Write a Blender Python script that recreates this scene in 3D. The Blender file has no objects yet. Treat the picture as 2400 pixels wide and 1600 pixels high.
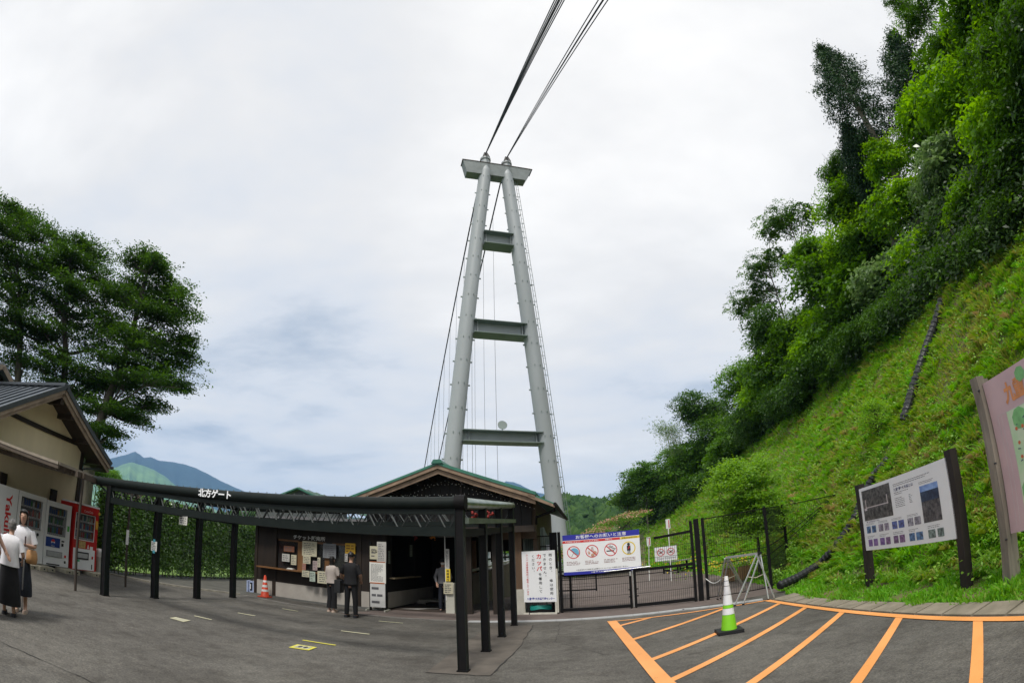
import bpy, bmesh, math, random
import numpy as np
from mathutils import Matrix, Vector, Euler

# ------------------------------------------------------------------ camera
PITCH, ROLL, FPX, K3, CAMH = math.radians(24.6075), math.radians(1.98063), 1182.755, -0.01131727, 1.65
SC = bpy.context.scene
COL = SC.collection
_up = np.array([-math.sin(ROLL) * math.cos(PITCH), math.cos(ROLL) * math.cos(PITCH), math.sin(PITCH)])
_fw = np.array([0, 0, 1.0])
_Y = _fw - _up * (_fw @ _up); _Y /= np.linalg.norm(_Y)
_X = np.cross(_Y, _up)
if _X[0] < 0: _X = -_X
CM = np.array([_X, _Y, _up])
cd = bpy.data.cameras.new('camera'); cam = bpy.data.objects.new('camera', cd); COL.objects.link(cam); SC.camera = cam
cd.type = 'PANO'; cd.panorama_type = 'FISHEYE_LENS_POLYNOMIAL'
cd.sensor_width = 36; cd.sensor_height = 36 * 682 / 1024; cd.sensor_fit = 'HORIZONTAL'
_f = FPX / 2400 * 36
cd.fisheye_fov = math.pi
cd.fisheye_polynomial_k0 = 0; cd.fisheye_polynomial_k1 = -1 / _f; cd.fisheye_polynomial_k2 = 0
cd.fisheye_polynomial_k3 = -0.0113 / _f ** 3; cd.fisheye_polynomial_k4 = 0
cd.clip_start = 0.05; cd.clip_end = 20000
_m = Matrix([[CM[i][0], CM[i][1], -CM[i][2]] for i in range(3)]).to_4x4(); _m.translation = (0, 0, CAMH)
cam.matrix_world = _m

# ------------------------------------------------------------------ sky, sun, exposure
SUN_EL, SUN_AZ = math.radians(58), math.radians(-172)      # azimuth clockwise from +Y
world = bpy.data.worlds.new('World'); SC.world = world; world.use_nodes = True
nt = world.node_tree; nt.nodes.clear()
def wn(t, **k):
    n = nt.nodes.new(t)
    for a, b in k.items():
        setattr(n, a, b)
    return n
L = nt.links.new
out = wn('ShaderNodeOutputWorld'); bg = wn('ShaderNodeBackground'); sky = wn('ShaderNodeTexSky', sky_type='NISHITA')
sky.sun_disc = False; sky.sun_elevation = SUN_EL; sky.sun_rotation = SUN_AZ; sky.air_density = 1.2; sky.dust_density = 2.0
tc = wn('ShaderNodeTexCoord'); sep = wn('ShaderNodeSeparateXYZ'); L(tc.outputs['Generated'], sep.inputs[0])
def wmath(op, a, b=None, c=None, clamp=False):
    n = wn('ShaderNodeMath', operation=op, use_clamp=clamp)
    for i, v in enumerate((a, b, c)):
        if v is None: continue
        if isinstance(v, (int, float)): n.inputs[i].default_value = v
        else: L(v, n.inputs[i])
    return n.outputs[0]
def wramp(fac, stops):
    n = wn('ShaderNodeValToRGB'); L(fac, n.inputs[0]); e = n.color_ramp.elements
    while len(e) < len(stops): e.new(0.5)
    for q, (p, c) in zip(e, stops):
        q.position = p; q.color = (*c, 1) if len(c) == 3 else c
    return n.outputs[0]
def wmix(f, a, b):
    n = wn('ShaderNodeMix', data_type='RGBA')
    if isinstance(f, (int, float)): n.inputs[0].default_value = f
    else: L(f, n.inputs[0])
    for i, v in ((6, a), (7, b)):
        if isinstance(v, tuple): n.inputs[i].default_value = (*v, 1)
        else: L(v, n.inputs[i])
    return n.outputs[2]
zc = wmath('MAXIMUM', sep.outputs['Z'], 0.0)
den = wmath('ADD', zc, 0.16)
comb = wn('ShaderNodeCombineXYZ')
L(wmath('DIVIDE', sep.outputs['X'], den), comb.inputs[0]); L(wmath('DIVIDE', sep.outputs['Y'], den), comb.inputs[1])
mp = wn('ShaderNodeMapping'); mp.inputs['Rotation'].default_value = (0, 0, math.radians(38)); mp.inputs['Scale'].default_value = (0.7, 1.15, 1); L(comb.outputs[0], mp.inputs[0])
n1 = wn('ShaderNodeTexNoise'); n1.inputs['Scale'].default_value = 1.7; n1.inputs['Detail'].default_value = 10; n1.inputs['Roughness'].default_value = 0.56; n1.inputs['Distortion'].default_value = 0.15
L(mp.outputs[0], n1.inputs['Vector'])
n2 = wn('ShaderNodeTexNoise'); n2.inputs['Scale'].default_value = 0.55; n2.inputs['Detail'].default_value = 4; L(mp.outputs[0], n2.inputs['Vector'])
dark = wmath('ADD', wmath('MULTIPLY', n1.outputs['Fac'], 0.62), wmath('MULTIPLY', n2.outputs['Fac'], 0.58))
# thicker, greyer cloud towards the horizon, thin bright veil overhead
low = wramp(zc, [(0.0, (0.10, 0.10, 0.10)), (0.10, (0.155, 0.155, 0.155)), (0.30, (0.10, 0.10, 0.10)), (0.55, (0.015, 0.015, 0.015)), (1.0, (0, 0, 0))])
cl = wmath('ADD', dark, low)
cloud = wramp(cl, [(0.50, (0.525, 0.517, 0.505)), (0.65, (0.435, 0.433, 0.432)), (0.76, (0.38, 0.395, 0.42)), (0.90, (0.20, 0.24, 0.30))])
haze = wramp(zc, [(0.0, (0.38, 0.40, 0.42)), (0.12, (0.46, 0.47, 0.48)), (1.0, (.55, .55, .55))])
hz = wramp(zc, [(0.0, (0.8, 0.8, 0.8)), (0.10, (0.35, 0.35, 0.35)), (0.22, (0, 0, 0))])
ccol = wmix(hz, cloud, haze)
skyc = wn('ShaderNodeVectorMath', operation='SCALE'); L(sky.outputs[0], skyc.inputs[0]); skyc.inputs['Scale'].default_value = 0.05
fin = wmix(0.95, skyc.outputs[0], ccol)
L(fin, bg.inputs['Color']); bg.inputs['Strength'].default_value = 1.0
L(bg.outputs[0], out.inputs['Surface'])
sd = bpy.data.lights.new('sun', 'SUN'); sun = bpy.data.objects.new('sun', sd); COL.objects.link(sun)
sd.energy = 1.5; sd.angle = math.radians(12); sd.color = (1.0, 0.96, 0.90)
_sv = Vector((math.sin(SUN_AZ) * math.cos(SUN_EL), math.cos(SUN_AZ) * math.cos(SUN_EL), math.sin(SUN_EL)))
sun.rotation_euler = _sv.to_track_quat('Z', 'Y').to_euler()
SC.view_settings.view_transform = 'Standard'; SC.view_settings.look = 'None'; SC.view_settings.exposure = 1.12; SC.view_settings.gamma = 1.0
SC.view_settings.use_curve_mapping = False
SC.cycles.use_denoising = True; SC.cycles.denoiser = 'OPENIMAGEDENOISE'; SC.cycles.denoising_prefilter = 'ACCURATE'; SC.cycles.denoising_input_passes = 'RGB_ALBEDO_NORMAL'; SC.cycles.use_adaptive_sampling = False
SC.cycles.max_bounces = 8; SC.cycles.transparent_max_bounces = 12
SC.cycles.volume_bounces = 0

# ------------------------------------------------------------------ measuring helpers (photo pixel -> point of the place)
def ray(px, py):
    x = (px - 1200) / FPX; y = (800 - py) / FPX; r = math.hypot(x, y); t = r
    for _ in range(20): t -= (t + K3 * t ** 3 - r) / (1 + 3 * K3 * t * t)
    s = math.sin(t) / max(r, 1e-9)
    return CM @ np.array([x * s, y * s, math.cos(t)])
def G(px, py, z=0.0):
    d = ray(px, py); t = (z - CAMH) / d[2]; return Vector((d[0] * t, d[1] * t, z))
def AT(px, py, dist):
    d = ray(px, py); t = dist / math.hypot(d[0], d[1]); return Vector((d[0] * t, d[1] * t, CAMH + d[2] * t))
def PL(px, py, p0, n):
    d = Vector(ray(px, py)); n = Vector(n); c = Vector((0, 0, CAMH))
    return c + d * ((Vector(p0) - c).dot(n) / d.dot(n))
def HZ(px, py, x, y):
    d = ray(px, py); return CAMH + d[2] / math.hypot(d[0], d[1]) * math.hypot(x, y)

_TY = np.array([-60, 3.8, 9.6, 11.6, 13, 19, 27, 45, 80, 200]); _TX = np.array([5.3, 5.6, 6.0, 6.5, 7.0, 8.3, 9.6, 11, 13.5, 20])
def edge_d(y): return np.interp(y, [-10, 5.9, 8.1, 12.8, 18, 27, 40, 46, 52, 55, 72, 120], [6.9, 7.07, 7.44, 8.4, 9.1, 9.4, 9.5, 9.2, 7.9, 6.3, 5.1, 4])   # where the wood begins
def terr(x, y):
    x = np.asarray(x, float); y = np.asarray(y, float)
    d = x - np.interp(y, _TY, _TX)
    n = 0.5 * np.sin(x * 1.3 + 0.7 * np.sin(y * .9)) * np.cos(y * 1.1 + .5 * np.sin(x * 1.7)) + .3 * np.sin(2.9 * x + 1.3 * y) * np.sin(2.3 * y - 1.1 * x) + .15 * np.sin(5.3 * x) * np.cos(4.7 * y + x)
    g = np.where(d < 1.1, .22 * d, .242 + (d - 1.1) * 1.08)
    g = np.where(d > 10.6, .242 + 9.5 * 1.08 + (d - 10.6) * .6, g)
    amp = np.clip((d - .9) / 2.5, 0, 1) * .24
    return np.where(d < 0, -.15, np.minimum(g, 34) + n * amp)
def HIT(px, py, lift=0.0, tmax=90):
    d = ray(px, py); t = 1.5
    while t < tmax:
        x, y, z = d[0] * t, d[1] * t, CAMH + d[2] * t
        if z < max(0.0, float(terr(x, y))): break
        t += .03
    return Vector((d[0] * t, d[1] * t, CAMH + d[2] * t + lift))
def TZ(x, y): return max(0.0, float(terr(x, y)))

# ------------------------------------------------------------------ mesh helpers
class MB:
    def __init__(s): s.v = []; s.f = []; s.mi = []; s.sm = []; s.st = []
    def add(s, vs, fs, m=0, smooth=False):
        b = len(s.v); s.st.append((b, len(s.f))); s.v += [tuple(v) for v in vs]; s.f += [tuple(i + b for i in f) for f in fs]; s.mi += [m] * len(fs); s.sm += [smooth] * len(fs); return s
    def box(s, c, sz, rz=0, m=0, R=None):
        hx, hy, hz = sz[0] / 2, sz[1] / 2, sz[2] / 2
        R = R or Matrix.Rotation(rz, 3, 'Z'); c = Vector(c)
        vs = [c + R @ Vector((x, y, z)) for z in (-hz, hz) for y in (-hy, hy) for x in (-hx, hx)]
        return s.add(vs, [(0, 2, 3, 1), (4, 5, 7, 6), (0, 1, 5, 4), (2, 6, 7, 3), (0, 4, 6, 2), (1, 3, 7, 5)], m)
    def bar(s, a, b, w, h=None, m=0, up=(0, 0, 1)):
        h = h or w; a = Vector(a); b = Vector(b); d = (b - a)
        L_ = d.length; d.normalize(); u = Vector(up)
        if abs(d.dot(u)) > .98: u = Vector((0, 1, 0)) if abs(d.y) < .9 else Vector((1, 0, 0))
        x = d.cross(u).normalized(); z = x.cross(d)
        return s.box((a + b) / 2, (w, L_, h), R=Matrix((x, d, z)).transposed(), m=m)
    def tube(s, pts, r, n=8, m=0, cap=True, smooth=True):
        pts = [Vector(p) for p in pts]; rs = r if isinstance(r, (list, tuple)) else [r] * len(pts); vs = []; fs = []
        for i, p in enumerate(pts):
            t = (pts[min(i + 1, len(pts) - 1)] - pts[max(i - 1, 0)]).normalized()
            u = Vector((0, 0, 1)) if abs(t.z) < .9 else Vector((0, 1, 0))
            x = t.cross(u).normalized(); y = x.cross(t)
            vs += [p + (x * math.cos(2 * math.pi * k / n) + y * math.sin(2 * math.pi * k / n)) * rs[i] for k in range(n)]
        for i in range(len(pts) - 1):
            for k in range(n):
                fs.append((i * n + k, i * n + (k + 1) % n, (i + 1) * n + (k + 1) % n, (i + 1) * n + k))
        s.add(vs, fs, m, smooth)
        if cap: s.add([vs[k] for k in range(n)], [tuple(range(n - 1, -1, -1))], m); s.add([vs[-n + k] for k in range(n)], [tuple(range(n))], m)
        return s
    def rings(s, rings, m=0, smooth=True, cap=True):
        n = len(rings[0]); vs = [p for r in rings for p in r]; fs = []
        for i in range(len(rings) - 1):
            for k in range(n): fs.append((i * n + k, i * n + (k + 1) % n, (i + 1) * n + (k + 1) % n, (i + 1) * n + k))
        s.add(vs, fs, m, smooth)
        if cap: s.add(rings[0], [tuple(range(n - 1, -1, -1))], m); s.add(rings[-1], [tuple(range(n))], m)
        return s
    def lathe(s, c, prof, n=16, m=0, smooth=True):
        c = Vector(c)
        return s.rings([[c + Vector((r * math.cos(2 * math.pi * k / n), r * math.sin(2 * math.pi * k / n), z)) for k in range(n)] for r, z in prof], m, smooth)
    def sphere(s, c, r, m=0, n=10, R=None):
        if isinstance(r, (int, float)): r = (r, r, r)
        c = Vector(c); rr = []
        for i in range(n // 2 + 1):
            a = math.pi * i / (n // 2) - math.pi / 2; q = max(math.cos(a), .02)
            rg = [Vector((r[0] * q * math.cos(2 * math.pi * k / n), r[1] * q * math.sin(2 * math.pi * k / n), r[2] * math.sin(a))) for k in range(n)]
            rr.append([c + (R @ p if R else p) for p in rg])
        return s.rings(rr, m)
    def poly(s, pts, m=0): return s.add(pts, [tuple(range(len(pts)))], m)
    def prism(s, pts, off, m=0):
        off = Vector(off); n = len(pts); vs = [Vector(p) for p in pts] + [Vector(p) + off for p in pts]
        return s.add(vs, [tuple(range(n)), tuple(range(2 * n - 1, n - 1, -1))] + [(i, i + n, (i + 1) % n + n, (i + 1) % n) for i in range(n)], m)
INV = {}
def link(o, parent=None):
    COL.objects.link(o)
    if parent is not None: o.parent = parent
    return o
KEEP = ('print', 'mesh', 'bars', 'buttons', 'string', 'flowers', 'leaflet', 'wall', 'cabinet', 'body', 'hair', 'top', 'trousers', 'trunk', 'gable', 'pets', 'pictogram', 'culm', 'map_', 'border', 'access_ladder', 'stem', 'inner', 'backstay', 'hose', 'gutter', 'saddle', 'small', 'crown')
def islands(mb):
    st = mb.st + [(len(mb.v), len(mb.f))]; n = len(st) - 1
    if n < 2 or n > 220: return None
    bb = []
    for i in range(n):
        a = np.array(mb.v[st[i][0]:st[i + 1][0]]); bb.append((a.min(0) - .004, a.max(0) + .004))
    g = list(range(n))
    def fd(i):
        while g[i] != i: i = g[i]
        return i
    for i in range(n):
        for j in range(i):
            if np.all(bb[i][0] <= bb[j][1]) and np.all(bb[j][0] <= bb[i][1]): g[fd(i)] = fd(j)
    gs = {}
    for i in range(n): gs.setdefault(fd(i), []).append(i)
    if len(gs) < 2 or len(gs) > 14: return None
    res = []
    for ids in gs.values():
        m = MB()
        for i in ids:
            (v0, f0), (v1, f1) = st[i], st[i + 1]; b = len(m.v); m.st.append((b, len(m.f))); m.v += mb.v[v0:v1]; m.f += [tuple(k - v0 + b for k in f) for f in mb.f[f0:f1]]; m.mi += mb.mi[f0:f1]; m.sm += mb.sm[f0:f1]
        res.append(m)
    return res
def obj(name, mb, mats, parent=None, local=False):
    if parent is not None and not any(k in name for k in KEEP):
        sp = islands(mb)
        if sp: return [_obj(name, m, mats, parent, local) for m in sp][0]
    return _obj(name, mb, mats, parent, local)
def _obj(name, mb, mats, parent=None, local=False):
    me = bpy.data.meshes.new(name)
    vs = mb.v
    if parent is not None and not local:
        iv = INV.get(parent.as_pointer())
        if iv is not None: vs = [tuple(iv @ Vector(v)) for v in vs]
    me.from_pydata(vs, [], mb.f)
    if not isinstance(mats, (list, tuple)): mats = [mats]
    for m in mats: me.materials.append(m)
    me.polygons.foreach_set('material_index', mb.mi); me.polygons.foreach_set('use_smooth', mb.sm)
    me.update()
    o = link(bpy.data.objects.new(name, me), parent)
    if parent is not None and parent.as_pointer() in INV: INV[o.as_pointer()] = INV[parent.as_pointer()]
    return o
def tag(o, label, cat, group=None):
    o['label'] = label; o['category'] = cat
    if group: o['group'] = group
    return o
def thing(name, label, cat, loc=(0, 0, 0), rz=0, group=None):
    o = bpy.data.objects.new(name, None); COL.objects.link(o); o.location = loc; o.rotation_euler = (0, 0, rz); o.empty_display_size = .2
    INV[o.as_pointer()] = (Matrix.Translation(Vector(loc)) @ Matrix.Rotation(rz, 4, 'Z')).inverted()
    return tag(o, label, cat, group)
def struct(name, mb, m): o = obj(name, mb, m); o['kind'] = 'structure'; return o
def stuff(o): o['kind'] = 'stuff'; return o
def dup(root, loc=None, rz=None, label=None, scale=None):
    r = root.copy(); COL.objects.link(r)
    if loc is not None: r.location = loc
    if rz is not None: r.rotation_euler = (0, 0, rz)
    if scale: r.scale = scale if not isinstance(scale, (int, float)) else (scale,) * 3
    if label: r['label'] = label
    for ch in [c for c in root.children]:
        c = ch.copy(); COL.objects.link(c); c.parent = r
        for g in ch.children:
            d = g.copy(); COL.objects.link(d); d.parent = c
    return r

# ------------------------------------------------------------------ materials
def nodes(m):
    m.use_nodes = True; t = m.node_tree; return t, t.nodes['Principled BSDF']
MC = {}
def mat(name, col, rough=.6, metal=0, var=.12, scale=6.0, bump=0.0, bscale=None, col2=None, stretch=None, spec=.4, emit=None, alpha=None, sheen=0, trans=0):
    """principled paint with a noise-driven second tone and a little relief"""
    if name in MC: return MC[name]
    m = bpy.data.materials.new(name); t, b = nodes(m); l = t.links.new; MC[name] = m
    b.inputs['Roughness'].default_value = rough; b.inputs['Metallic'].default_value = metal; b.inputs['Specular IOR Level'].default_value = spec
    c2 = col2 or tuple(min(1, c * (1 - 2.2 * var)) for c in col)
    tcn = t.nodes.new('ShaderNodeTexCoord'); mpn = t.nodes.new('ShaderNodeMapping'); l(tcn.outputs['Object'], mpn.inputs[0])
    if stretch: mpn.inputs['Scale'].default_value = stretch
    nz = t.nodes.new('ShaderNodeTexNoise'); nz.inputs['Scale'].default_value = scale; nz.inputs['Detail'].default_value = 6; nz.inputs['Roughness'].default_value = .62; l(mpn.outputs[0], nz.inputs['Vector'])
    rp = t.nodes.new('ShaderNodeValToRGB'); rp.color_ramp.elements[0].position = .34; rp.color_ramp.elements[1].position = .68
    rp.color_ramp.elements[0].color = (*c2, 1); rp.color_ramp.elements[1].color = (*col, 1); l(nz.outputs['Fac'], rp.inputs[0]); l(rp.outputs[0], b.inputs['Base Color'])
    if bump:
        n2_ = t.nodes.new('ShaderNodeTexNoise'); n2_.inputs['Scale'].default_value = bscale or scale * 6; n2_.inputs['Detail'].default_value = 4; l(mpn.outputs[0], n2_.inputs['Vector'])
        bp = t.nodes.new('ShaderNodeBump'); bp.inputs['Strength'].default_value = min(1, bump * 4); bp.inputs['Distance'].default_value = bump; l(n2_.outputs['Fac'], bp.inputs['Height']); l(bp.outputs[0], b.inputs['Normal'])
    if emit: b.inputs['Emission Color'].default_value = (*emit[0], 1); b.inputs['Emission Strength'].default_value = emit[1]
    if trans: b.inputs['Transmission Weight'].default_value = trans
    if alpha is not None: b.inputs['Alpha'].default_value = alpha
    return m
def leafmat(name, stops, rough=.5, trans=.35, spec=.35):
    """leaves: every leaf carries a random tint; light passes through it"""
    m = bpy.data.materials.new(name); t, b = nodes(m); l = t.links.new
    at = t.nodes.new('ShaderNodeAttribute'); at.attribute_name = 'tint'
    rp = t.nodes.new('ShaderNodeValToRGB'); e = rp.color_ramp.elements
    while len(e) < len(stops): e.new(.5)
    for q, (p, c) in zip(e, stops): q.position = p; q.color = (*c, 1)
    l(at.outputs['Fac'], rp.inputs[0]); l(rp.outputs[0], b.inputs['Base Color']); b.inputs['Roughness'].default_value = rough; b.inputs['Specular IOR Level'].default_value = spec
    tr = t.nodes.new('ShaderNodeBsdfTranslucent'); hs = t.nodes.new('ShaderNodeHueSaturation'); hs.inputs['Hue'].default_value = .49; hs.inputs['Saturation'].default_value = 1.15; hs.inputs['Value'].default_value = 1.8
    l(rp.outputs[0], hs.inputs['Color']); l(hs.outputs[0], tr.inputs[0])
    mx = t.nodes.new('ShaderNodeMixShader'); mx.inputs[0].default_value = trans; l(b.outputs[0], mx.inputs[1]); l(tr.outputs[0], mx.inputs[2]); l(mx.outputs[0], t.nodes['Material Output'].inputs[0])
    return m
black = mat('black_steel', (.008, .008, .009), .6, 0, .2, 9, .0006, 90, col2=(.011, .010, .010), spec=.10)
dkgreen = mat('dark_green_steel', (.007, .011, .010), .5, 0, .25, 6, .0005, 60, col2=(.012, .016, .014), spec=.14)
galv = mat('worn_grey_steel', (.20, .22, .20), .34, .5, .15, 5, col2=(.16, .19, .15))
alum = mat('aluminium', (.62, .63, .63), .35, .7, .06, 12)
white = mat('white_paint', (.78, .78, .76), .45, 0, .03, 4)
plastic_w = mat('white_enamel', (.80, .81, .82), .25, 0, .02, 3, spec=.5)
wood_dk = mat('dark_stained_wood', (.030, .020, .013), .6, 0, .25, 5, .001, 40, stretch=(1, 1, .15))
wood_br = mat('brown_wood', (.20, .095, .035), .5, 0, .18, 5, .001, 40, stretch=(1, 1, .2))
wood_gr = mat('weathered_wood', (.24, .21, .17), .85, 0, .2, 5, .004, 30, stretch=(1.6, 1.6, .22))
rubber = mat('black_rubber', (.012, .012, .013), .7)
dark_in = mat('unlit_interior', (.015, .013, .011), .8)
paper = mat('paper', (.72, .71, .66), .7, 0, .03, 6)
ink = mat('ink_black', (.02, .02, .025), .6)
red = mat('red_print', (.62, .03, .03), .5, 0, .03)
blue = mat('blue_print', (.025, .03, .33), .5, 0, .03)
yellow = mat('yellow_print', (.75, .55, .04), .5, 0, .03)
concrete = mat('concrete', (.33, .31, .27), .85, 0, .18, 3, .002, 50)
rnd = random.Random(7); rng = np.random.default_rng(11)
# ------------------------------------------------------------------ ground, asphalt, strips
def ground_mat():
    m = bpy.data.materials.new('asphalt'); t, b = nodes(m); l = t.links.new; N = t.nodes.new
    tcn = N('ShaderNodeTexCoord'); P = tcn.outputs['Object']
    def noise(s, d=5, r=.6):
        n = N('ShaderNodeTexNoise'); n.inputs['Scale'].default_value = s; n.inputs['Detail'].default_value = d; n.inputs['Roughness'].default_value = r; l(P, n.inputs['Vector']); return n.outputs['Fac']
    def ramp(f, st):
        r = N('ShaderNodeValToRGB'); l(f, r.inputs[0]); e = r.color_ramp.elements
        while len(e) < len(st): e.new(.5)
        for q, (p, c) in zip(e, st): q.position = p; q.color = (*c, 1)
        return r.outputs[0]
    def mix(f, a, c, bt='MIX'):
        n = N('ShaderNodeMix'); n.data_type = 'RGBA'; n.blend_type = bt
        if isinstance(f, float): n.inputs[0].default_value = f
        else: l(f, n.inputs[0])
        l(a, n.inputs[6]); l(c, n.inputs[7]); return n.outputs[2]
    base = ramp(noise(.45, 6), [(.30, (.080, .075, .066)), (.5, (.108, .102, .091)), (.70, (.148, .140, .124))])
    fine = ramp(noise(32, 3, .85), [(.30, (.48, .48, .48)), (.52, (1, 1, 1)), (.72, (1.55, 1.53, 1.45))])
    c = mix(1.0, base, fine, 'MULTIPLY')
    c = mix(1.0, c, ramp(noise(6, 6, .7), [(.34, (.74, .735, .73)), (.52, (1, 1, 1)), (.70, (1.22, 1.21, 1.19))]), 'MULTIPLY')
    c = mix(1.0, c, ramp(noise(1.6, 3, .5), [(.36, (.80, .79, .78)), (.46, (1, 1, 1)), (1, (1, 1, 1))]), 'MULTIPLY')
    c = mix(1.0, c, ramp(noise(140, 2, .9), [(.70, (1, 1, 1)), (.78, (2.6, 2.5, 2.3)), (1, (3, 2.9, 2.6))]), 'MULTIPLY')
    streak = N('ShaderNodeMapping'); streak.inputs['Scale'].default_value = (.5, .8, 1); streak.inputs['Rotation'].default_value = (0, 0, .5); l(P, streak.inputs[0])
    sn = N('ShaderNodeTexNoise'); sn.inputs['Scale'].default_value = 1.1; sn.inputs['Detail'].default_value = 5; l(streak.outputs[0], sn.inputs['Vector'])
    st = ramp(sn.outputs['Fac'], [(.34, (.86, .85, .84)), (.62, (1.05, 1.05, 1.04))])
    c = mix(1.0, c, st, 'MULTIPLY')
    vo = N('ShaderNodeTexVoronoi'); vo.inputs['Scale'].default_value = 120; l(P, vo.inputs['Vector'])
    l(c, b.inputs['Base Color']); b.inputs['Roughness'].default_value = .82; b.inputs['Specular IOR Level'].default_value = .3
    bp = N('ShaderNodeBump'); bp.inputs['Strength'].default_value = .5; bp.inputs['Distance'].default_value = .004; l(vo.outputs['Distance'], bp.inputs['Height']); l(bp.outputs[0], b.inputs['Normal'])
    return m
asphalt = ground_mat()
soil = mat('meadow_soil', (.06, .10, .03), .95, 0, .2, .05, .01, 8, col2=(.09, .11, .05))
struct('ground', MB().poly([(-6000, -3000, -.3), (6000, -3000, -.3), (6000, 7000, -.3), (-6000, 7000, -.3)]), soil)
struct('asphalt_forecourt', MB().poly([(-60, -25, 0), (13, -25, 0), (13, 13, 0), (14.5, 19, 0), (16, 27, 0), (17, 45, 0), (20, 80, 0), (-12, 80, 0), (-60, 60, 0)]), asphalt)
plaza = mat('reddish_paving', (.155, .122, .108), .85, 0, .15, 1.2, .002, 60)
struct('plaza_paving', MB().poly([(-4.9, 13.55, .006), (-.2, 13.0, .006), (6.9, 12.1, .006), (7.2, 13.2, .006), (9.1, 18.6, .006), (10.5, 27, .006), (12, 45, .006), (14, 70, .006), (-6, 70, .006), (-3.6, 16.3, .006)]), plaza)
kerbm = mat('kerb_concrete', (.40, .41, .41), .8, 0, .12, 4, .002, 60)
# flush concrete strip across the mouth of the gate
pts_up = [(-8.8, 14.98), (-4.3, 13.66), (-1.3, 13.18), (.25, 13.0), (2.1, 12.72), (3.95, 12.38), (5.75, 11.55)]
for a, b in zip(pts_up[:-1], pts_up[1:]):
    n = max(1, int((Vector(b) - Vector(a)).length / .6))
    for k in range(n):
        p = Vector(a).lerp(Vector(b), k / n); q = Vector(a).lerp(Vector(b), (k + 1) / n - .012 / 3)
        d = (q - p).normalized(); w = Vector((d.y, -d.x)) * (.28 if a[0] > -1.5 else .14)
        o = struct('kerb_block', MB().prism([(p.x, p.y, .02), (q.x, q.y, .02), (q.x + w.x, q.y + w.y, .02), (p.x + w.x, p.y + w.y, .02)], (0, 0, -.1)), kerbm if a[0] > -1.5 else mat('dark_edging', (.19, .18, .165), .85, 0, .2, 4))  # left stretch of the strip in a darker tone
lane = mat('old_gravel_lane', (.11, .108, .092), .9, 0, .2, 2, .006, 60)
struct('hedge_lane', MB().poly([(-12.35, 12.45, .005), (-11.0, 13.42, .005), (-9.4, 14.7, .005), (-8.9, 15.2, .005), (-9.1, 24, .005), (-12.6, 24, .005), (-13.4, 13, .005)]), lane)
edge = mat('pale_edging', (.30, .28, .23), .85, 0, .2, 4)
el_ = [(-12.45, 12.33), (-11.03, 13.30), (-9.45, 14.58), (-8.9, 14.95)]
for a, b in zip(el_[:-1], el_[1:]):
    for k in range(3):
        p = Vector(a).lerp(Vector(b), k / 3); q = Vector(a).lerp(Vector(b), (k + .98) / 3)
        struct('edging_stone', MB().bar((p.x, p.y, .02), (q.x, q.y, .02), .14, .06), edge)
# concrete-coloured patch under the near row of shelter posts
patch = mat('patched_asphalt', (.125, .108, .09), .9, 0, .16, 2.5, .003, 70)
struct('asphalt_patch', MB().poly([(-1.32, 7.03, .004), (-.44, 6.90, .004), (-.05, 9.1, .004), (.26, 12.1, .004), (-.75, 12.3, .004), (-1.1, 9.3, .004)]), patch)
crackm = mat('crack_dark', (.035, .033, .03), .95)  # flat dark strips for the cracks
def crack(pts, w):
    mb = MB(); P_ = []
    for a, b in zip(pts[:-1], pts[1:]):
        n = 10
        for k in range(n):
            q = Vector(a).lerp(Vector(b), k / n); P_.append(Vector((q.x + rnd.gauss(0, .012), q.y + rnd.gauss(0, .012), .0075)))
    P_.append(Vector((*pts[-1], .0075)))
    for a, b in zip(P_[:-1], P_[1:]):
        ww = w * rnd.uniform(.4, 1.3); d = (b - a).normalized(); s = Vector((-d.y, d.x, 0)) * ww / 2
        mb.poly([a - s, b - s, b + s, a + s])
    return struct('asphalt_crack', mb, crackm)
crack([(-1.32, 7.03), (-.44, 6.90), (-.05, 9.1), (.26, 12.1)], .022)
crack([(-8.2, 2.9), (-5.6, 3.42), (-4.7, 3.6), (-3.6, 3.75), (-2.6, 3.7)], .014)
crack([(-2.4, 4.2), (-.6, 4.6), (1.0, 4.9), (1.5, 5.9)], .010)
crack([(1.3, 7.8), (.6, 9.6), (.9, 12.3)], .008)
crack([(-8.6, 5.6), (-8.4, 8.0), (-8.05, 10.0), (-8.0, 12.5)], .016)

# orange road paint
def paint_mat():
    m = bpy.data.materials.new('orange_road_paint'); t, b = nodes(m); l = t.links.new; N = t.nodes.new
    tcn = N('ShaderNodeTexCoord'); n = N('ShaderNodeTexNoise'); n.inputs['Scale'].default_value = 14; n.inputs['Detail'].default_value = 8; n.inputs['Roughness'].default_value = .75; l(tcn.outputs['Object'], n.inputs['Vector'])
    r = N('ShaderNodeValToRGB'); e = r.color_ramp.elements; e[0].position = .30; e[0].color = (.20, .11, .06, 1); e[1].position = .385; e[1].color = (.86, .36, .11, 1); l(n.outputs['Fac'], r.inputs[0])
    n2_ = N('ShaderNodeTexNoise'); n2_.inputs['Scale'].default_value = .8; l(tcn.outputs['Object'], n2_.inputs['Vector'])
    r2 = N('ShaderNodeValToRGB'); e = r2.color_ramp.elements; e[0].position = .4; e[0].color = (.84, .84, .74, 1); e[1].position = .6; e[1].color = (1, 1, 1, 1); l(n2_.outputs['Fac'], r2.inputs[0])
    mx = N('ShaderNodeMix'); mx.data_type = 'RGBA'; mx.blend_type = 'MULTIPLY'; mx.inputs[0].default_value = 1; l(r.outputs[0], mx.inputs[6]); l(r2.outputs[0], mx.inputs[7]); l(mx.outputs[2], b.inputs['Base Color'])
    b.inputs['Roughness'].default_value = .55
    return m
orange = paint_mat()
zl = [0]
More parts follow.
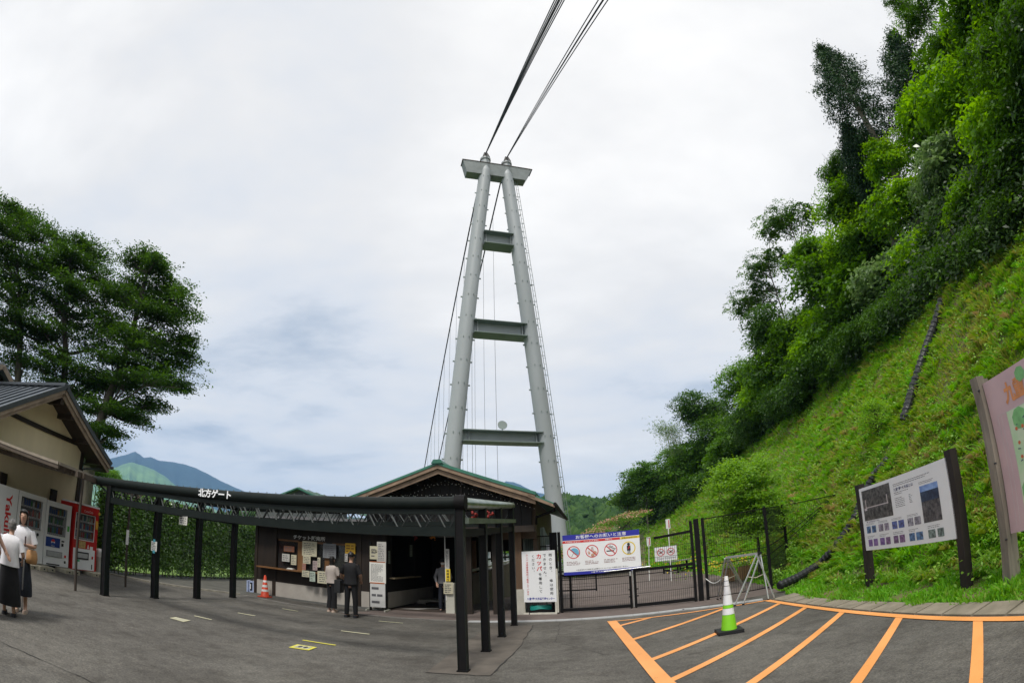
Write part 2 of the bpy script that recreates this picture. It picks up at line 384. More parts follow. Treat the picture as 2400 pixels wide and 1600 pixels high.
def stripe(pts, w, z=.008):
    mb = MB(); n = len(pts); Ls = []; Rs = []
    for i in range(n):
        a = Vector(pts[max(i - 1, 0)]); b = Vector(pts[min(i + 1, n - 1)]); d = (b - a).normalized(); s = Vector((-d.y, d.x)) * w / 2; p = Vector(pts[i])
        Ls.append(Vector((p.x + s.x, p.y + s.y, z))); Rs.append(Vector((p.x - s.x, p.y - s.y, z)))
    for i in range(n - 1): mb.poly([Rs[i], Rs[i + 1], Ls[i + 1], Ls[i]])
    return struct('painted_line', mb, orange)
def right_x(y): return float(np.interp(y, [-6, 3.47, 4.96, 7.53, 9.4, 11.06], [4.55, 5.00, 5.10, 5.30, 5.46, 5.62]))
stripe([(right_x(y), y) for y in (-5, 0, 2, 3.5, 5, 6.2, 7.5, 9, 10, 11.1)], .15, .012)
stripe([(2.05, 11.72), (3.2, 11.62), (4.5, 11.42), (5.6, 11.10)], .11, .012)
stripe([(2.04, 11.80), (1.83, 9), (1.6, 5.9), (1.45, 3.5), (1.2, 0)], .21, .016)
ddir = Vector((math.sin(math.radians(50.4)), math.cos(math.radians(50.4))))
def meet(p):                          # where a diagonal through p meets the two side borders
    p = Vector(p); a = p.copy()
    for _ in range(4000):
        a -= ddir * .005
        if a.x <= 1.2 + (a.y) * .071 + .0: break
    b = p.copy()
    for _ in range(4000):
        b += ddir * .005
        if b.x >= right_x(b.y) or b.y > 11.9 - .19 * (b.x - 1.9) + .0: break
    return a, b
for px, py in ((1447, 1467), (1560, 1474), (1650, 1496.5), (1716, 1523), (1875, 1516), (2058, 1525), (2290, 1530)):
    g = G(px, py); a, b = meet((g.x, g.y)); stripe([a, b], .125, .008)
for k in (1, 2, 3):
    g = G(2290, 1530); a, b = meet((g.x + .1, g.y - 1.45 * k)); stripe([a, b], .125, .008)

# row of concrete gutter blocks between the paint and the grass
gut = mat('gutter_block_concrete', (.27, .235, .18), .9, 0, .2, 3, .003, 60, col2=(.17, .15, .11))
y = 11.0
proto = None
while y > -4:
    x0 = right_x(y) + .12; x1 = float(np.interp(y, _TY, _TX)) - .02; y2 = y - .575
    x0b = right_x(y2) + .12; x1b = float(np.interp(y2, _TY, _TX)) - .02
    struct('gutter_block', MB().prism([(x0, y, .025), (x0b, y2 + rnd.uniform(.012, .03), .025), (x1b, y2 + rnd.uniform(.012, .03), .05), (x1, y, .05)], (0, 0, -.12)), gut)
    y -= .6

# hillside
gx = np.concatenate([np.arange(0, 3, .2), np.arange(3, 14, .35), np.arange(14, 60, 2.0)])
gy = np.concatenate([np.arange(-30, -2, 1.5), np.arange(-2, 16, .3), np.arange(16, 45, .7), np.arange(45, 190, 6)])
YY, DD = np.meshgrid(gy, gx, indexing='ij'); XX = np.interp(YY, _TY, _TX) + DD - .0
ZZ = terr(XX + 1e-6, YY); ZZ[:, 0] = -.12
nr, nc = XX.shape
V = np.stack([XX, YY, ZZ], -1).reshape(-1, 3)
idx = np.arange(nr * nc).reshape(nr, nc)
F = np.stack([idx[:-1, :-1], idx[:-1, 1:], idx[1:, 1:], idx[1:, :-1]], -1).reshape(-1, 4)
bank_mat = mat('bank_turf', (.085, .135, .025), .95, 0, .2, 1.1, .03, 14, col2=(.15, .115, .055))
me = bpy.data.meshes.new('grassy_bank'); me.from_pydata(V.tolist(), [], F.tolist()); me.materials.append(bank_mat); me.polygons.foreach_set('use_smooth', [True] * len(F))
o = link(bpy.data.objects.new('grassy_bank', me)); o['kind'] = 'structure'

# ------------------------------------------------------------------ grass and weeds
def soup(name, V, F, tint, m, parent=None):
    me = bpy.data.meshes.new(name); nv = len(V); nf = len(F); k = F.shape[1]
    me.vertices.add(nv); me.vertices.foreach_set('co', np.ascontiguousarray(V, np.float32).ravel())
    me.loops.add(nf * k); me.loops.foreach_set('vertex_index', np.ascontiguousarray(F, np.int32).ravel())
    me.polygons.add(nf); me.polygons.foreach_set('loop_start', np.arange(0, nf * k, k, dtype=np.int32))
    at = me.attributes.new('tint', 'FLOAT', 'POINT'); at.data.foreach_set('value', np.ascontiguousarray(tint, np.float32))
    me.materials.append(m); me.update(calc_edges=True)
    o = link(bpy.data.objects.new(name, me), parent)
    return o
def unit(a): return a / np.maximum(np.linalg.norm(a, axis=-1, keepdims=True), 1e-9)
def leaf_quads(P, N, size, aspect, tint, r):
    """one folded rhomb per point: P centre, N facing, size length"""
    n = len(P); T = unit(np.cross(N, r.normal(size=(n, 3)))); B = np.cross(N, T)
    s = (size * np.ones(n))[:, None]; w = s * aspect
    V = np.stack([P - T * s * .5, P + B * w * .5 + N * w * .12, P + T * s * .5 - N * s * .10, P - B * w * .5 + N * w * .12], 1).reshape(-1, 3)
    F = (np.arange(n)[:, None] * 4 + np.array([0, 1, 2, 3])[None])
    return V, F, np.repeat(tint, 4)
def pnoise(x, y, s, seed=0):
    return .5 + .25 * (np.sin(x / s * 2.1 + seed) * np.cos(y / s * 1.7 - seed) + np.sin((x + y) / s * 1.3 + 2 * seed + 1.5 * np.sin(x / s)) * .9)
def blades():
    r = rng; n = 520000
    az = np.radians(r.uniform(14, 84, n)); dist = 6 * (80 / 6) ** (r.random(n) ** 1.0)
    x = dist * np.sin(az); y = dist * np.cos(az); d = x - np.interp(y, _TY, _TX)
    ok = (d > -.08 + .06 * np.sin(y * 7)) & (d < edge_d(y) + .5); x, y, d, dist = x[ok], y[ok], d[ok], dist[ok]
    keep = r.random(len(x)) < np.clip(1.5 * pnoise(x, y, .5, 8) + .25 * pnoise(x, y, 2.2, 3), .22, 1); x, y, d, dist = x[keep], y[keep], d[keep], dist[keep]
    dry = pnoise(x, y, 1.1, 2) * .6 + pnoise(x, y, .35, 5) * .4
    z = np.maximum(terr(x, y), 0)
    tuft = pnoise(x, y, .28, 1)
    h = (.05 + .24 * r.random(len(x)) ** 1.5) * (.25 + 1.5 * tuft ** 1.6) * np.where(d < 1.3, .75, 1.25) * (1 + dist * .012)
    ln = r.normal(size=(len(x), 3)) * .45; ln[:, 2] = 1; ln[:, 0] -= np.where(d > 1.2, .75, .0); ln = unit(ln)
    w = (.006 + .0011 * dist) * (.7 + .6 * r.random(len(x)))
    sd = unit(np.cross(ln, r.normal(size=(len(x), 3))))
    P = np.stack([x, y, z - .02], 1); tip = P + ln * h[:, None]; tip[:, 2] -= h * .25; mid = P + ln * (h * .55)[:, None]
    V = np.stack([P - sd * w[:, None], P + sd * w[:, None], mid + sd * w[:, None] * .7, tip, mid - sd * w[:, None] * .7], 1).reshape(-1, 3)
    n = len(x); F = (np.arange(n)[:, None] * 5 + np.array([0, 1, 2, 3, 4])[None])
    t = np.clip(.55 * (1 - dry) + .1 + r.normal(0, .13, n) + np.where(d < 1.5, .3, 0) + .12 * np.clip((y - 9) / 12, 0, 1), 0, 1)
    return V, F, np.repeat(t, 5)
grassm = leafmat('grass_blade', [(0, (.36, .28, .12)), (.2, (.29, .30, .07)), (.45, (.18, .35, .03)), (.8, (.13, .37, .018)), (1, (.22, .50, .03))], .6, .4)
o = soup('grass', *blades(), grassm); o['kind'] = 'stuff'
def tufts():
    r = rng; n = 5200; az = np.radians(r.uniform(14, 82, n)); dist = 7 * (60 / 7) ** r.random(n); x = dist * np.sin(az); y = dist * np.cos(az); d = x - np.interp(y, _TY, _TX)
    ok = (d > .8) & (d < edge_d(y) + .3) & (r.random(n) < .25 + pnoise(x, y, 1.6, 6)); x, y, dist = x[ok], y[ok], dist[ok]; n = len(x); per = 30
    z = np.maximum(terr(x, y), 0); C = np.repeat(np.stack([x, y, z], 1), per, 0); C[:, :2] += r.normal(size=(n * per, 2)) * .05
    a = r.uniform(0, 6.28, n * per); out = np.stack([np.cos(a) - .5, np.sin(a) - .2, np.full(n * per, .9 + .5 * r.random(n * per))], 1); out = unit(out); h = np.repeat(.22 + .28 * r.random(n), per) * (.6 + .5 * r.random(n * per)); w = np.repeat(.005 + .0009 * dist, per)
    sd = unit(np.cross(out, r.normal(size=out.shape))); mid = C + out * (h * .6)[:, None]; tip = C + out * h[:, None] * 1.05; tip[:, 2] -= h * .45; tip[:, 0] -= h * .12
    V = np.stack([C - sd * w[:, None], C + sd * w[:, None], mid + sd * w[:, None] * .8, tip, mid - sd * w[:, None] * .8], 1).reshape(-1, 3)
    t = np.clip(np.repeat(r.normal(.5, .22, n), per) + r.normal(0, .07, n * per), 0, 1); return V, np.arange(n * per)[:, None] * 5 + np.arange(5)[None], np.repeat(t, 5)
o = soup('tall_grass', *tufts(), grassm); o['kind'] = 'stuff'
def weeds():
    r = rng; n = 3600
    az = np.radians(r.uniform(16, 80, n)); dist = 7 * (50 / 7) ** (r.random(n))
    x = dist * np.sin(az); y = dist * np.cos(az); d = x - np.interp(y, _TY, _TX)
    ok = (d > .7) & (d < edge_d(y)) & (pnoise(x, y, .9, 4) > .48); x, y = x[ok], y[ok]; Ps = []; Ts = []; S = []
    for k in range(len(x)):
        m = r.integers(12, 26); R_ = .12 + .16 * r.random(); dd = math.hypot(x[k], y[k])
        p = r.normal(size=(m, 3)) * np.array([R_, R_, R_ * .6]); p[:, 2] = np.abs(p[:, 2]) + .03
        Ps.append(p + np.array([x[k], y[k], max(0, float(terr(x[k], y[k])))])); Ts.append(np.clip(r.normal(.55, .2) + r.normal(0, .12, m), 0, 1)); S.append(np.full(m, .055 + .002 * dd))
    P = np.concatenate(Ps); T = np.concatenate(Ts); S = np.concatenate(S)
    N = unit(r.normal(size=P.shape) * .6 + np.array([-.5, -.25, .9]))
    return leaf_quads(P, N, S, .6, T, r)
weedm = leafmat('weed_leaf', [(0, (.10, .19, .03)), (.5, (.18, .35, .035)), (1, (.30, .50, .06))], .45, .35)
o = soup('weeds', *weeds(), weedm); o['kind'] = 'stuff'

# ------------------------------------------------------------------ the suspension bridge tower
towerm = mat('tower_grey_paint', (.37, .395, .41), .5, 0, .06, .35, stretch=(1, 1, .2), col2=(.30, .325, .33))
towerd = mat('tower_flange_paint', (.20, .245, .23), .5, 0, .1, .5)
TD = 42.0; TAZ = math.radians(-1.42)
TC = Vector((TD * math.sin(TAZ), TD * math.cos(TAZ), 0)); TN = Vector((-.267, .9636, 0)); TU = Vector((.9636, .267, 0))
def TP(px, py): return PL(px, py, TC, TN)
tw = thing('bridge_tower', 'tall pale grey A-shaped suspension bridge tower rising behind the green-roofed ticket office', 'bridge tower', (TC.x, TC.y, 0))
legs = []
for (a, b) in (((1137.5, 405), (1059.7, 1086)), ((1188, 415), (1290.5, 1116))):
    A = TP(*a); B = TP(*b); d = (B - A); base = A + d * (A.z / (A.z - B.z)); top = A
    legs.append((base, top)); mb = MB()
    R0 = .735; R1 = .70
    n = 20; rings = []
    for q in np.linspace(0, 1, 16):
        c = base.lerp(top, q); r_ = R0 + (R1 - R0) * q
        rings.append([c + TU * (r_ * math.cos(2 * math.pi * k / n)) + TN * (r_ * math.sin(2 * math.pi * k / n)) for k in range(n)])
    mb.rings(rings)
    lg = obj('leg', mb, towerm, tw)
    hd = MB(); c = top
    for (zz0, zz1, r0, r1, mm) in ((0, .9, .70, .52, 0), (.9, 1.9, .52, .52, 0), (1.9, 2.15, .62, .62, 0)):
        hd.rings([[c + TU * (rr * math.cos(2 * math.pi * k / 18)) + TN * (rr * math.sin(2 * math.pi * k / 18)) + Vector((0, 0, zz)) for k in range(18)] for zz, rr in ((zz0, r0), (zz1, r1))])
    obj('saddle_collar', hd, towerm, tw)
    sd_ = MB(); sd_.rings([[c + Vector((0, 0, zz)) + TU * x * rr + TN * y * rr for x, y in ((-1, -1.3), (1, -1.3), (1, 1.3), (-1, 1.3))] for zz, rr in ((2.15, .42), (3.1, .2))], smooth=False)
    obj('cable_saddle', sd_, mat('saddle_dark', (.05, .045, .04), .6), tw)
    # pairs of climbing lugs up each leg
    for k in range(19):
        q = (k + .5) / 19; c = base.lerp(top, q); r_ = R0 + (R1 - R0) * q
        for ang in (0, 180, 250, 290):
            u = TU * math.cos(math.radians(ang)) + TN * math.sin(math.radians(ang))
            lg_ = MB().bar(c + u * (r_ - .02), c + u * (r_ + (.16 if ang in (0, 180) else .07)), .06, .13)
            obj('climbing_lug', lg_, towerd, tw)
def beam(tl, tr, bl, br, fl=.12):
    a, b, c, d = TP(*tl), TP(*tr), TP(*bl), TP(*br); h = (a.z + b.z) / 2 - (c.z + d.z) / 2
    z1 = (a.z + b.z) / 2; z0 = (c.z + d.z) / 2; hw = .75
    A = Vector((a.x, a.y, 0)); B = Vector((b.x, b.y, 0)); mb = MB()
    mb.bar(A + Vector((0, 0, (z0 + z1) / 2)), B + Vector((0, 0, (z0 + z1) / 2)), .1, h - .1)
    fr = MB()
    fr.bar(A + Vector((0, 0, z1 - .04)), B + Vector((0, 0, z1 - .04)), 2 * hw, .07); fr.bar(A + Vector((0, 0, z0 + .04)), B + Vector((0, 0, z0 + .04)), 2 * hw, .07)
    cb = obj('crossbeam', mb, towerm, tw); obj('flange', fr, towerd, cb)
    for q in (.08, .92):
        p = A.lerp(B, q); st = MB().bar(p + Vector((0, 0, (z0 + z1) / 2)) - TN * .4, p + Vector((0, 0, (z0 + z1) / 2)) + TN * -.06, .04, h - .15); obj('stiffener', st, towerm, cb)
    return z1, A.lerp(B, .5)
beam((1132, 548), (1200, 556), (1131, 577), (1202, 584))
beam((1108, 754), (1231, 765), (1104, 786), (1233, 793))
zb, cb_ = beam((1082, 1010), (1268, 1014), (1081, 1037), (1270, 1041))
# cross head with slanted ends
cl, cr = TP(1084, 372), TP(1242, 400); bl, br = TP(1092, 405), TP(1228, 424)
zt = (cl.z + cr.z) / 2 - .55; zbm = (bl.z + br.z) / 2 - .35
lx = (cl - TC).dot(TU); rx = (cr - TC).dot(TU); lb = (bl - TC).dot(TU); rb = (br - TC).dot(TU)
def tp(u, v, z): return TC + TU * u + TN * v + Vector((0, 0, z))
ch = MB().prism([tp(lx, -.55, zt), tp(rx, -.55, zt), tp(rb, -.55, zbm), tp(lb, -.55, zbm)], TN * 1.1); obj('cross_head', ch, mat('tower_head_paint', (.22, .245, .24), .5, 0, .12, 1.5), tw)
cp = MB(); 
cp.bar(tp(lx - .1, 0, zt + .05), tp(rx + .1, 0, zt + .05), 1.2, .08); obj('head_cap', cp, mat('rusty_cap', (.10, .075, .06), .7), tw)
# access ladder with hoops on the outer side of the right leg
base, top = legs[1]; off = TU * .98 + TN * -.05
la = MB(); a0 = base + off; a1 = top + off
for s in (-.11, .11): la.tube([a0 + TU * s, a1 + TU * s + Vector((0, 0, .3))], .028, 5)
nr_ = 70
for k in range(nr_): p = a0.lerp(a1, k / nr_); la.bar(p - TU * .11, p + TU * .11, .02)
obj('access_ladder', la, towerd, tw)
for k in range(22):
    p = a0.lerp(a1, (k + .5) / 22); obj('ladder_bracket', MB().bar(p - TU * .35, p + TU * .11, .04), towerd, tw)
sp = TP(1177, 1002); sl = thing('floodlight', 'round grey-green floodlight standing on the lowest crossbeam of the bridge tower', 'floodlight', (sp.x, sp.y, zb))
obj('lamp_housing', MB().lathe((0, 0, .0), [(.05, -.05), (.32, 0), (.40, .12), (.42, .2)], 16), towerd, sl, local=True).rotation_euler = (math.radians(75), 0, .2)
sl.children[0].location = (0, 0, .55); obj('bracket', MB().bar((0, 0, 0), (0, 0, .5), .08), towerd, sl, local=True)
# main cables: backstays that come over the photographer, and the span beyond the tower
cabm = mat('cable_black', (.012, .012, .013), .5)
HL = legs[0][1] + Vector((0, 0, 3.0)); HR = legs[1][1] + Vector((0, 0, 3.0))
axis = Vector((-.2706, .9627, 0))
def cable(name, label, H_, tgt, drops, nstr, spread):
    c = thing(name, label, 'cable', tuple(H_), group='main suspension cables')
    # backstay direction runs through the pixel where it leaves the picture
    r_ = Vector(ray(*tgt)); cc = Vector((0, 0, CAMH)); v = Vector((.163, -.862, -.479)).normalized()
    best = min(((H_ + v * (s * .1) - (cc + r_ * max(0, (H_ + v * (s * .1) - cc).dot(r_)))).length, s * .1) for s in range(200, 700))
    s = best[1]; Q = H_ + v * s; Q = cc + r_ * max(0, (Q - cc).dot(r_)); v2 = (Q - H_).normalized()
    side = v2.cross(Vector((0, 0, 1))).normalized(); up_ = side.cross(v2)
    Lc = (H_.z + 1) / abs(v2.z)
    for k, (sx, sy) in enumerate(spread):
        P_ = []
        for q in np.linspace(0, 1, 12):
            P_.append(H_ + v2 * (Lc * q) + side * (sx * (.12 + q * 2.2)) + up_ * (sy * (.12 + q * 2.2)))
        obj('backstay_strand', MB().tube(P_, .038, 6), cabm, c)
    # span side: parabola falling away behind the tower
    P_ = []
    for q in np.linspace(0, 1, 24):
        t_ = q * 95; P_.append(H_ + axis * t_ + Vector((0, 0, -.462 * t_ + .0006 * t_ * t_)))
    obj('span_cable', MB().tube(P_, .085, 6), cabm, c)
    return P_
spr = [(-.28, 0), (-.16, .04), (-.02, 0), (.06, .03), (.18, 0), (.30, .02)]
PL_ = cable('main_cable', 'left bundle of black steel cables running from the tower head up out of the frame', HL, (1311, 2), 0, 6, spr)
PR_ = cable('main_cable', 'right bundle of black steel cables running from the tower head up out of the frame', HR, (1413, 2), 0, 4, [(-.26, 0), (-.03, .02), (.04, -.02), (.28, 0)])
hm = mat('hanger_wire', (.20, .22, .24), .5, .3)
hg = None
for side, PP in ((0, PL_), (1, PR_)):
    for k in range(14):
        q = 7 + k * 5.6; i = q / 95 * 23; a = Vector(PP[int(i)]).lerp(Vector(PP[int(i) + 1]), i % 1)
        hg = obj('hanger_cable', MB().tube([a, (a.x + (.9 if side else -.9) * 0, a.y, 1.0)], .022, 5), hm)
        tag(hg, '%s steel hanger wire behind the tower, hanging from the %s main cable' % (('first', 'second', 'third', 'fourth', 'fifth', 'sixth', 'seventh', 'eighth', 'ninth', 'tenth', 'eleventh', 'twelfth', 'thirteenth', 'fourteenth')[k], ('left', 'right')[side]), 'cable', 'hanger wires of the suspension bridge')

# ------------------------------------------------------------------ mountains and far hills
def ridge(name, prof, dist, back, m, rough, base_py=None, fold=.12, seed=1, drop=None, cols=160, rows=26):
    """prof: (px, py) skyline; a sheet climbing from its foot to the ridge and down behind"""
    px = np.array([p[0] for p in prof], float); X = np.linspace(px[0], px[-1], cols); Vv = []
    r = np.random.default_rng(seed)
    tops = []
    for x in X:
        yv = float(np.interp(x, px, [p[1] for p in prof])); p = AT(x, yv, dist); tops.append(p)
    ph = r.uniform(0, 6, 6)
    for j in range(rows):
        q = j / (rows - 1)                     # 0 foot .. .7 ridge .. 1 behind
        for i, p in enumerate(tops):
            u = i / (cols - 1)
            if q <= .7:
                k = q / .7; rad = dist * (1 - back * (1 - k)); hh = (p.z) * (k ** .9)
            else:
                k = (q - .7) / .3; rad = dist * (1 + back * .8 * k); hh = p.z * (1 - .8 * k)
            fo = sum(math.sin(u * f_ + ph[s_] + q * 3 * (s_ - 2)) / (s_ + 1) for s_, f_ in enumerate((14, 27, 51, 90, 160))) * fold * p.z * math.sin(math.pi * min(1, q / .7)) * .5 if q < .7 else 0
            s = rad / dist
            Vv.append((p.x * s, p.y * s, max(-2, hh + fo)))
    idx = np.arange(rows * cols).reshape(rows, cols)
    Fq = np.stack([idx[:-1, :-1], idx[:-1, 1:], idx[1:, 1:], idx[1:, :-1]], -1).reshape(-1, 4)
    me = bpy.data.meshes.new(name); me.from_pydata(Vv, [], Fq.tolist()); me.materials.append(m); me.polygons.foreach_set('use_smooth', [True] * len(Fq))
    o = link(bpy.data.objects.new(name, me)); o['kind'] = 'structure'; return o
mforest_hazed = mat('mountain_forest_hazed', (.035, .065, .075), .95, 0, .3, .004, 6, .03, col2=(.028, .050, .060))  # forest colour shifted towards blue to paint in distance haze
mgrass = mat('mountain_grassland', (.15, .26, .10), .95, 0, .2, .006, 4, .03, col2=(.08, .16, .08))
ridge('mountain', [(120, 1120), (200, 1085), (258, 1071), (287, 1064), (301, 1061), (317, 1056), (330, 1064), (337, 1070), (353, 1068), (373, 1076), (402, 1079), (430, 1083), (459, 1093), (488, 1107), (517, 1122), (545, 1136), (577, 1150), (640, 1180), (760, 1215)], 4200, .25, mforest_hazed, 1, seed=3)
ridge('grassy_foothill', [(120, 1150), (200, 1100), (240, 1088), (262, 1092), (273, 1093), (287, 1086), (310, 1081), (339, 1089), (362, 1099), (387, 1113), (410, 1133), (440, 1160), (520, 1200)], 3300, .3, mgrass, 1, seed=5)
ridge('mountain', [(1120, 1230), (1160, 1160), (1176, 1131), (1186, 1124), (1204, 1126), (1222, 1134), (1250, 1148), (1276, 1155), (1300, 1165), (1380, 1180), (1420, 1178), (1440, 1171), (1452, 1175), (1480, 1185), (1560, 1200)], 4200, .2, mforest_hazed, 1, seed=8)
ridge('low_hills', [(560, 1180), (700, 1200), (900, 1215), (1120, 1230), (1300, 1215)], 1500, .3, mat('low_hill_forest', (.04, .08, .03), .95, 0, .3, .01, 2, .05), 1, seed=9)
hillm = mat('hill_undergrowth', (.025, .055, .018), .95, 0, .3, .1)
HP = [(1230, 1215), (1300, 1165), (1325, 1169), (1345, 1171), (1362, 1175), (1390, 1174), (1410, 1177), (1440, 1178), (1470, 1182), (1520, 1190), (1600, 1200)]
ridge('forested_hill', HP, 330, .55, hillm, 1, fold=.2, seed=12)
# ------------------------------------------------------------------ foliage
bark = mat('bark', (.11, .095, .075), .9, 0, .25, 4, .01, 20, stretch=(1, 1, .2))
bark_pale = mat('pale_bark', (.26, .23, .18), .9, 0, .2, 4, .01, 20, stretch=(1, 1, .2))
G_MID = leafmat('leaf_mid', [(0, (.030, .070, .010)), (.35, (.060, .145, .016)), (.65, (.12, .26, .022)), (1, (.22, .40, .035))], .5, .42)
G_DARK = leafmat('leaf_dark', [(0, (.026, .065, .012)), (.5, (.060, .14, .019)), (1, (.13, .26, .032))], .45, .35)
G_LIME = leafmat('leaf_lime', [(0, (.07, .17, .012)), (.5, (.16, .33, .02)), (1, (.30, .50, .05))], .5, .45)
G_PALE = leafmat('leaf_pale', [(0, (.05, .11, .03)), (.5, (.13, .22, .07)), (1, (.26, .36, .16))], .35, .35, .6)
G_CON = leafmat('conifer_leaf', [(0, (.010, .035, .010)), (.6, (.026, .075, .020)), (1, (.060, .13, .032))], .6, .12)
G_LEFT = leafmat('layered_leaf', [(0, (.018, .042, .008)), (.5, (.038, .085, .015)), (.8, (.066, .14, .02)), (1, (.11, .20, .03))], .55, .48)
G_HEDGE = leafmat('hedge_leaf', [(0, (.03, .07, .010)), (.4, (.085, .19, .022)), (.75, (.13, .26, .03)), (1, (.28, .44, .07))], .28, .3, .7)
G_BAM = leafmat('bamboo_leaf', [(0, (.09, .16, .06)), (1, (.22, .32, .12))], .5, .4)
PINK = leafmat('blossom', [(0, (.30, .16, .10)), (.5, (.52, .30, .20)), (1, (.70, .50, .38))], .7, .3)
def crown(name, seed, m, R=2.2, n=10000, leaf=.14, aspect=.5, lobes=16, sigma=.34, flat=.72, droop=.2, hang=0.0):
    r = np.random.default_rng(seed)
    C = unit(r.normal(size=(lobes, 3))) * R * (.25 + .6 * r.random((lobes, 1))); C[:, 2] *= flat
    rl = R * (.30 + .22 * r.random(lobes))
    Ps = []; Ns = []; Ts = []; Ls = []
    ncl = lobes * 22; per = max(1, n // ncl)
    for i in range(lobes):
        dirs = unit(r.normal(size=(22, 3)) + np.array([0, 0, .25])); cc = C[i] + dirs * rl[i] * np.array([1, 1, .75])
        tone = r.normal(.42, .15); lsz = r.uniform(.65, 1.35)
        for k in range(22):
            ls = lsz * r.uniform(.8, 1.2)
            ct = tone + r.normal(0, .16); nn = dirs[k] * .55 + np.array([0, 0, .8]) + r.normal(size=3) * .25; nn /= np.linalg.norm(nn)
            e = r.normal(size=(per, 3)) * sigma * np.array([1, 1, .9 + hang]); e -= (e @ nn)[:, None] * nn * .78     # a flattened spray
            e[:, 2] -= hang * .5 * np.linalg.norm(e[:, :2], axis=1)
            Ls.append(np.full(per, ls)); Ps.append(cc[k] + e); Ns.append(unit(nn + r.normal(size=(per, 3)) * .32)); Ts.append(np.clip(ct + r.normal(0, .06, per), 0, 1))
    P = np.concatenate(Ps); N = np.concatenate(Ns); T = np.concatenate(Ts)
    V, F, t = leaf_quads(P, N, leaf * np.concatenate(Ls) * (.7 + .6 * r.random(len(P))), aspect, T, r)
    o = soup(name, V, F, t, m); me = o.data; bpy.data.objects.remove(o); return me
def wood(name, seed, h, r0, limbs=9, spread=1.8, m=None, lean=0, start=.35):
    rr = random.Random(seed); mb = MB(); pts = [Vector((0, 0, -.4))]
    for k in range(1, 8):
        pts.append(Vector((math.sin(k * 1.3 + seed) * .05 * h / 4 + lean * k / 7, math.cos(k * .9 + seed) * .05 * h / 4, h * k / 7)))
    mb.tube(pts, [r0 * (1 - .85 * k / 7) for k in range(8)], 7)
    for k in range(limbs):
        q = start + (1 - start) * k / limbs; i = min(6, int(q * 7)); p = pts[i].lerp(pts[i + 1], q * 7 - i); a = rr.uniform(0, 6.28); L_ = spread * rr.uniform(.6, 1.1) * (1.15 - q * .6)
        e = p + Vector((math.cos(a) * L_, math.sin(a) * L_, L_ * rr.uniform(.3, .9))); mid = p.lerp(e, .5) + Vector((0, 0, -.08 * L_))
        mb.tube([p, mid, e], [r0 * .38 * (1 - q * .5), r0 * .22, r0 * .06], 5)
        for s in range(2):
            e2 = mid + Vector((rr.uniform(-1, 1), rr.uniform(-1, 1), rr.uniform(.1, .8))) * L_ * .45; mb.tube([mid, e2], [r0 * .16, r0 * .04], 4)
    o = obj(name, mb, m or bark); me = o.data; bpy.data.objects.remove(o); return me
CR = {
 'mid': [crown('crown', 21 + i, G_MID, 2.2, 11000, .20, .5, sigma=.36) for i in range(3)],
 'dark': [crown('crown', 31 + i, G_DARK, 2.2, 10500, .20, .48, sigma=.36) for i in range(2)],
 'lime': [crown('crown', 41, G_LIME, 2.0, 8000, .19, .55, sigma=.34)],
 'pale': [crown('crown', 51, G_PALE, 2.0, 6000, .24, .62, sigma=.3)],
 'sparse': [crown('crown', 61, G_DARK, 2.2, 4600, .22, .40, lobes=13, sigma=.22, flat=.5)],
 'drape': [crown('crown', 71, G_MID, 2.2, 9500, .22, .36, sigma=.32, hang=.6)],
}
WD = [wood('trunk', 3 + i, 5.0, .13, 10, 1.9) for i in range(3)]
def tree(px, py, dist, rpx, kind, label, name='broadleaf_tree', group=None, sz=1.0, cat='tree', grow=None):
    c = AT(px, py, dist); R_ = rpx / FPX * (c - Vector((0, 0, CAMH))).length
    gz = TZ(c.x, c.y); t = thing(name, label, cat, (c.x, c.y, gz), rnd.uniform(0, 6.28), group)
    cr_ = bpy.data.objects.new('crown', rnd.choice(CR[kind])); link(cr_, t); s = R_ / 1.95; cr_.scale = (s, s, s * sz); cr_.location = (0, 0, c.z - gz); cr_.rotation_euler = (0, 0, rnd.uniform(0, 6.28))
    w = bpy.data.objects.new('trunk', rnd.choice(WD)); link(w, t); hh = max(.6, c.z - gz + R_ * .55); w.scale = (s, s, hh / 5.0)
    return t
grp = 'broadleaf trees massed on the wooded bank'
gen = 'leafy tree packed among its neighbours in the thicket above the grassy bank'
def edge_dist(px):       # distance of the tree line above the turf
    return float(np.interp(px, [1440, 1510, 1640, 1760, 1900, 1980, 2050, 2160, 2300, 2400], [74, 70, 54, 43, 33, 28.5, 25, 20.5, 16.2, 14.6]))
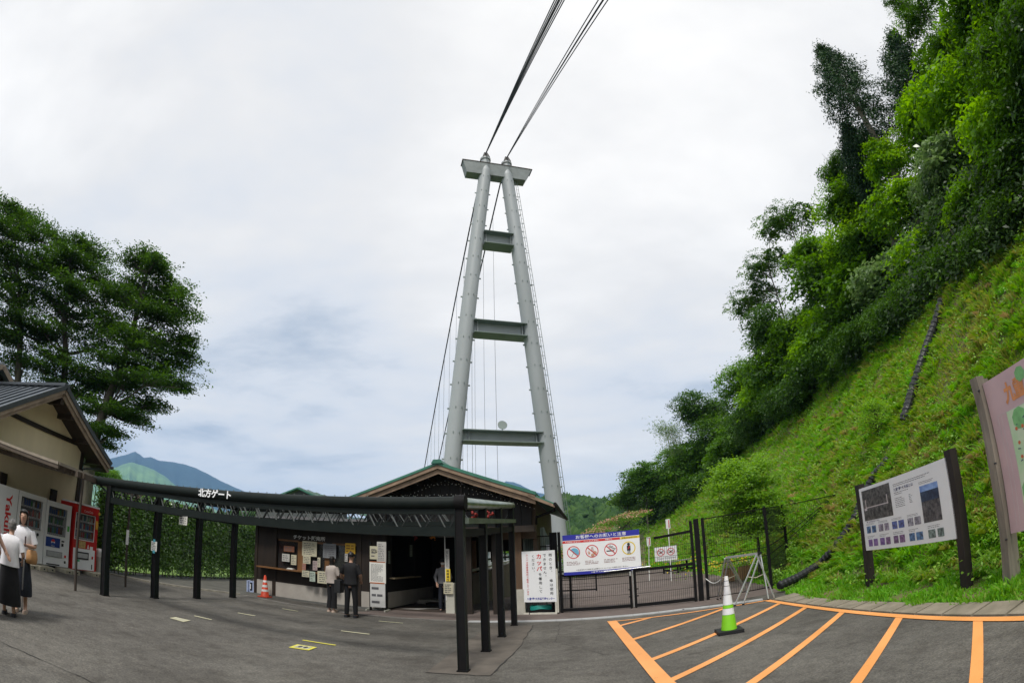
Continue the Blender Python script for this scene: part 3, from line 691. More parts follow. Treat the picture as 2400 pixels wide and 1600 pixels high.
MASS = [
 (1530, 1185, 38, 'dark', 4), (1565, 1145, 45, 'mid', 3), (1600, 1150, 45, 'dark', 0), (1640, 1085, 55, 'mid', 3), (1655, 1130, 45, 'dark', 0), (1690, 1020, 60, 'dark', 3), (1720, 1060, 55, 'mid', 0),
 (1770, 1000, 60, 'dark', 0), (1790, 930, 70, 'lime', 2), (1840, 950, 55, 'dark', 0), (1850, 860, 75, 'mid', 2), (1900, 900, 60, 'dark', 0), (1930, 800, 80, 'lime', 2), (1960, 850, 60, 'dark', 0), (1880, 770, 60, 'drape', 3),
 (2010, 820, 60, 'dark', -.3), (2010, 720, 85, 'mid', 1.5), (2060, 780, 60, 'dark', -.3), (1960, 660, 80, 'mid', 3), (2110, 740, 60, 'dark', -.3), (2100, 650, 85, 'pale', 1.5), (2030, 570, 80, 'mid', 3), (2160, 690, 65, 'dark', -.3), (2180, 590, 80, 'lime', 1),
 (2220, 650, 60, 'dark', -.3), (2270, 600, 70, 'dark', 0), (2320, 570, 65, 'dark', -.3), (2380, 520, 70, 'dark', -.3), (2300, 480, 90, 'drape', 1), (2400, 430, 90, 'dark', .5), (2120, 480, 80, 'lime', 2.5), (2370, 330, 100, 'lime', 1),
 (2250, 400, 90, 'pale', 2), (2280, 220, 110, 'lime', 2.5), (2390, 200, 110, 'drape', 1.5), (2390, 60, 110, 'dark', 2), (2210, 300, 80, 'mid', 3), (2300, 60, 90, 'drape', 3.5), (2220, 130, 60, 'lime', 4), (2440, 320, 110, 'dark', 1), (2460, 120, 120, 'dark', 1), (2440, -60, 120, 'lime', 2), (2330, -60, 100, 'mid', 3),
]
LM = [(1580, 'straight above the drone sign'), (1660, 'above the right gate post'), (1740, 'above the maple'), (1820, 'above the wire fence posts'), (1900, 'above the lower end of the drain pipe'), (1975, 'left of the maple sapling'), (2055, 'above the left post of the photo board'), (2135, 'above the middle of the photo board'), (2225, 'above the top end of the upper drain pipe'), (2300, 'above the right post of the photo board'), (2365, 'above the grey post of the map board'), (9999, 'above the map board at the far right')]
ORD = ('topmost', 'second from the top', 'third from the top', 'fourth from the top', 'fifth from the top', 'lowest')
TONE = {'dark': 'dark green', 'mid': 'mid green', 'drape': 'drooping-leafed', 'lime': 'bright green', 'pale': 'pale glossy-leaved'}
cols = {}
for e in MASS: cols.setdefault((next(l for a, l in LM if e[0] < a), e[3]), []).append(e)
for (lm, kd), es in cols.items():
    es.sort(key=lambda e: e[1])
    for k, (px, py, rp, _k, dd) in enumerate(es):
        tree(px, py, edge_dist(px) + dd + .4, rp * 1.08, kd, '%s tree %s%s' % (TONE[kd], lm, '' if len(es) == 1 else ', ' + ORD[k]), group=grp)
tree(1470, 1165, edge_dist(1470) + -6, 38, 'dark', 'small round dark tree at the far lower end of the wooded bank')
tree(1510, 1120, edge_dist(1510) + -4, 42, 'mid', 'bushy green tree just above the pink-flowering tree beyond the gate')
tree(1590, 1085, edge_dist(1590) + 1.5, 48, 'mid', 'rounded tree beside the feathery bamboo on the wooded bank')
tree(1640, 965, edge_dist(1640) + 1.5, 55, 'dark', 'dark tree standing against the sky right of the bamboo')
tree(1745, 905, edge_dist(1745) + 1.5, 62, 'mid', 'bushy tree under the long overhanging branches at the left edge of the wood')
tree(1770, 700, edge_dist(1770) + 1.5, 55, 'sparse', 'sparse tree reaching out against the sky at middle height of the wood', sz=.8)
tree(1810, 780, edge_dist(1810) + 1.5, 65, 'dark', 'dark leafy tree just below the sparse outreaching tree on the bank')
tree(1800, 620, edge_dist(1800) + 1.5, 50, 'sparse', 'thin-leafed tree with open twigs between the two outreaching sparse trees', sz=.9)
tree(1850, 520, edge_dist(1850) + 1.5, 58, 'sparse', 'open-crowned tree standing out against the white sky left of the wood', sz=.9)
tree(1900, 600, edge_dist(1900) + 1.5, 62, 'drape', 'drooping-leafed tree at the sky edge below the two dark conifers')
tree(1985, 470, edge_dist(1985) + 1.5, 62, 'mid', 'green tree at the foot of the pale bare conifer trunk')
tree(1960, 400, edge_dist(1960) + 1.5, 38, 'dark', 'small dark tree top just under the left conifer')
tree(2085, 375, edge_dist(2085) + 1.5, 60, 'lime', 'bright lime-green tree right of the bare conifer trunk')
tree(2190, 430, edge_dist(2190) + 1.5, 60, 'pale', 'pale glossy vine-covered tree in the middle of the wood')
tree(2230, 500, edge_dist(2230) + 1.5, 55, 'pale', 'pale-leaved tree just below and right of the vine-covered one')
tree(2160, 250, edge_dist(2160) + 1.5, 62, 'lime', 'yellow-green tree beside the right conifer')
tree(2330, 130, edge_dist(2330) + 1.5, 75, 'lime', 'light green tree high up the wood behind the map board')
tree(2160, 30, edge_dist(2160) + 1.5, 55, 'sparse', 'sparse branches of a tall tree hanging out into the sky above both conifers', sz=.7)
tree(2220, 90, edge_dist(2220) + 1.5, 50, 'sparse', 'thin open tree with bare pale limbs below the topmost sparse branches', sz=.7)
tree(2105, 10, edge_dist(2105) + 1.5, 35, 'sparse', 'small sprig-like tree crown left of the topmost sparse branches', sz=.7)
tree(1950, 745, edge_dist(1950) + 1.5, 30, 'lime', 'small lime bush at the upper rim of the turf, left of the others')
tree(2050, 690, edge_dist(2050) + 1.5, 50, 'pale', 'light glossy bush half way up the front of the wood')

# dense undergrowth that fills the wood down to the ground
def undergrowth():
    r = rng; n = 6600; y = np.concatenate([r.uniform(-6, 20, 3200), r.uniform(20, 95, 3400)]); d = edge_d(y) + .1 + r.random(n) ** 1.5 * 8 + .3 * np.sin(y * 1.9) * np.sin(y * .7)
    x = np.interp(y, _TY, _TX) + d; z = terr(x, y); Hh = (.4 + 1.5 * r.random(n)) * np.clip((d - edge_d(y) + .5) / 2.0, .3, 1.0) * (1 + y * .012); per = 34
    C = np.stack([x, y, z + Hh * r.random(n)], 1); P = (C[:, None, :] + r.normal(size=(n, per, 3)) * np.array([.42, .42, .26])).reshape(-1, 3); T = np.clip(np.repeat(r.normal(.40, .2, n), per) + r.normal(0, .06, n * per), 0, 1)
    return leaf_quads(P, unit(np.repeat(r.normal(size=(n, 3)) * .35, per, 0) + r.normal(size=P.shape) * .3 + np.array([-.55, -.3, .75])), (.10 + .0056 * np.hypot(P[:, 0], P[:, 1])) * (.7 + .6 * r.random(len(P))), .5, T, r)
o = soup('undergrowth', *undergrowth(), leafmat('undergrowth_leaf_shaded', [(0, (.012, .030, .008)), (.5, (.032, .078, .012)), (.85, (.08, .17, .02)), (1, (.17, .30, .035))])); o['kind'] = 'stuff'  # dark leaf tones put the shade beneath the crowns into the colour

# dark conifers
def conifer(px0, py0, px1, py1, dist, w, label, seed, m=G_CON):
    r = np.random.default_rng(seed); base = AT(px0, py0, dist); top = AT(px1, py1, dist * .985); h = top.z - base.z
    gz = TZ(base.x, base.y); t = thing('conifer', label, 'conifer', (base.x, base.y, gz), 0)
    obj('trunk', MB().tube([(base.x, base.y, gz - .5), base, base.lerp(top, .5), top], [.26, .2, .14, .03], 8), bark_pale, t)
    Ps = []; Ns = []; Ts = []
    for k in range(420):
        q = r.random() ** .9; a = r.uniform(0, 6.28); prof = w * (max(.02, math.sin(min(1, q + .10) * math.pi)) ** .5) * (1 - .15 * q) * r.uniform(.3, 1.1)
        c = base.lerp(top, .04 + .96 * q); cc = np.array([c.x + math.cos(a) * prof, c.y + math.sin(a) * prof, c.z + .15 * prof]); per = 42
        p = cc + r.normal(size=(per, 3)) * np.array([.19, .19, .22]); tone = r.normal(.45, .25)
        Ps.append(p); Ns.append(unit(r.normal(size=(per, 3)) + np.array([math.cos(a), math.sin(a), .5]))); Ts.append(np.clip(tone + r.normal(0, .12, per), 0, 1))
    P = np.concatenate(Ps); N = np.concatenate(Ns); V, F, tt = leaf_quads(P, N, .20, .34, np.concatenate(Ts), r)
    V = V - np.array([base.x, base.y, gz]); o = soup('crown', V, F, tt, m, t)
conifer(2062, 345, 1925, 118 , 25, 2.1, 'dark conifer with a bare pale trunk leaning against the white sky, left of the pair', 5)
conifer(2170, 330, 2090, 85, 25.5, 2.0, 'dark conifer standing right behind the one with the bare trunk', 6)
conifer(2055, 480, 1985, 300, 27, 1.3, 'narrow dark conifer seen below and between the two tall ones', 9)

for (x0, y0, x1, y1, lab) in ((2312, 592, 2262, 505, 'thin pale bare stem leaning out of the wood above the right photo board post'), (2288, 640, 2225, 535, 'second thin pale stem just below and left of the first, at the turf edge'), (2165, 722, 2118, 640, 'thin pale stem rising beside the top end of the upper drain pipe'), (1985, 880, 1942, 815, 'short pale stem at the turf edge left of the maple sapling')):
    dd = edge_dist(x0) - .1; b = AT(x0, y0, dd); e = AT(x1, y1, dd + .1); t = thing('bare_stem', lab, 'tree stem', tuple(b)); m_ = b.lerp(e, .5) + Vector((.05, 0, -.05)); k_ = dd / 15
    obj('stem', MB().tube([b + (b - e) * .25, b, m_, e], [.030 * k_, .026 * k_, .020 * k_, .008 * k_], 6), bark_pale, t); obj('twig', MB().tube([m_, m_.lerp(e, .6) + Vector((.25, 0, .2)) * k_], [.010 * k_, .004 * k_], 4), bark_pale, t)
# mimosa with pink blossom, bamboo, maple and sapling
def flower_tree():
    c = AT(1408, 1215, 38); c.z = 0; t = thing('silk_tree', 'spreading green tree with pinkish blossom on its top beyond the drone sign', 'tree', (c.x, c.y, 0), 0)
    r = np.random.default_rng(77); Ps = []; Ns = []; Ts = []; Bp = []
    for k in range(230):
        u = r.uniform(-1, 1); v = r.uniform(-1, 1); top = 3.9 + u * 1.5 - .5 * v * v - .7 * u * u + (-.25)
        lvl = r.choice([1, 1, .75, .5, .25]); z = top * lvl
        cc = np.array([u * 3.6 * (.6 + .4 * lvl), v * 2.4, z]); p = cc + r.normal(size=(60, 3)) * np.array([.4, .4, .13]); tone = r.normal(.5, .15)
        Ps.append(p); Ns.append(unit(r.normal(size=p.shape) * .4 + np.array([0, -.2, 1]))); Ts.append(np.clip(tone + r.normal(0, .12, 60), 0, 1))
        if lvl == 1 and r.random() < .8: Bp.append(cc + np.array([0, 0, .16]) + r.normal(size=(26, 3)) * np.array([.3, .3, .05]))
    P = np.concatenate(Ps); N = np.concatenate(Ns); V, F, tt = leaf_quads(P, N, .18, .45, np.concatenate(Ts), r); soup('crown', V, F, tt, G_MID, t)
    P = np.concatenate(Bp); V, F, tt = leaf_quads(P, unit(r.normal(size=P.shape)), .13, .9, r.random(len(P)), r); soup('blossom', V, F, tt, PINK, t)
    obj('trunk', MB().tube([(0, 0, -.2), (.1, 0, 1.2), (.6, 0, 3)], [.16, .13, .05], 7).tube([(.1, 0, 1.2), (-1.2, .3, 2.4), (-2.4, 0, 3)], [.1, .07, .03], 6).tube([(.1, 0, 1.2), (1.6, -.2, 3.4), (2.6, 0, 4.2)], [.1, .07, .03], 6), bark, t, local=True)
flower_tree()
def bamboo(px, py, dist, h, label, seed):
    r = np.random.default_rng(seed); c = AT(px, py, dist); gz = TZ(c.x, c.y); t = thing('bamboo', label, 'bamboo', (c.x, c.y, gz)); H_ = c.z - gz; mb = MB(); Ps = []
    for k in range(6):
        a = r.uniform(-1, 1); b = r.uniform(-.6, .6); P_ = [Vector((b, 0, 0)), Vector((b + a * .1, 0, H_ * .5)), Vector((b + a * .5 - .2, 0, H_ * .85)), Vector((b + a * 1.1 - .9, .2, H_ * 1.0 - .2 * k))]
        mb.tube(P_, [.035, .03, .02, .008], 5)
        for q in np.linspace(.45, 1, 26):
            i = min(2, int(q * 3)); p = P_[i].lerp(P_[i + 1], q * 3 - i); Ps.append(np.array(p) + r.normal(size=(10, 3)) * np.array([.33, .33, .22]) * dist / 34 + np.array([0, 0, -.1]))
    obj('culm', mb, mat('bamboo_culm', (.22, .28, .10), .5), t, local=True)
    P = np.concatenate(Ps); V, F, tt = leaf_quads(P, unit(r.normal(size=P.shape)), .0065 * dist, .16, r.random(len(P)), r); soup('foliage', V, F, tt, G_BAM, t)
bamboo(1575, 985, 58, 5, 'pale feathery bamboo standing against the sky at the left end of the wood', 3)
bamboo(1760, 1000, 42.5, 3, 'thin bamboo in front of the dark trees at the rim of the turf', 4)
def sapling(px, py, label, h, w, m, seed, n=2600, leaf=.07, name='maple_sapling', tz=None, conic=False):
    r = np.random.default_rng(seed); b = HIT(px, py); t = thing(name, label, 'sapling', tuple(b)); mb = MB(); mb.tube([(0, 0, -.1), (.03, 0, h * .4), (0, .02, h * .8)], [.03, .022, .008], 6); Ps = []; Ns = []
    k_ = 60
    for k in range(k_):
        q = r.uniform(.25, 1); a = r.uniform(0, 6.28); rad = w * r.uniform(.2, 1) * ((1.1 - q) if conic else math.sin(math.pi * min(1, q * .85 + .1)))
        e = Vector((math.cos(a) * rad, math.sin(a) * rad, h * q)); mb.tube([(0, 0, h * q * .72), e], [.012, .004], 4)
        Ps.append(np.array(e) + r.normal(size=(n // k_, 3)) * np.array([.16, .16, .07]) * (w / .8) ** .5)
    obj('trunk', mb, bark, t, local=True); P = np.concatenate(Ps); V, F, tt = leaf_quads(P, unit(r.normal(size=P.shape) * .45 + np.array([-.2, -.2, 1])), leaf, .7, np.clip(r.normal(.5, .22, len(P)), 0, 1), r); soup('foliage', V, F, tt, m, t)
    return t
sapling(2062, 1030, 'bright lime maple sapling growing half way up the grassy bank', 1.25, .75, G_LIME, 5, 3000, .06)
sapling(1775, 1255, 'slender upright sapling with a leafy spire behind the wire fence', 3.3, .35, G_LIME, 6, 1600, .08, 'young_tree', conic=True)
def maple(px, gx_, gy_, py0, label, seed):
    r = np.random.default_rng(seed)
    t = thing('maple_tree', label, 'maple tree', (gx_, gy_, TZ(gx_, gy_))); mb = MB(); Ps = []; Ns = []; Ts = []; H_ = 4.2
    mb.tube([(0, 0, -.2), (.05, 0, 1.2), (0, 0, 2.3)], [.07, .055, .035], 7)
    for k in range(150):
        a = r.uniform(0, 6.28); q = r.random(); rad = 1.75 * (.25 + .75 * r.random()) * (1 - .5 * q) * (1 + .22 * math.sin(3 * a + 1) + .15 * math.sin(5 * a)); z = 1.75 + (H_ - 1.75) * q ** 1.3 - rad * .08 + .15 * math.sin(a * 4)
        e = Vector((math.cos(a) * rad * 1.15 - .2, math.sin(a) * rad, z)); k % 4 == 0 and mb.tube([(0, 0, 1.3 + q * .9), Vector((e.x * .5, e.y * .5, z * .85)), e], [.02, .010, .003], 4)
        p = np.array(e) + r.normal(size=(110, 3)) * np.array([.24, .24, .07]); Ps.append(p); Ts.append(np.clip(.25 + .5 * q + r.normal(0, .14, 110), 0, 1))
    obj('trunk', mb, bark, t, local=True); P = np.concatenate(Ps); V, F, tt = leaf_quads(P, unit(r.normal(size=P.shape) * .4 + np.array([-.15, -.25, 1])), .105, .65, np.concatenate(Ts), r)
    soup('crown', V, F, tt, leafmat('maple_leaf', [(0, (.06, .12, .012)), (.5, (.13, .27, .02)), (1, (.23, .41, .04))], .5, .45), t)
maple(1700, 8.0, 16.2, 1200, 'low spreading bright green maple behind the wire fence, above the aluminium trestle', 8)
# leafy creepers on and behind the fence
for i, (px, py, s, lab) in enumerate(((1812, 1345, .75, 'leafy creeper climbing the wire fence post left of the corrugated pipe'), (1850, 1330, .55, 'small leafy bush at the second fence post beside the pipe'), (1628, 1290, .9, 'green shrub behind the fence right of the gate post'), (1822, 1372, .28, 'low weed clump beside the open end of the corrugated pipe'))):
    b = HIT(px, py); r = np.random.default_rng(90 + i); n = 900; p = r.normal(size=(n, 3)) * np.array([.28, .28, .45]) * s + np.array([0, 0, .55 * s])
    V, F, tt = leaf_quads(p, unit(r.normal(size=p.shape) * .5 + np.array([-.3, -.5, .6])), .085, .7, np.clip(r.normal(.5, .2, n), 0, 1), r)
    o = soup('shrub', V, F, tt, weedm); o.location = b; tag(o, lab, 'shrub')

# far wood on the hill beyond the gate and behind the buildings: one mass
def blobs(name, pts, rad, m, seed, sub=1, flat=1.25):
    r = np.random.default_rng(seed); bm = bmesh.new(); bmesh.ops.create_icosphere(bm, subdivisions=sub, radius=1); bv = np.array([v.co[:] for v in bm.verts]); bf = np.array([[v.index for v in f.verts] for f in bm.faces]); bm.free()
    n = len(pts); k = len(bv); s = rad * (.6 + .8 * r.random(n)); V = bv[None] * (1 + .38 * r.normal(size=(n, k, 1))) * s[:, None, None] * np.array([1, 1, flat]) + np.asarray(pts)[:, None, :]
    F = bf[None] + (np.arange(n) * k)[:, None, None]; T = np.clip(np.repeat(r.normal(.45, .2, n), k) + r.normal(0, .12, n * k), 0, 1)
    return soup(name, V.reshape(-1, 3), F.reshape(-1, 3), T, m)
hob = bpy.data.objects['forested_hill']; hv = np.array([v.co[:] for v in hob.data.vertices]).reshape(26, 160, 3)
r = np.random.default_rng(4); pts = []
for k in range(5200):
    j = r.uniform(0, 18.4); i = r.uniform(0, 158); a = hv[int(j), int(i)] * (1 - j % 1) + hv[int(j) + 1, int(i)] * (j % 1); b = hv[int(j), int(i) + 1] * (1 - j % 1) + hv[int(j) + 1, int(i) + 1] * (j % 1)
    pts.append(a * (1 - i % 1) + b * (i % 1))
G_FAR = leafmat('far_leaf', [(0, (.015, .038, .012)), (.5, (.034, .075, .018)), (1, (.070, .125, .03))], .8, .05, .1)
pts = np.array(pts); o = blobs('far_wood', pts, 2.1, G_FAR, 5); o['kind'] = 'stuff'
# trees behind the buildings, seen between the shelter posts, and left beyond the hedge
def bush(px, py, dist, rpx, kind, label, cat='tree', name='broadleaf_tree', sz=1.0):
    return tree(px, py, dist, rpx, kind, label, name=name, cat=cat, sz=sz)
bush(1105, 1270, 48, 34, 'mid', 'green tree seen between the two nearest shelter posts beyond the white railing')
bush(1155, 1262, 52, 34, 'mid', 'green tree filling the gap between the second and third shelter posts')
bush(1185, 1275, 44, 30, 'lime', 'bright yellow-green bush between the third and fourth shelter posts')
bush(1225, 1262, 50, 30, 'mid', 'dark green tree just right of the last shelter post')
bush(1265, 1262, 90, 30, 'dark', 'dark tree seen over the green screen beside the tower leg')
bush(228, 1115, 38, 26, 'mid', 'round green tree just right of the cream wall below its eave')
bush(262, 1122, 60, 24, 'mid', 'smaller round tree top above the left end of the shelter roof')
bush(205, 1085, 34, 24, 'dark', 'dark bush squeezed under the eave of the cream house')
pts = []
for k in range(420):
    px = r.uniform(250, 620); p = AT(px, 1192 + .06 * (px - 250) + r.uniform(-4, 40) - (26 if px < 300 else 0), r.uniform(170, 260)); pts.append(tuple(p))
o = blobs('far_wood', np.array(pts), 1.9, G_FAR, 6, flat=1.1); o['kind'] = 'stuff'

# hedge
def hedge():
    r = np.random.default_rng(15); A = Vector((-12.45, 12.45)); B = Vector((-13.0, 24.5)); H_ = 2.74; nc = 3400; per = 24
    q = r.random(nc); z = .25 + (H_ - .3) * r.random(nc) ** .9; kind = r.random(nc)
    x = A.x + (B.x - A.x) * q - np.abs(r.normal(0, .10, nc)); y = A.y + (B.y - A.y) * q
    tp_ = kind < .16; x = np.where(tp_, x - r.random(nc) * .8, x); z = np.where(tp_, H_ + r.normal(0, .03, nc), z); fr_m = (kind > .16) & (kind < .22); y = np.where(fr_m, A.y + np.abs(r.normal(0, .08, nc)), y); x = np.where(fr_m, A.x - r.random(nc) * .9, x)
    C = np.stack([x, y, z], 1); P = np.repeat(C, per, 0) + r.normal(size=(nc * per, 3)) * np.array([.07, .15, .12]); n = nc * per
    P[:, 2] = np.minimum(P[:, 2], H_ + .12); keep = (P[:, 2] > np.where(P[:, 1] < 17.5, .30, .75)) | (r.random(n) < .5); P = P[keep]; tt0 = np.repeat(r.normal(.40, .17, nc), per)[keep]; n = len(P)
    N = unit(r.normal(size=P.shape) * .55 + np.array([.8, -.25, .55])); t_ = np.clip(tt0 + r.normal(0, .12, n), 0, 1)
    t = thing('hedge', 'tall clipped glossy green hedge running back behind the shelter posts', 'hedge', (-12.7, 12.5, 0)); V, F, tt = leaf_quads(P - np.array([-12.7, 12.5, 0]), N, .10 * (.7 + .6 * r.random(n)), .55, t_, r); soup('foliage', V, F, tt, G_HEDGE, t)
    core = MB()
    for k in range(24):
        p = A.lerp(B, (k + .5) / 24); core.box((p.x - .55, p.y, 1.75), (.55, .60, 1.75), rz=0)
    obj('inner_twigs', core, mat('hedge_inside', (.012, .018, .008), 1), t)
    for k in range(40):
        p = A.lerp(B, (k + rnd.uniform(.1, .9)) / 40); rr = rnd
        st = MB().tube([(p.x - .3, p.y, 0), (p.x - .32 + rr.uniform(-.05, .05), p.y + rr.uniform(-.1, .1), .5), (p.x - .35, p.y + rr.uniform(-.15, .15), 1.1)], [.022, .018, .01], 5); obj('stem', st, bark_pale, t)
hedge()
pts = np.stack([rng.uniform(-20, -14.5, 60), rng.uniform(14, 40, 60), rng.uniform(.1, .3, 60)], 1)
# bright field seen under the hedge
struct('meadow', MB().poly([(-40, 12, .03), (-13.6, 12, .03), (-12.9, 26, .03), (-9, 30, .03), (-9, 80, .03), (-60, 80, .03)]), mat('meadow_green', (.16, .27, .05), .9, 0, .15, .4, .02, 6))

# the big layered trees on the left
def layered(px0, py0, pts_px, dist, label, seed, pads):
    """trunk follows pixels at one distance; pads = (px, py, half width px, n leaves)"""
    r = np.random.default_rng(seed); base = AT(px0, py0, dist); t = thing('layered_tree', label, 'tree', (base.x, base.y, 0)); T = [AT(x, y, dist) for x, y in pts_px]
    mb = MB(); mb.tube([(base.x, base.y, -.2), base] + T, [.42, .36] + [.30 * (1 - .75 * (k + 1) / len(T)) for k in range(len(T))], 8); Ps = []; Ns = []; Ts = []
    chain = [base] + T
    pads = pads + [(p[0] + r.uniform(-34, 34), p[1] + r.uniform(-26, 34), p[2] * .8, p[3] * .35, p[4] + r.uniform(-1.5, 1.5)) for p in pads if p[0] < 390]
    for (px, py, hw, n, dd) in pads:
        c = AT(px, py, dist + dd); hw *= 1.08; W = hw / FPX * (c - Vector((0, 0, CAMH))).length
        # limb from the trunk, leaving it a little below the pad
        at = min(chain, key=lambda p: abs(p.z - (c.z - .9))); mid = at.lerp(c, .55) + Vector((0, 0, -.25)); mb.tube([at, mid, c + Vector((0, 0, -.1))], [.11, .07, .02], 5)
        for s in range(5):
            e = c + Vector((r.uniform(-1, 1) * W, r.uniform(-1, 1) * W, r.uniform(-.1, .15))); mb.tube([mid.lerp(c, .6), e], [.035, .008], 4)
        m_ = int(n / 5.2)
        cl_ = r.normal(size=(m_, 3)) * np.array([W * .62, W * .62, .15]) + np.array(c)
        for q in cl_:
            p = q + r.normal(size=(20, 3)) * np.array([.28, .28, .05]); tone = r.normal(.42, .18); Ps.append(p); Ns.append(unit(r.normal(size=(20, 3)) * .5 + np.array([0, 0, 1]))); Ts.append(np.clip(tone + r.normal(0, .07, 20), 0, 1))
    o_ = np.array([base.x, base.y, 0]); P = np.concatenate(Ps) - o_; V, F, tt = leaf_quads(P, np.concatenate(Ns), .19, .5, np.concatenate(Ts), r); soup('crown', V, F, tt, G_LEFT, t); obj('trunk', mb, bark, t)
    # trunk vertices are in world space of the thing
layered(218, 1040, [(245, 960), (275, 880), (305, 800), (325, 720), (345, 640), (350, 600)], 31, 'large layered tree with flat outstretched branches, rightmost on the left side', 5, [
 (345, 600, 26, 340, 0), (325, 625, 34, 420, 1), (372, 630, 26, 380, -1), (388, 668, 34, 420, 0), (340, 680, 46, 600, 1), (405, 705, 44, 480, -1), (425, 735, 36, 380, 1), (360, 740, 55, 700, -1), (300, 700, 45, 520, 1),
 (430, 790, 32, 330, 0), (380, 800, 58, 700, 1), (310, 790, 60, 700, -1), (435, 830, 24, 250, 0), (400, 850, 50, 560, 1), (330, 860, 60, 620, -1), (422, 905, 28, 330, 0), (370, 895, 44, 420, 1), (300, 900, 50, 420, -1),
 (340, 950, 42, 460, 1), (280, 960, 42, 420, -1), (320, 985, 34, 300, 0), (260, 1010, 28, 300, 0), (240, 1040, 24, 300, 1), (250, 900, 45, 480, 1), (260, 840, 45, 480, 0), (262, 760, 45, 500, 1), (270, 690, 36, 400, 0), (210, 960, 36, 360, 1), (230, 1000, 26, 260, -1)])
layered(150, 1030, [(148, 940), (155, 830), (150, 740), (165, 660), (185, 600)], 33, 'tall leafy tree in the middle of the left group, behind the house ridge', 6, [
 (195, 575, 30, 360, 0), (225, 600, 34, 420, 1), (165, 600, 38, 460, -1), (130, 560, 34, 420, 1), (220, 645, 46, 560, 0), (150, 640, 56, 640, 1), (100, 610, 40, 480, 0), (190, 690, 60, 640, -1), (120, 700, 56, 600, 1), (230, 740, 46, 440, 1),
 (170, 760, 60, 560, 1), (100, 770, 52, 520, 0), (210, 810, 50, 430, 0), (140, 840, 52, 430, 1), (190, 870, 46, 380, -1), (100, 860, 40, 360, 0), (170, 920, 46, 320, 1), (130, 905, 40, 300, 0), (215, 905, 36, 300, 0)])
layered(40, 1000, [(42, 900), (50, 780), (45, 660), (35, 560)], 34, 'tall dark tree at the left edge of the picture behind the house', 7, [
 (25, 490, 34, 460, 0), (65, 510, 32, 420, 1), (15, 540, 44, 560, -1), (80, 555, 44, 520, 0), (30, 600, 56, 700, 1), (80, 630, 44, 520, -1), (10, 660, 50, 560, 0), (60, 700, 56, 620, 1), (20, 740, 50, 520, 0), (80, 780, 48, 460, 0), (30, 800, 50, 460, 1), (-10, 600, 50, 500, 0), (-10, 780, 50, 500, 1), (60, 850, 40, 320, 0), (-20, 500, 40, 420, 1), (20, 860, 40, 300, 1)])
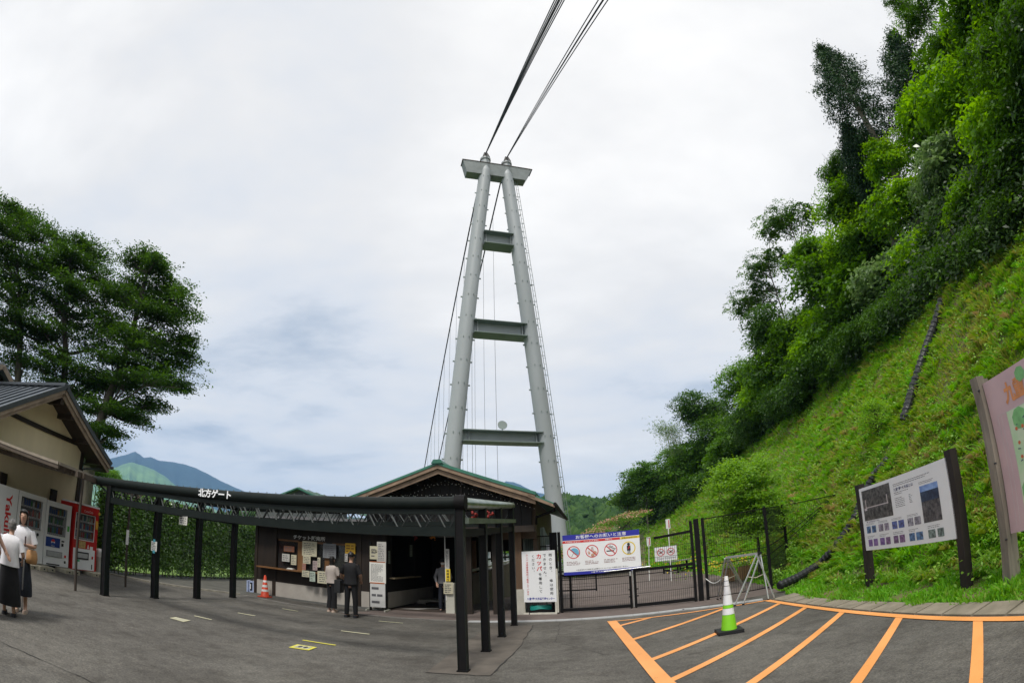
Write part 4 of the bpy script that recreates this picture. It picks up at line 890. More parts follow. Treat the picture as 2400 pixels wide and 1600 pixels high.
# ------------------------------------------------------------------ lettering
TXT = {}
def text_mesh(s, bold=0.0):
    k = (s, bold)
    if k in TXT: return TXT[k]
    cu = bpy.data.curves.new('lettering', 'FONT'); cu.body = s; cu.size = 1; cu.offset = bold; cu.resolution_u = 3; cu.fill_mode = 'FRONT'
    o = bpy.data.objects.new('lettering', cu); COL.objects.link(o); dg = bpy.context.evaluated_depsgraph_get(); me = o.evaluated_get(dg).to_mesh()
    V = np.array([v.co[:] for v in me.vertices]) if len(me.vertices) else np.zeros((0, 3)); F = [tuple(p.vertices) for p in me.polygons]; o.evaluated_get(dg).to_mesh_clear(); bpy.data.objects.remove(o); TXT[k] = (V, F); return TXT[k]
class Frame:
    """a flat face in the place: origin (lower left), unit right, unit up; size w,h in metres"""
    def __init__(s, o, r, u): s.o = Vector(o); s.r = Vector(r).normalized(); u = Vector(u); s.u = (u - s.r * u.dot(s.r)).normalized(); s.n = s.r.cross(s.u)
    def p(s, x, y, z=0): return s.o + s.r * x + s.u * y + s.n * z
    def rect(s, mb, x0, y0, x1, y1, z=.002, m=0): return mb.poly([s.p(x0, y0, z), s.p(x1, y0, z), s.p(x1, y1, z), s.p(x0, y1, z)], m)
    def slab(s, mb, x0, y0, x1, y1, z0, z1, m=0):
        vs = [s.p(x, y, z) for z in (z0, z1) for y in (y0, y1) for x in (x0, x1)]
        return mb.add(vs, [(0, 2, 3, 1), (4, 5, 7, 6), (0, 1, 5, 4), (2, 6, 7, 3), (0, 4, 6, 2), (1, 3, 7, 5)], m)
    def text(s, mb, string, x0, y0, x1, y1, z=.004, m=0, bold=.02, vertical=False, rot=0):
        V, F = text_mesh(string, bold)
        if not len(V): return
        if rot: a = math.radians(rot); V = V @ np.array([[math.cos(a), math.sin(a), 0], [-math.sin(a), math.cos(a), 0], [0, 0, 1]])
        lo = V.min(0); hi = V.max(0); d = np.maximum(hi - lo, 1e-6)
        mb.add([s.p(x0 + (v[0] - lo[0]) / d[0] * (x1 - x0), y0 + (v[1] - lo[1]) / d[1] * (y1 - y0), z) for v in V], F, m)
    def column(s, mb, string, xc, ytop, cell, z=.004, m=0, bold=.02, wd=None):
        wd = wd or cell * .86
        for i, chh in enumerate(string):
            if chh in ' 　': continue
            V, F = text_mesh(chh, bold); y = ytop - cell * (i + 1) + cell * .1
            # keep each glyph's own place in its em box
            sc = wd
            if chh in '。、': mb.add([s.p(xc + wd * .05 + v[0] * sc * .9, y + cell * .45 + v[1] * sc * .9, z) for v in V], F, m)
            elif chh == 'ー': mb.add([s.p(xc - (v[1] - .35) * sc, y + v[0] * sc * .9, z) for v in V], F, m)
            else:
                mb.add([s.p(xc - wd / 2 + v[0] * sc, y + v[1] * sc * .92, z) for v in V], F, m)
    def lines(s, mb, x0, y0, x1, y1, n, z=.003, m=0, fill=.9, th=.45, seed=0):
        """rows of print too small to read"""
        rr = random.Random(seed); dy = (y1 - y0) / n
        for i in range(n):
            y = y1 - dy * (i + .5); x = x0; xe = x0 + (x1 - x0) * rr.uniform(.55, 1) * fill if rr.random() < .4 else x0 + (x1 - x0) * fill
            while x < xe:
                w = rr.uniform(.5, 1.6) * dy * 1.2; s.rect(mb, x, y - dy * th / 2, min(x + w, xe), y + dy * th / 2, z, m); x += w + dy * rr.uniform(.15, .6)
    def disc(s, mb, cx, cy, r, z=.003, m=0, n=28, r2=None, a0=0, a1=360):
        P = [s.p(cx + r * math.cos(math.radians(a0 + (a1 - a0) * k / n)), cy + r * math.sin(math.radians(a0 + (a1 - a0) * k / n)), z) for k in range(n + 1)]
        if r2 is None: mb.poly(P[:-1] if a1 - a0 >= 360 else P + [s.p(cx, cy, z)], m)
        else:
            Q = [s.p(cx + r2 * math.cos(math.radians(a0 + (a1 - a0) * k / n)), cy + r2 * math.sin(math.radians(a0 + (a1 - a0) * k / n)), z) for k in range(n + 1)]
            for k in range(n): mb.poly([Q[k], P[k], P[k + 1], Q[k + 1]], m)
    def seg(s, mb, x0, y0, x1, y1, w, z=.004, m=0):
        d = Vector((x1 - x0, y1 - y0)); L_ = d.length; d.normalize(); nx, ny = -d.y * w / 2, d.x * w / 2
        mb.poly([s.p(x0 - nx, y0 - ny, z), s.p(x1 - nx, y1 - ny, z), s.p(x1 + nx, y1 + ny, z), s.p(x0 + nx, y0 + ny, z)], m)
def sheet(name, label, cat, fr, x0, y0, x1, y1, m=None, n=8, group=None, seed=0, mats=None, z=.0, extra=None):
    """a sheet of paper with print, hung on something"""
    c = fr.p((x0 + x1) / 2, (y0 + y1) / 2); t = thing(name, label, cat, tuple(c), 0, group); mb = MB(); fr.slab(mb, x0, y0, x1, y1, z, z + .004); obj('sheet', mb, m or paper, t)
    if n:
        pm = MB(); w = x1 - x0; h = y1 - y0; fr.lines(pm, x0 + w * .1, y0 + h * .08, x1 - w * .1, y1 - h * .1, n, z + .006, 0, .95, .4, seed); stuff(obj('print', pm, mats or mat('print_grey', (.12, .12, .13), .7), t))
    if extra: extra(t)
    return t

# ------------------------------------------------------------------ the steel shelter (front beam, two rows of posts)
RR = [(-.82, 7.19), (-.61, 8.80), (-.40, 10.45), (-.17, 12.2)]
LR = [(-8.80, 8.56), (-8.63, 10.20), (-8.52, 11.92), (-8.46, 13.75)]
sh = thing('gate_shelter', 'long dark steel gate shelter of posts, pipes and trusses before the ticket office', 'shelter', (-4.8, 10.5, 0))
zR = [2.46, 2.61, 2.77, 2.93]; zL = [2.53, 2.62, 2.70, 2.78]      # pipe centre heights
lowR = [2.14, 2.27, 2.40, 2.52]; lowL = [2.14, 2.20, 2.26, 2.32]
def post(x, y, h, w=.15):
    a = math.radians(-8)
    p = obj('post', MB().box((x, y, h / 2), (w, w, h), a), black, sh)
    fl = MB(); fl.box((x + w / 2 + .004, y - .0, h / 2), (.010, w + .02, h - .02), a); fl.box((x - w / 2 - .004, y, h / 2), (.010, w + .02, h - .02), a)
    obj('flange', fl, dkgreen, p)
    obj('base_plate', MB().box((x, y, .012), (w + .05, w + .05, .024), a), black, p)
for (x, y), z in zip(RR, zR): post(x, y, z - .02, .11)
for (x, y), z in zip(LR, zL): post(x, y, z, .125)
A, B = Vector((*LR[0], zL[0])), Vector((*RR[0], zR[0])); ext = A + (A - B).normalized() * .85
fp = MB(); fp.tube([ext + (B - ext) * q for q in (0, .33, .66, 1)], [.098, .096, .094, .092], 18); obj('front_pipe', fp, dkgreen, sh)
obj('pipe_collar', MB().tube([B + (A - B).normalized() * .06, B - (A - B).normalized() * .09], .115, 18), black, sh)
C_, D_ = Vector((*RR[3], zR[3])), Vector((*LR[3], zL[3]))
obj('side_pipe', MB().tube([B + Vector((.02, .09, 0)), C_ + (C_ - B).normalized() * .25], [.092, .075], 18), mat('weathered_pipe', (.36, .40, .34), .28, .55, .18, 2.5, col2=(.10, .15, .08)), sh)
obj('side_pipe', MB().tube([A, D_], .085, 14), dkgreen, sh); obj('back_pipe', MB().tube([D_, C_], .085, 14), dkgreen, sh)
# clamps along the top of the front pipe
for k in range(46):
    q = (k + .5) / 46; p = ext.lerp(B, q); obj('pipe_pin', MB().box(p + Vector((0, 0, .105)), (.014, .014, .014)), galv, sh)
rodlit = mat('lit_tone_rod', (.13, .14, .13), .4, .4, .1, 6); rodd = mat('dark_rod', (.018, .022, .02), .4, .2, .2, 8)  # one diagonal of each zigzag painted lighter, as if catching the light
def truss(a, b, za, zb, ha, hb, n, m1, m2, w=.030, chordw=.085, chordh=.11):
    """chord under a beam with zigzag rods; a,b ground points, za/zb top height, ha/hb chord height"""
    P = Vector((*a, ha)); Q = Vector((*b, hb)); obj('bottom_chord', MB().bar(P, Q, chordw, chordh), dkgreen, sh)
    for k in range(n):
        q0 = k / n; q1 = (k + .5) / n; q2 = (k + 1) / n
        T = lambda q: Vector((a[0] + (b[0] - a[0]) * q, a[1] + (b[1] - a[1]) * q, za + (zb - za) * q)); Bt = lambda q: P.lerp(Q, q)
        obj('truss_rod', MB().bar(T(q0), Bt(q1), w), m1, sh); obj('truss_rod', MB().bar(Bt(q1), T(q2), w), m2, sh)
truss(LR[0], RR[0], zL[0] - .08, zR[0] - .08, lowL[0], lowR[0] - .10, 22, rodlit, rodd, .015, .08, .13)
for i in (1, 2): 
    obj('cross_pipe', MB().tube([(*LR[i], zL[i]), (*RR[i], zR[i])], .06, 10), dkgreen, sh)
    truss(LR[i], RR[i], zL[i] - .05, zR[i] - .05, lowL[i] + .02, lowR[i] + .02, 20, rodlit, rodd, .013, .06, .07)
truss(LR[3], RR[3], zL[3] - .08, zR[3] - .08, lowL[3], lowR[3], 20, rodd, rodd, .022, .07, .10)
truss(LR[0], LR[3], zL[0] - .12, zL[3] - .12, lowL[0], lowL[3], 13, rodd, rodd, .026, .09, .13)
obj('middle_rail', MB().bar((LR[0][0], LR[0][1], 2.30), (LR[3][0], LR[3][1], 2.48), .03, .025), rodd, sh)
obj('side_rail', MB().bar((RR[0][0] + .1, RR[0][1], lowR[0] + .06), (RR[3][0] + .09, RR[3][1], lowR[3] + .03), .06, .085), mat('weathered_rail', (.16, .20, .16), .45, .3, .2, 3, col2=(.09, .11, .09)), sh)
obj('side_chord', MB().bar((RR[0][0], RR[0][1], lowR[0] - .12), (RR[3][0], RR[3][1], lowR[3] - .16), .08, .12), black, sh)
obj('gutter_bracket', MB().bar((-9.35, 8.66, 2.45), (-8.87, 8.57, 2.28), .035), dkgreen, sh)
for i in range(4): obj('purlin', MB().bar(Vector((*LR[0], 2.56)).lerp(Vector((*RR[0], 2.52)), (i + 1) / 5), Vector((*LR[3], 2.80)).lerp(Vector((*RR[3], 2.92)), (i + 1) / 5), .05, .05), dkgreen, sh)
# 北方ゲート
e = (B - A).normalized(); fr = Frame(A + Vector((0, 0, 0)), e, (0, 0, 1)); fr.n = -fr.n if fr.n.y > 0 else fr.n
pl, pr = [PL(x, 1160, A + Vector((0, -.11, 0)), (-e.y, e.x, 0)) for x in (464, 541)]; xl, xr = (pl - A).dot(e), (pr - A).dot(e)
mb = MB(); fr.text(mb, '北方ゲート', xl, -.075, xr, .085, .105, bold=.035); obj('lettering', mb, mat('white_letters', (.85, .86, .87), .4, 0, .01, emit=None), sh)
obj('top_chord', MB().bar(A + Vector((0, 0, -.135)), B + Vector((0, 0, -.125)), .06, .075), dkgreen, sh)
# taped papers
tape = mat('cyan_tape', (.10, .42, .52), .6, 0, .05)
fl_ = Frame((LR[1][0], LR[1][1] - .11, 0), (1, -.1, 0), (0, 0, 1))
def taped(fr, x0, y0, x1, y1, label, seed, z=.0, corners=True):
    def ex(t):
        mb = MB(); w = (x1 - x0)
        if corners: fr.slab(mb, x0 - w * .12, y1 - w * .30, x0 + w * .08, y1 + .01, z + .005, z + .007); fr.slab(mb, x1 - w * .08, y1 - w * .34, x1 + w * .12, y1 - .01, z + .005, z + .007)
        else: fr.slab(mb, x0 + w * .32, y1 - .02, x0 + w * .68, y1 + .05, z + .005, z + .007); fr.slab(mb, x0 + w * .3, y0 - .05, x0 + w * .7, y0 + .02, z + .005, z + .007)
        obj('tape', mb, tape, t)
    return sheet('notice_paper', label, 'notice', fr, x0, y0, x1, y1, n=5, seed=seed, z=z, extra=ex)
p = PL(361, 1279, (LR[1][0], LR[1][1] - .12, 0), (.1, 1, 0)); fr2 = Frame((p.x, p.y, 0), (1, -.1, 0), (0, 0, 1)); taped(fr2, -.10, p.z - .12, .11, p.z + .12, 'small white notice taped with cyan tape to the second left shelter post', 3, corners=False)
p = PL(430, 1214, (LR[0][0], LR[0][1] + 2.2, 0), (.1, 1, 0)); q = A.lerp(D_, .36); fr2 = Frame((-8.56, 11.15, 0), (1, -.1, 0), (0, 0, 1)); zz = HZ(430, 1214, -8.1, 11.1)
p = PL(430, 1214, (-8.56, 11.15, 0), (.1, 1, 0)); fr2 = Frame((p.x, p.y, 0), (1, -.1, 0), (0, 0, 1)); taped(fr2, -.15, p.z - .17, .15, p.z + .17, 'white notice hung by cyan tape from the shelter chord above the hedge', 4)

# ------------------------------------------------------------------ ticket office
BU = Vector((.9898, -.1426, 0)); BV = Vector((.1426, .9898, 0)); BO = Vector((-8.9, 15.88, 0))
def bp(u, v, z): return BO + BU * u + BV * v + Vector((0, 0, z))
def bbox(mb, u0, u1, v0, v1, z0, z1, m=0):
    vs = [bp(u, v, z) for z in (z0, z1) for v in (v0, v1) for u in (u0, u1)]
    return mb.add(vs, [(0, 2, 3, 1), (4, 5, 7, 6), (0, 1, 5, 4), (2, 6, 7, 3), (0, 4, 6, 2), (1, 3, 7, 5)], m)
BF = Frame(bp(0, 0, 0), BU, (0, 0, 1))     # normal points out of the front (towards -v)
of = thing('ticket_office', 'dark wooden ticket office with a green metal gable roof behind the steel shelter', 'building', tuple(BO))
wallm = mat('dark_panel_wall', (.030, .020, .014), .6, 0, .3, 3, .001, 30, stretch=(1, 1, .2)); wains = mat('pale_wainscot', (.40, .37, .33), .75, 0, .08, 3)
greenr = mat('green_copper_roof', (.05, .19, .13), .45, .1, .12, 2); fasc = mat('weathered_fascia', (.30, .21, .14), .7, 0, .2, 4, .001, 30, col2=(.16, .11, .075)); gabm = mat('gable_boards', (.016, .014, .013), .7, 0, .2, 3)
# booth walls, with the sales window opening u 1.35..3.65, z 1.02..2.0
w_ = MB(); bbox(w_, 0, .95, 0, .12, .55, 2.4); bbox(w_, .95, 4.05, 0, .12, 2.02, 2.4); bbox(w_, 4.05, 4.95, 0, .12, .55, 2.4); bbox(w_, .95, 4.05, 0, .12, .55, 1.0); bbox(w_, 0, .12, .12, 5.5, .0, 2.4); obj('wall', w_, wallm, of)
w_ = MB(); bbox(w_, 0, 4.95, -.015, .11, .06, .545); obj('wainscot', w_, wains, of)
w_ = MB(); bbox(w_, -.02, 4.97, -.03, .11, 0, .06); obj('plinth', w_, mat('plinth_grey', (.14, .14, .13), .8), of)
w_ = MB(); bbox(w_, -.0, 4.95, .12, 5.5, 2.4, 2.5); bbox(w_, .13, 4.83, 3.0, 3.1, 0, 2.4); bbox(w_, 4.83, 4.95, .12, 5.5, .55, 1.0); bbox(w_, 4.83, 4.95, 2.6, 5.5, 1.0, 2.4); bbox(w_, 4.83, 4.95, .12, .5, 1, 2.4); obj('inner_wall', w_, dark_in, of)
w_ = MB(); bbox(w_, 4.955, 4.97, .15, 5.4, .06, .56); obj('wainscot', w_, wains, of)
w_ = MB(); bbox(w_, .30, 4.05, -.28, .02, .985, 1.03); obj('counter_shelf', w_, wood_br, of)
w_ = MB(); bbox(w_, 4.955, 5.12, .3, 2.8, .98, 1.02); obj('side_counter', w_, mat('pale_wood', (.45, .36, .22), .5), of)
glassm = mat('booth_glass', (.05, .05, .05), .08, 0, .02, spec=.9, alpha=.35)
for u0, u1 in ((.98, 1.78), (2.05, 2.82), (3.08, 4.02)):
    wf = MB(); bbox(wf, u0 - .0, u1 + .0, .03, .09, 1.96, 2.02); obj('window', wf, wood_br, of); wo = of.children[-1]
    g_ = MB(); bbox(g_, u0, u1, .055, .062, 1.03, 1.96); obj('pane', g_, glassm, wo)
    m_ = MB(); bbox(m_, u1, u1 + .27, .02, .10, 1.03, 1.99); obj('mullion', m_, wood_br, wo)
# lettering over the window
l0 = PL(686, 1262, bp(0, -.05, 0), BV); l1 = PL(761, 1262, bp(0, -.05, 0), BV); ul, ur = (l0 - BO).dot(BU), (l1 - BO).dot(BU)
mb = MB(); BF.text(mb, 'チケット販売所', ul, 2.055, ur, 2.20, .012, bold=.03); obj('lettering', mb, mat('grey_letters', (.62, .63, .60), .5), of)
for u, wdt in ((.02, .12), (.80, .14), (3.98, .16), (4.83, .14)):
    w_ = MB(); bbox(w_, u, u + wdt, -.03, .0, .06, 2.4); obj('post', w_, wood_dk, of)
# low fascia and pent roof over the booths
w_ = MB(); bbox(w_, -.35, 9.5, -.45, -.37, 2.38, 2.56); obj('fascia', w_, wood_dk, of)
w_ = MB(); w_.prism([bp(-.4, -.48, 2.57), bp(5.0, -.48, 2.57), bp(5.0, 3, 3.0), bp(-.4, 3, 3.0)], (0, 0, .06)); obj('pent_roof', w_, wood_dk, of)
w_ = MB(); bbox(w_, -.3, 9.4, -.36, 5.4, 2.52, 2.56); obj('soffit', w_, wood_dk, of)
# main gable: ridge runs back
AU, AZ_ = 6.88, 4.39; SL = .355; HWd = 2.62
def roofslab(side):
    mb = MB(); P = [(AU, AZ_), (AU + side * (HWd + .12), AZ_ - SL * (HWd + .12))]
    vs = [bp(P[0][0], -.95, P[0][1]), bp(P[1][0], -.95, P[1][1]), bp(P[1][0], 6.5, P[1][1]), bp(P[0][0], 6.5, P[0][1])]
    mb.prism(vs, (0, 0, -.07)); s_ = obj('roof', mb, greenr, of)
    for k in range(16):
        v = -.8 + k * .46; obj('roof_seam', MB().bar(bp(P[0][0], v, P[0][1] + .015), bp(P[1][0], v, P[1][1] + .015), .03, .03), greenr, s_)
    fb = MB()
    for off, th, dv in ((-.07, .11, -.93), (-.19, .13, -.86)):
        fb.prism([bp(P[0][0], dv, P[0][1] + off), bp(P[1][0] - side * .02, dv, P[1][1] + off), bp(P[1][0] - side * .02, dv, P[1][1] + off - th), bp(P[0][0], dv, P[0][1] + off - th)], BV * .05)
    obj('bargeboard', fb, fasc, of)
    for k in range(7):
        q = .3 + k * .37; u = AU + side * q; z = AZ_ - SL * q - .36; obj('rafter_end', MB().bar(bp(u, -.85, z + .06), bp(u, -.1, z + .06), .05, .1), wood_dk, of)
roofslab(1); roofslab(-1)
obj('ridge_cap', MB().prism([bp(AU - .17, -1.0, AZ_ - .04), bp(AU + .17, -1.0, AZ_ - .04), bp(AU + .11, -1.0, AZ_ + .07), bp(AU - .11, -1.0, AZ_ + .07)], BV * 7.6), greenr, of)
gb = MB(); n_ = 17
for k in range(n_):
    u0 = AU - HWd + .1 + (2 * HWd - .2) * k / n_; u1 = u0 + (2 * HWd - .2) / n_ - .012
    za, zb_ = AZ_ - SL * abs(u0 - AU) - .1, AZ_ - SL * abs(u1 - AU) - .1
    bd = MB().prism([bp(u0, -.12, 2.56), bp(u1, -.12, 2.56), bp(u1, -.12, zb_), bp(u0, -.12, za)], BV * .06); obj('gable_board', bd, gabm, of)
    if k % 4 == 2: obj('gable_batten', MB().prism([bp(u0, -.15, 2.56), bp(u0 + .07, -.15, 2.56), bp(u0 + .07, -.15, za - .02), bp(u0, -.15, za - .02)], BV * .028), wood_dk, of)
# strings of little lights on the gable
bl = MB(); pts = []
for k in range(30): q = k / 29; u = AU - 1.9 + 3.8 * q; pts.append((u, 3.55 + .015 * math.sin(k * 1.7)))
for k in range(17): q = k / 16; u = AU - .85 + 1.7 * q; pts.append((u, 3.86 + .012 * math.sin(k * 2.1)))
for s_ in (-1, 1):
    for k in range(23): q = k / 22 * 2.6; pts.append((AU + s_ * q, AZ_ - SL * q - .42))
for (u, z) in pts: bl.sphere(bp(u, -.17 if z > 0 else 0, z), .016, n=5)
stuff(obj('light_string', bl, mat('small_bulb', (.85, .85, .80), .3), of))
# right flank wall, pent piece over it, gutter
w_ = MB(); bbox(w_, 8.35, 9.5, 0, .12, 2.2, 3.3); bbox(w_, 9.38, 9.5, .12, 5.5, .5, 3.3); obj('side_wall', w_, mat('flank_boards', (.10, .065, .04), .7, 0, .2, 4, .001, 30, stretch=(1, 1, .2)), of)
w_ = MB(); w_.prism([bp(9.42, -.9, 3.43), bp(10.1, -.9, 3.10), bp(10.1, 5, 3.10), bp(9.42, 5, 3.43)], (0, 0, -.06)); obj('side_roof', w_, greenr, of)
w_ = MB(); w_.prism([bp(9.42, -.93, 3.38), bp(10.12, -.93, 3.05), bp(10.12, -.93, 2.97), bp(9.42, -.93, 3.29)], BV * .04); obj('bargeboard', w_, fasc, of)
obj('gutter', MB().tube([bp(10.13, -.95, 3.06), bp(10.13, 5, 3.06)], .05, 8).tube([bp(10.12, -.9, 3.02), bp(10.1, -.85, 2.9), bp(9.56, -.4, 2.78), bp(9.53, -.2, 2.6)], .035, 8), black, of)
p0 = G(1228, 1437)
pst = MB(); pst.box((-.02, 14.62, 1.62), (.19, .19, 1.8), math.radians(-8)); obj('corner_post', pst, mat('tan_post', (.17, .10, .055), .6, 0, .2, 4, stretch=(1, 1, .2)), of)
pst = MB(); pst.box((-.02, 14.62, .37), (.24, .24, .74), math.radians(-8)); obj('post_footing', pst, mat('pale_footing', (.46, .44, .38), .8, 0, .08), of)
w_ = MB(); bbox(w_, 7.45, 7.60, -.02, .12, 0, 2.4); bbox(w_, 8.2, 8.33, 0, .12, 0, 2.5); obj('entrance_post', w_, wood_dk, of)
# dim inside of the entrance: back partition with lit strips, step, threshold
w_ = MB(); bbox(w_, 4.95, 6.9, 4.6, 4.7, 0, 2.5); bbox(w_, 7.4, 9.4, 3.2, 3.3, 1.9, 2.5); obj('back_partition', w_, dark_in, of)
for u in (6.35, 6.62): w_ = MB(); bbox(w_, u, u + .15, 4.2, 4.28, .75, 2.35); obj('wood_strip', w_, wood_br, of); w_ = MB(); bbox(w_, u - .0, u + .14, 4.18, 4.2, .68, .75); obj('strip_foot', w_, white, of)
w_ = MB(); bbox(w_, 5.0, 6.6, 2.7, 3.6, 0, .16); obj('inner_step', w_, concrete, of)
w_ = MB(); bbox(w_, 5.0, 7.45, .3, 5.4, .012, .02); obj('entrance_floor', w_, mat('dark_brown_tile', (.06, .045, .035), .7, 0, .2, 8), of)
# small white slip kicked on the floor
t = thing('floor_mat_arrow', 'pale arrow-shaped sticker lying on the dark entrance floor', 'floor sticker', tuple(bp(5.6, .9, .02))); obj('sheet', MB().poly([bp(5.2, .55, .03), bp(5.75, .62, .03), bp(5.95, .95, .03), bp(6.3, 1.15, .03), bp(6.15, 1.3, .03), bp(5.75, 1.05, .03)]), mat('faded_white', (.42, .41, .38), .7), t)
t = thing('dark_mat', 'low black mat box lying beside the inner step of the entrance', 'mat'); t.location = bp(5.9, 2.3, .0); INV[t.as_pointer()] = Matrix.Translation(bp(5.9, 2.3, 0)).inverted(); w_ = MB(); bbox(w_, 5.5, 6.3, 2.1, 2.5, .02, .12); obj('body', w_, black, t)
# papers on the booth front
def onb(px0, py0, px1, py1, label, m=None, n=8, seed=0, v=-.035, mats=None, name='notice_paper'):
    a = PL(px0, py1, bp(0, v, 0), BV); b = PL(px1, py0, bp(0, v, 0), BV); f = Frame(bp(0, v, 0), BU, (0, 0, 1)); return sheet(name, label, 'notice', f, (a - BO).dot(BU), a.z, (b - BO).dot(BU), b.z, m, n, seed=seed, mats=mats)
cream = mat('cream_paper', (.50, .47, .34), .7, 0, .04); oldw = mat('dull_white_paper', (.46, .45, .42), .7, 0, .04)
onb(708, 1269, 743, 1301, 'large cream price list on the middle pane of the ticket window', cream, 7, 1)
onb(757, 1274, 788, 1306, 'greyish price sheet on the right pane of the ticket window', mat('grey_sheet', (.20, .21, .22), .5), 6, 2)
onb(661, 1298, 679, 1314, 'square notice with a dark drawing at the lower left of the ticket window', oldw, 3, 3)
onb(682, 1300, 695, 1322, 'narrow upright notice on the left pane of the ticket window', cream, 5, 4)
onb(710, 1303, 728, 1319, 'small cream card below the large price list', cream, 4, 5)
onb(733, 1314, 744, 1335, 'pinkish white slip right of the small cream card', mat('pink_slip', (.42, .33, .32), .7), 5, 6)
onb(744, 1306, 751, 1328, 'thin cream slip beside the right pane of the ticket window', cream, 5, 7)
onb(708, 1320, 717, 1334, 'small reddish sticker on the middle pane above the counter', mat('red_sticker', (.38, .18, .13), .6), 3, 8)
onb(708, 1337, 725, 1350, 'cream note hung below the counter shelf, leftmost', cream, 3, 9, v=-.30)
onb(726, 1339, 739, 1361, 'pale green-topped note hung below the counter, middle', mat('mint_paper', (.42, .50, .42), .7), 5, 10, v=-.30)
onb(744, 1341, 790, 1365, 'wide cream poster hung below the counter behind the woman', cream, 5, 11, v=-.30)
onb(809, 1273, 833, 1296, 'orange-yellow notice on the dark pillar above the man in black', mat('amber_poster', (.60, .36, .03), .6, 0, .04), 3, 12, mats=mat('brown_print', (.22, .10, .02), .6))
onb(808, 1297, 815, 1315, 'white slip under the orange-yellow notice', oldw, 4, 13)
onb(665, 1280, 690, 1291, 'strip of small reddish tags on the left pane', mat('tag_brown', (.22, .09, .05), .6), 2, 14)
# sanitiser bottle on the counter
c = bp(3.70, -.15, 1.03); t = thing('sanitiser_bottle', 'white pump bottle standing at the right end of the ticket counter', 'bottle', tuple(c)); obj('bottle', MB().lathe((0, 0, 0), [(.04, 0), (.045, .02), (.045, .14), (.02, .17), (.015, .19)], 12), plastic_w, t, local=True); obj('pump', MB().bar((0, 0, .19), (0, 0, .25), .012).bar((0, 0, .25), (-.05, -.02, .245), .014), white, t, local=True)
c = bp(1.62, -.13, 1.03); t = thing('leaflet_tray', 'small pale tray of leaflets on the ticket counter', 'tray', tuple(c), math.radians(-8)); obj('tray', MB().box((0, 0, .012), (.26, .16, .024)), oldw, t, local=True); obj('leaflets', MB().box((0, 0, .035), (.20, .12, .02)), paper, t, local=True)
# decorations hanging in the entrance and on the shelter rail
def garland(p, m, label, seed):
    t = thing('paper_garland', label, 'decoration', tuple(p)); rr = random.Random(seed); mb = MB()
    for k in range(9): mb.sphere((rr.uniform(-.07, .07), rr.uniform(-.03, .03), rr.uniform(-.08, .07)), rr.uniform(.02, .035), n=7)
    obj('flowers', mb, m, t, local=True); obj('string', MB().tube([(0, 0, .08), (0, 0, .2)], .006, 4), ink, t, local=True)
redf = mat('red_flower', (.26, .02, .015), .6, 0, .15, 20); oraf = mat('orange_flower', (.70, .25, .03), .6, 0, .2, 20)
def atb(px, py, v): return PL(px, py, bp(0, v, 0), BV)
garland(atb(975, 1259, .3), redf, 'red paper garland hanging over the dark entrance', 1); garland(atb(1014, 1259, .3), oraf, 'orange paper garland hanging over the entrance beside the staff member', 2)
garland(PL(1112, 1209, (-.3, 8.8, 0), (0, 1, 0)), redf, 'red flower decoration over the side rail between the nearest two shelter posts', 3); garland(PL(1149, 1205, (-.3, 10.4, 0), (0, 1, 0)), redf, 'red and white flower decoration over the side rail beside the third shelter post', 4)
for (px, py, v, lab) in ((963, 1290, 1.6, 'pale green strip notice hanging inside the entrance'), (911, 1305, .2, 'greenish strip notice at the left edge of the entrance')):
    a = atb(px, py, v); f = Frame(a, BU, (0, 0, 1)); sheet('notice_strip', lab, 'notice', f, -.04, -.2, .05, .2, mat('dim_green_paper', (.22, .27, .20), .7), 6, seed=px)

# pale pillar by the ticket gate with its pole, banner and note
def gatepillar():
    b = G(1058, 1436); t = thing('gate_pillar', 'short off-white pillar carrying a thin white pole with a yellow banner beside the staff member', 'pillar', (b.x, b.y, 0), math.radians(-8))
    obj('pillar', MB().box((0, 0, .46), (.26, .22, .92)), mat('offwhite_pillar', (.50, .49, .42), .7, 0, .08, 3), t, local=True)
    obj('pole', MB().tube([(-.11, -.12, .4), (-.13, -.12, 2.35)], .014, 6), white, t, local=True)
    f = Frame(INV[t.as_pointer()].inverted() @ Vector((-.12, -.14, 0)), BU, (0, 0, 1))
    mb = MB(); f.slab(mb, .0, 1.35, .13, 1.95, 0, .006); obj('white_banner', mb, oldw, t); mb = MB(); f.text(mb, '新型', .03, 1.8, .1, 1.9, .009, bold=.01); f.lines(mb, .03, 1.4, .11, 1.78, 12, .009, seed=4); stuff(obj('print', mb, mat('print_grey', (.12, .12, .13), .7), t))
    mb = MB(); f.slab(mb, .01, .98, .15, 1.35, 0, .006); obj('yellow_banner', mb, yellow, t); mb = MB(); f.column(mb, '再開運行', .08, 1.34, .088, .009, bold=.02); obj('banner_lettering', mb, ink, t)
    mb = MB(); f.slab(mb, -.05, .60, .23, .95, .02, .026); obj('note', mb, cream, t); mb = MB(); f.lines(mb, -.02, .63, .2, .9, 5, .03, seed=9); stuff(obj('print', mb, mat('print_grey', (.12, .12, .13), .7), t))
gatepillar()
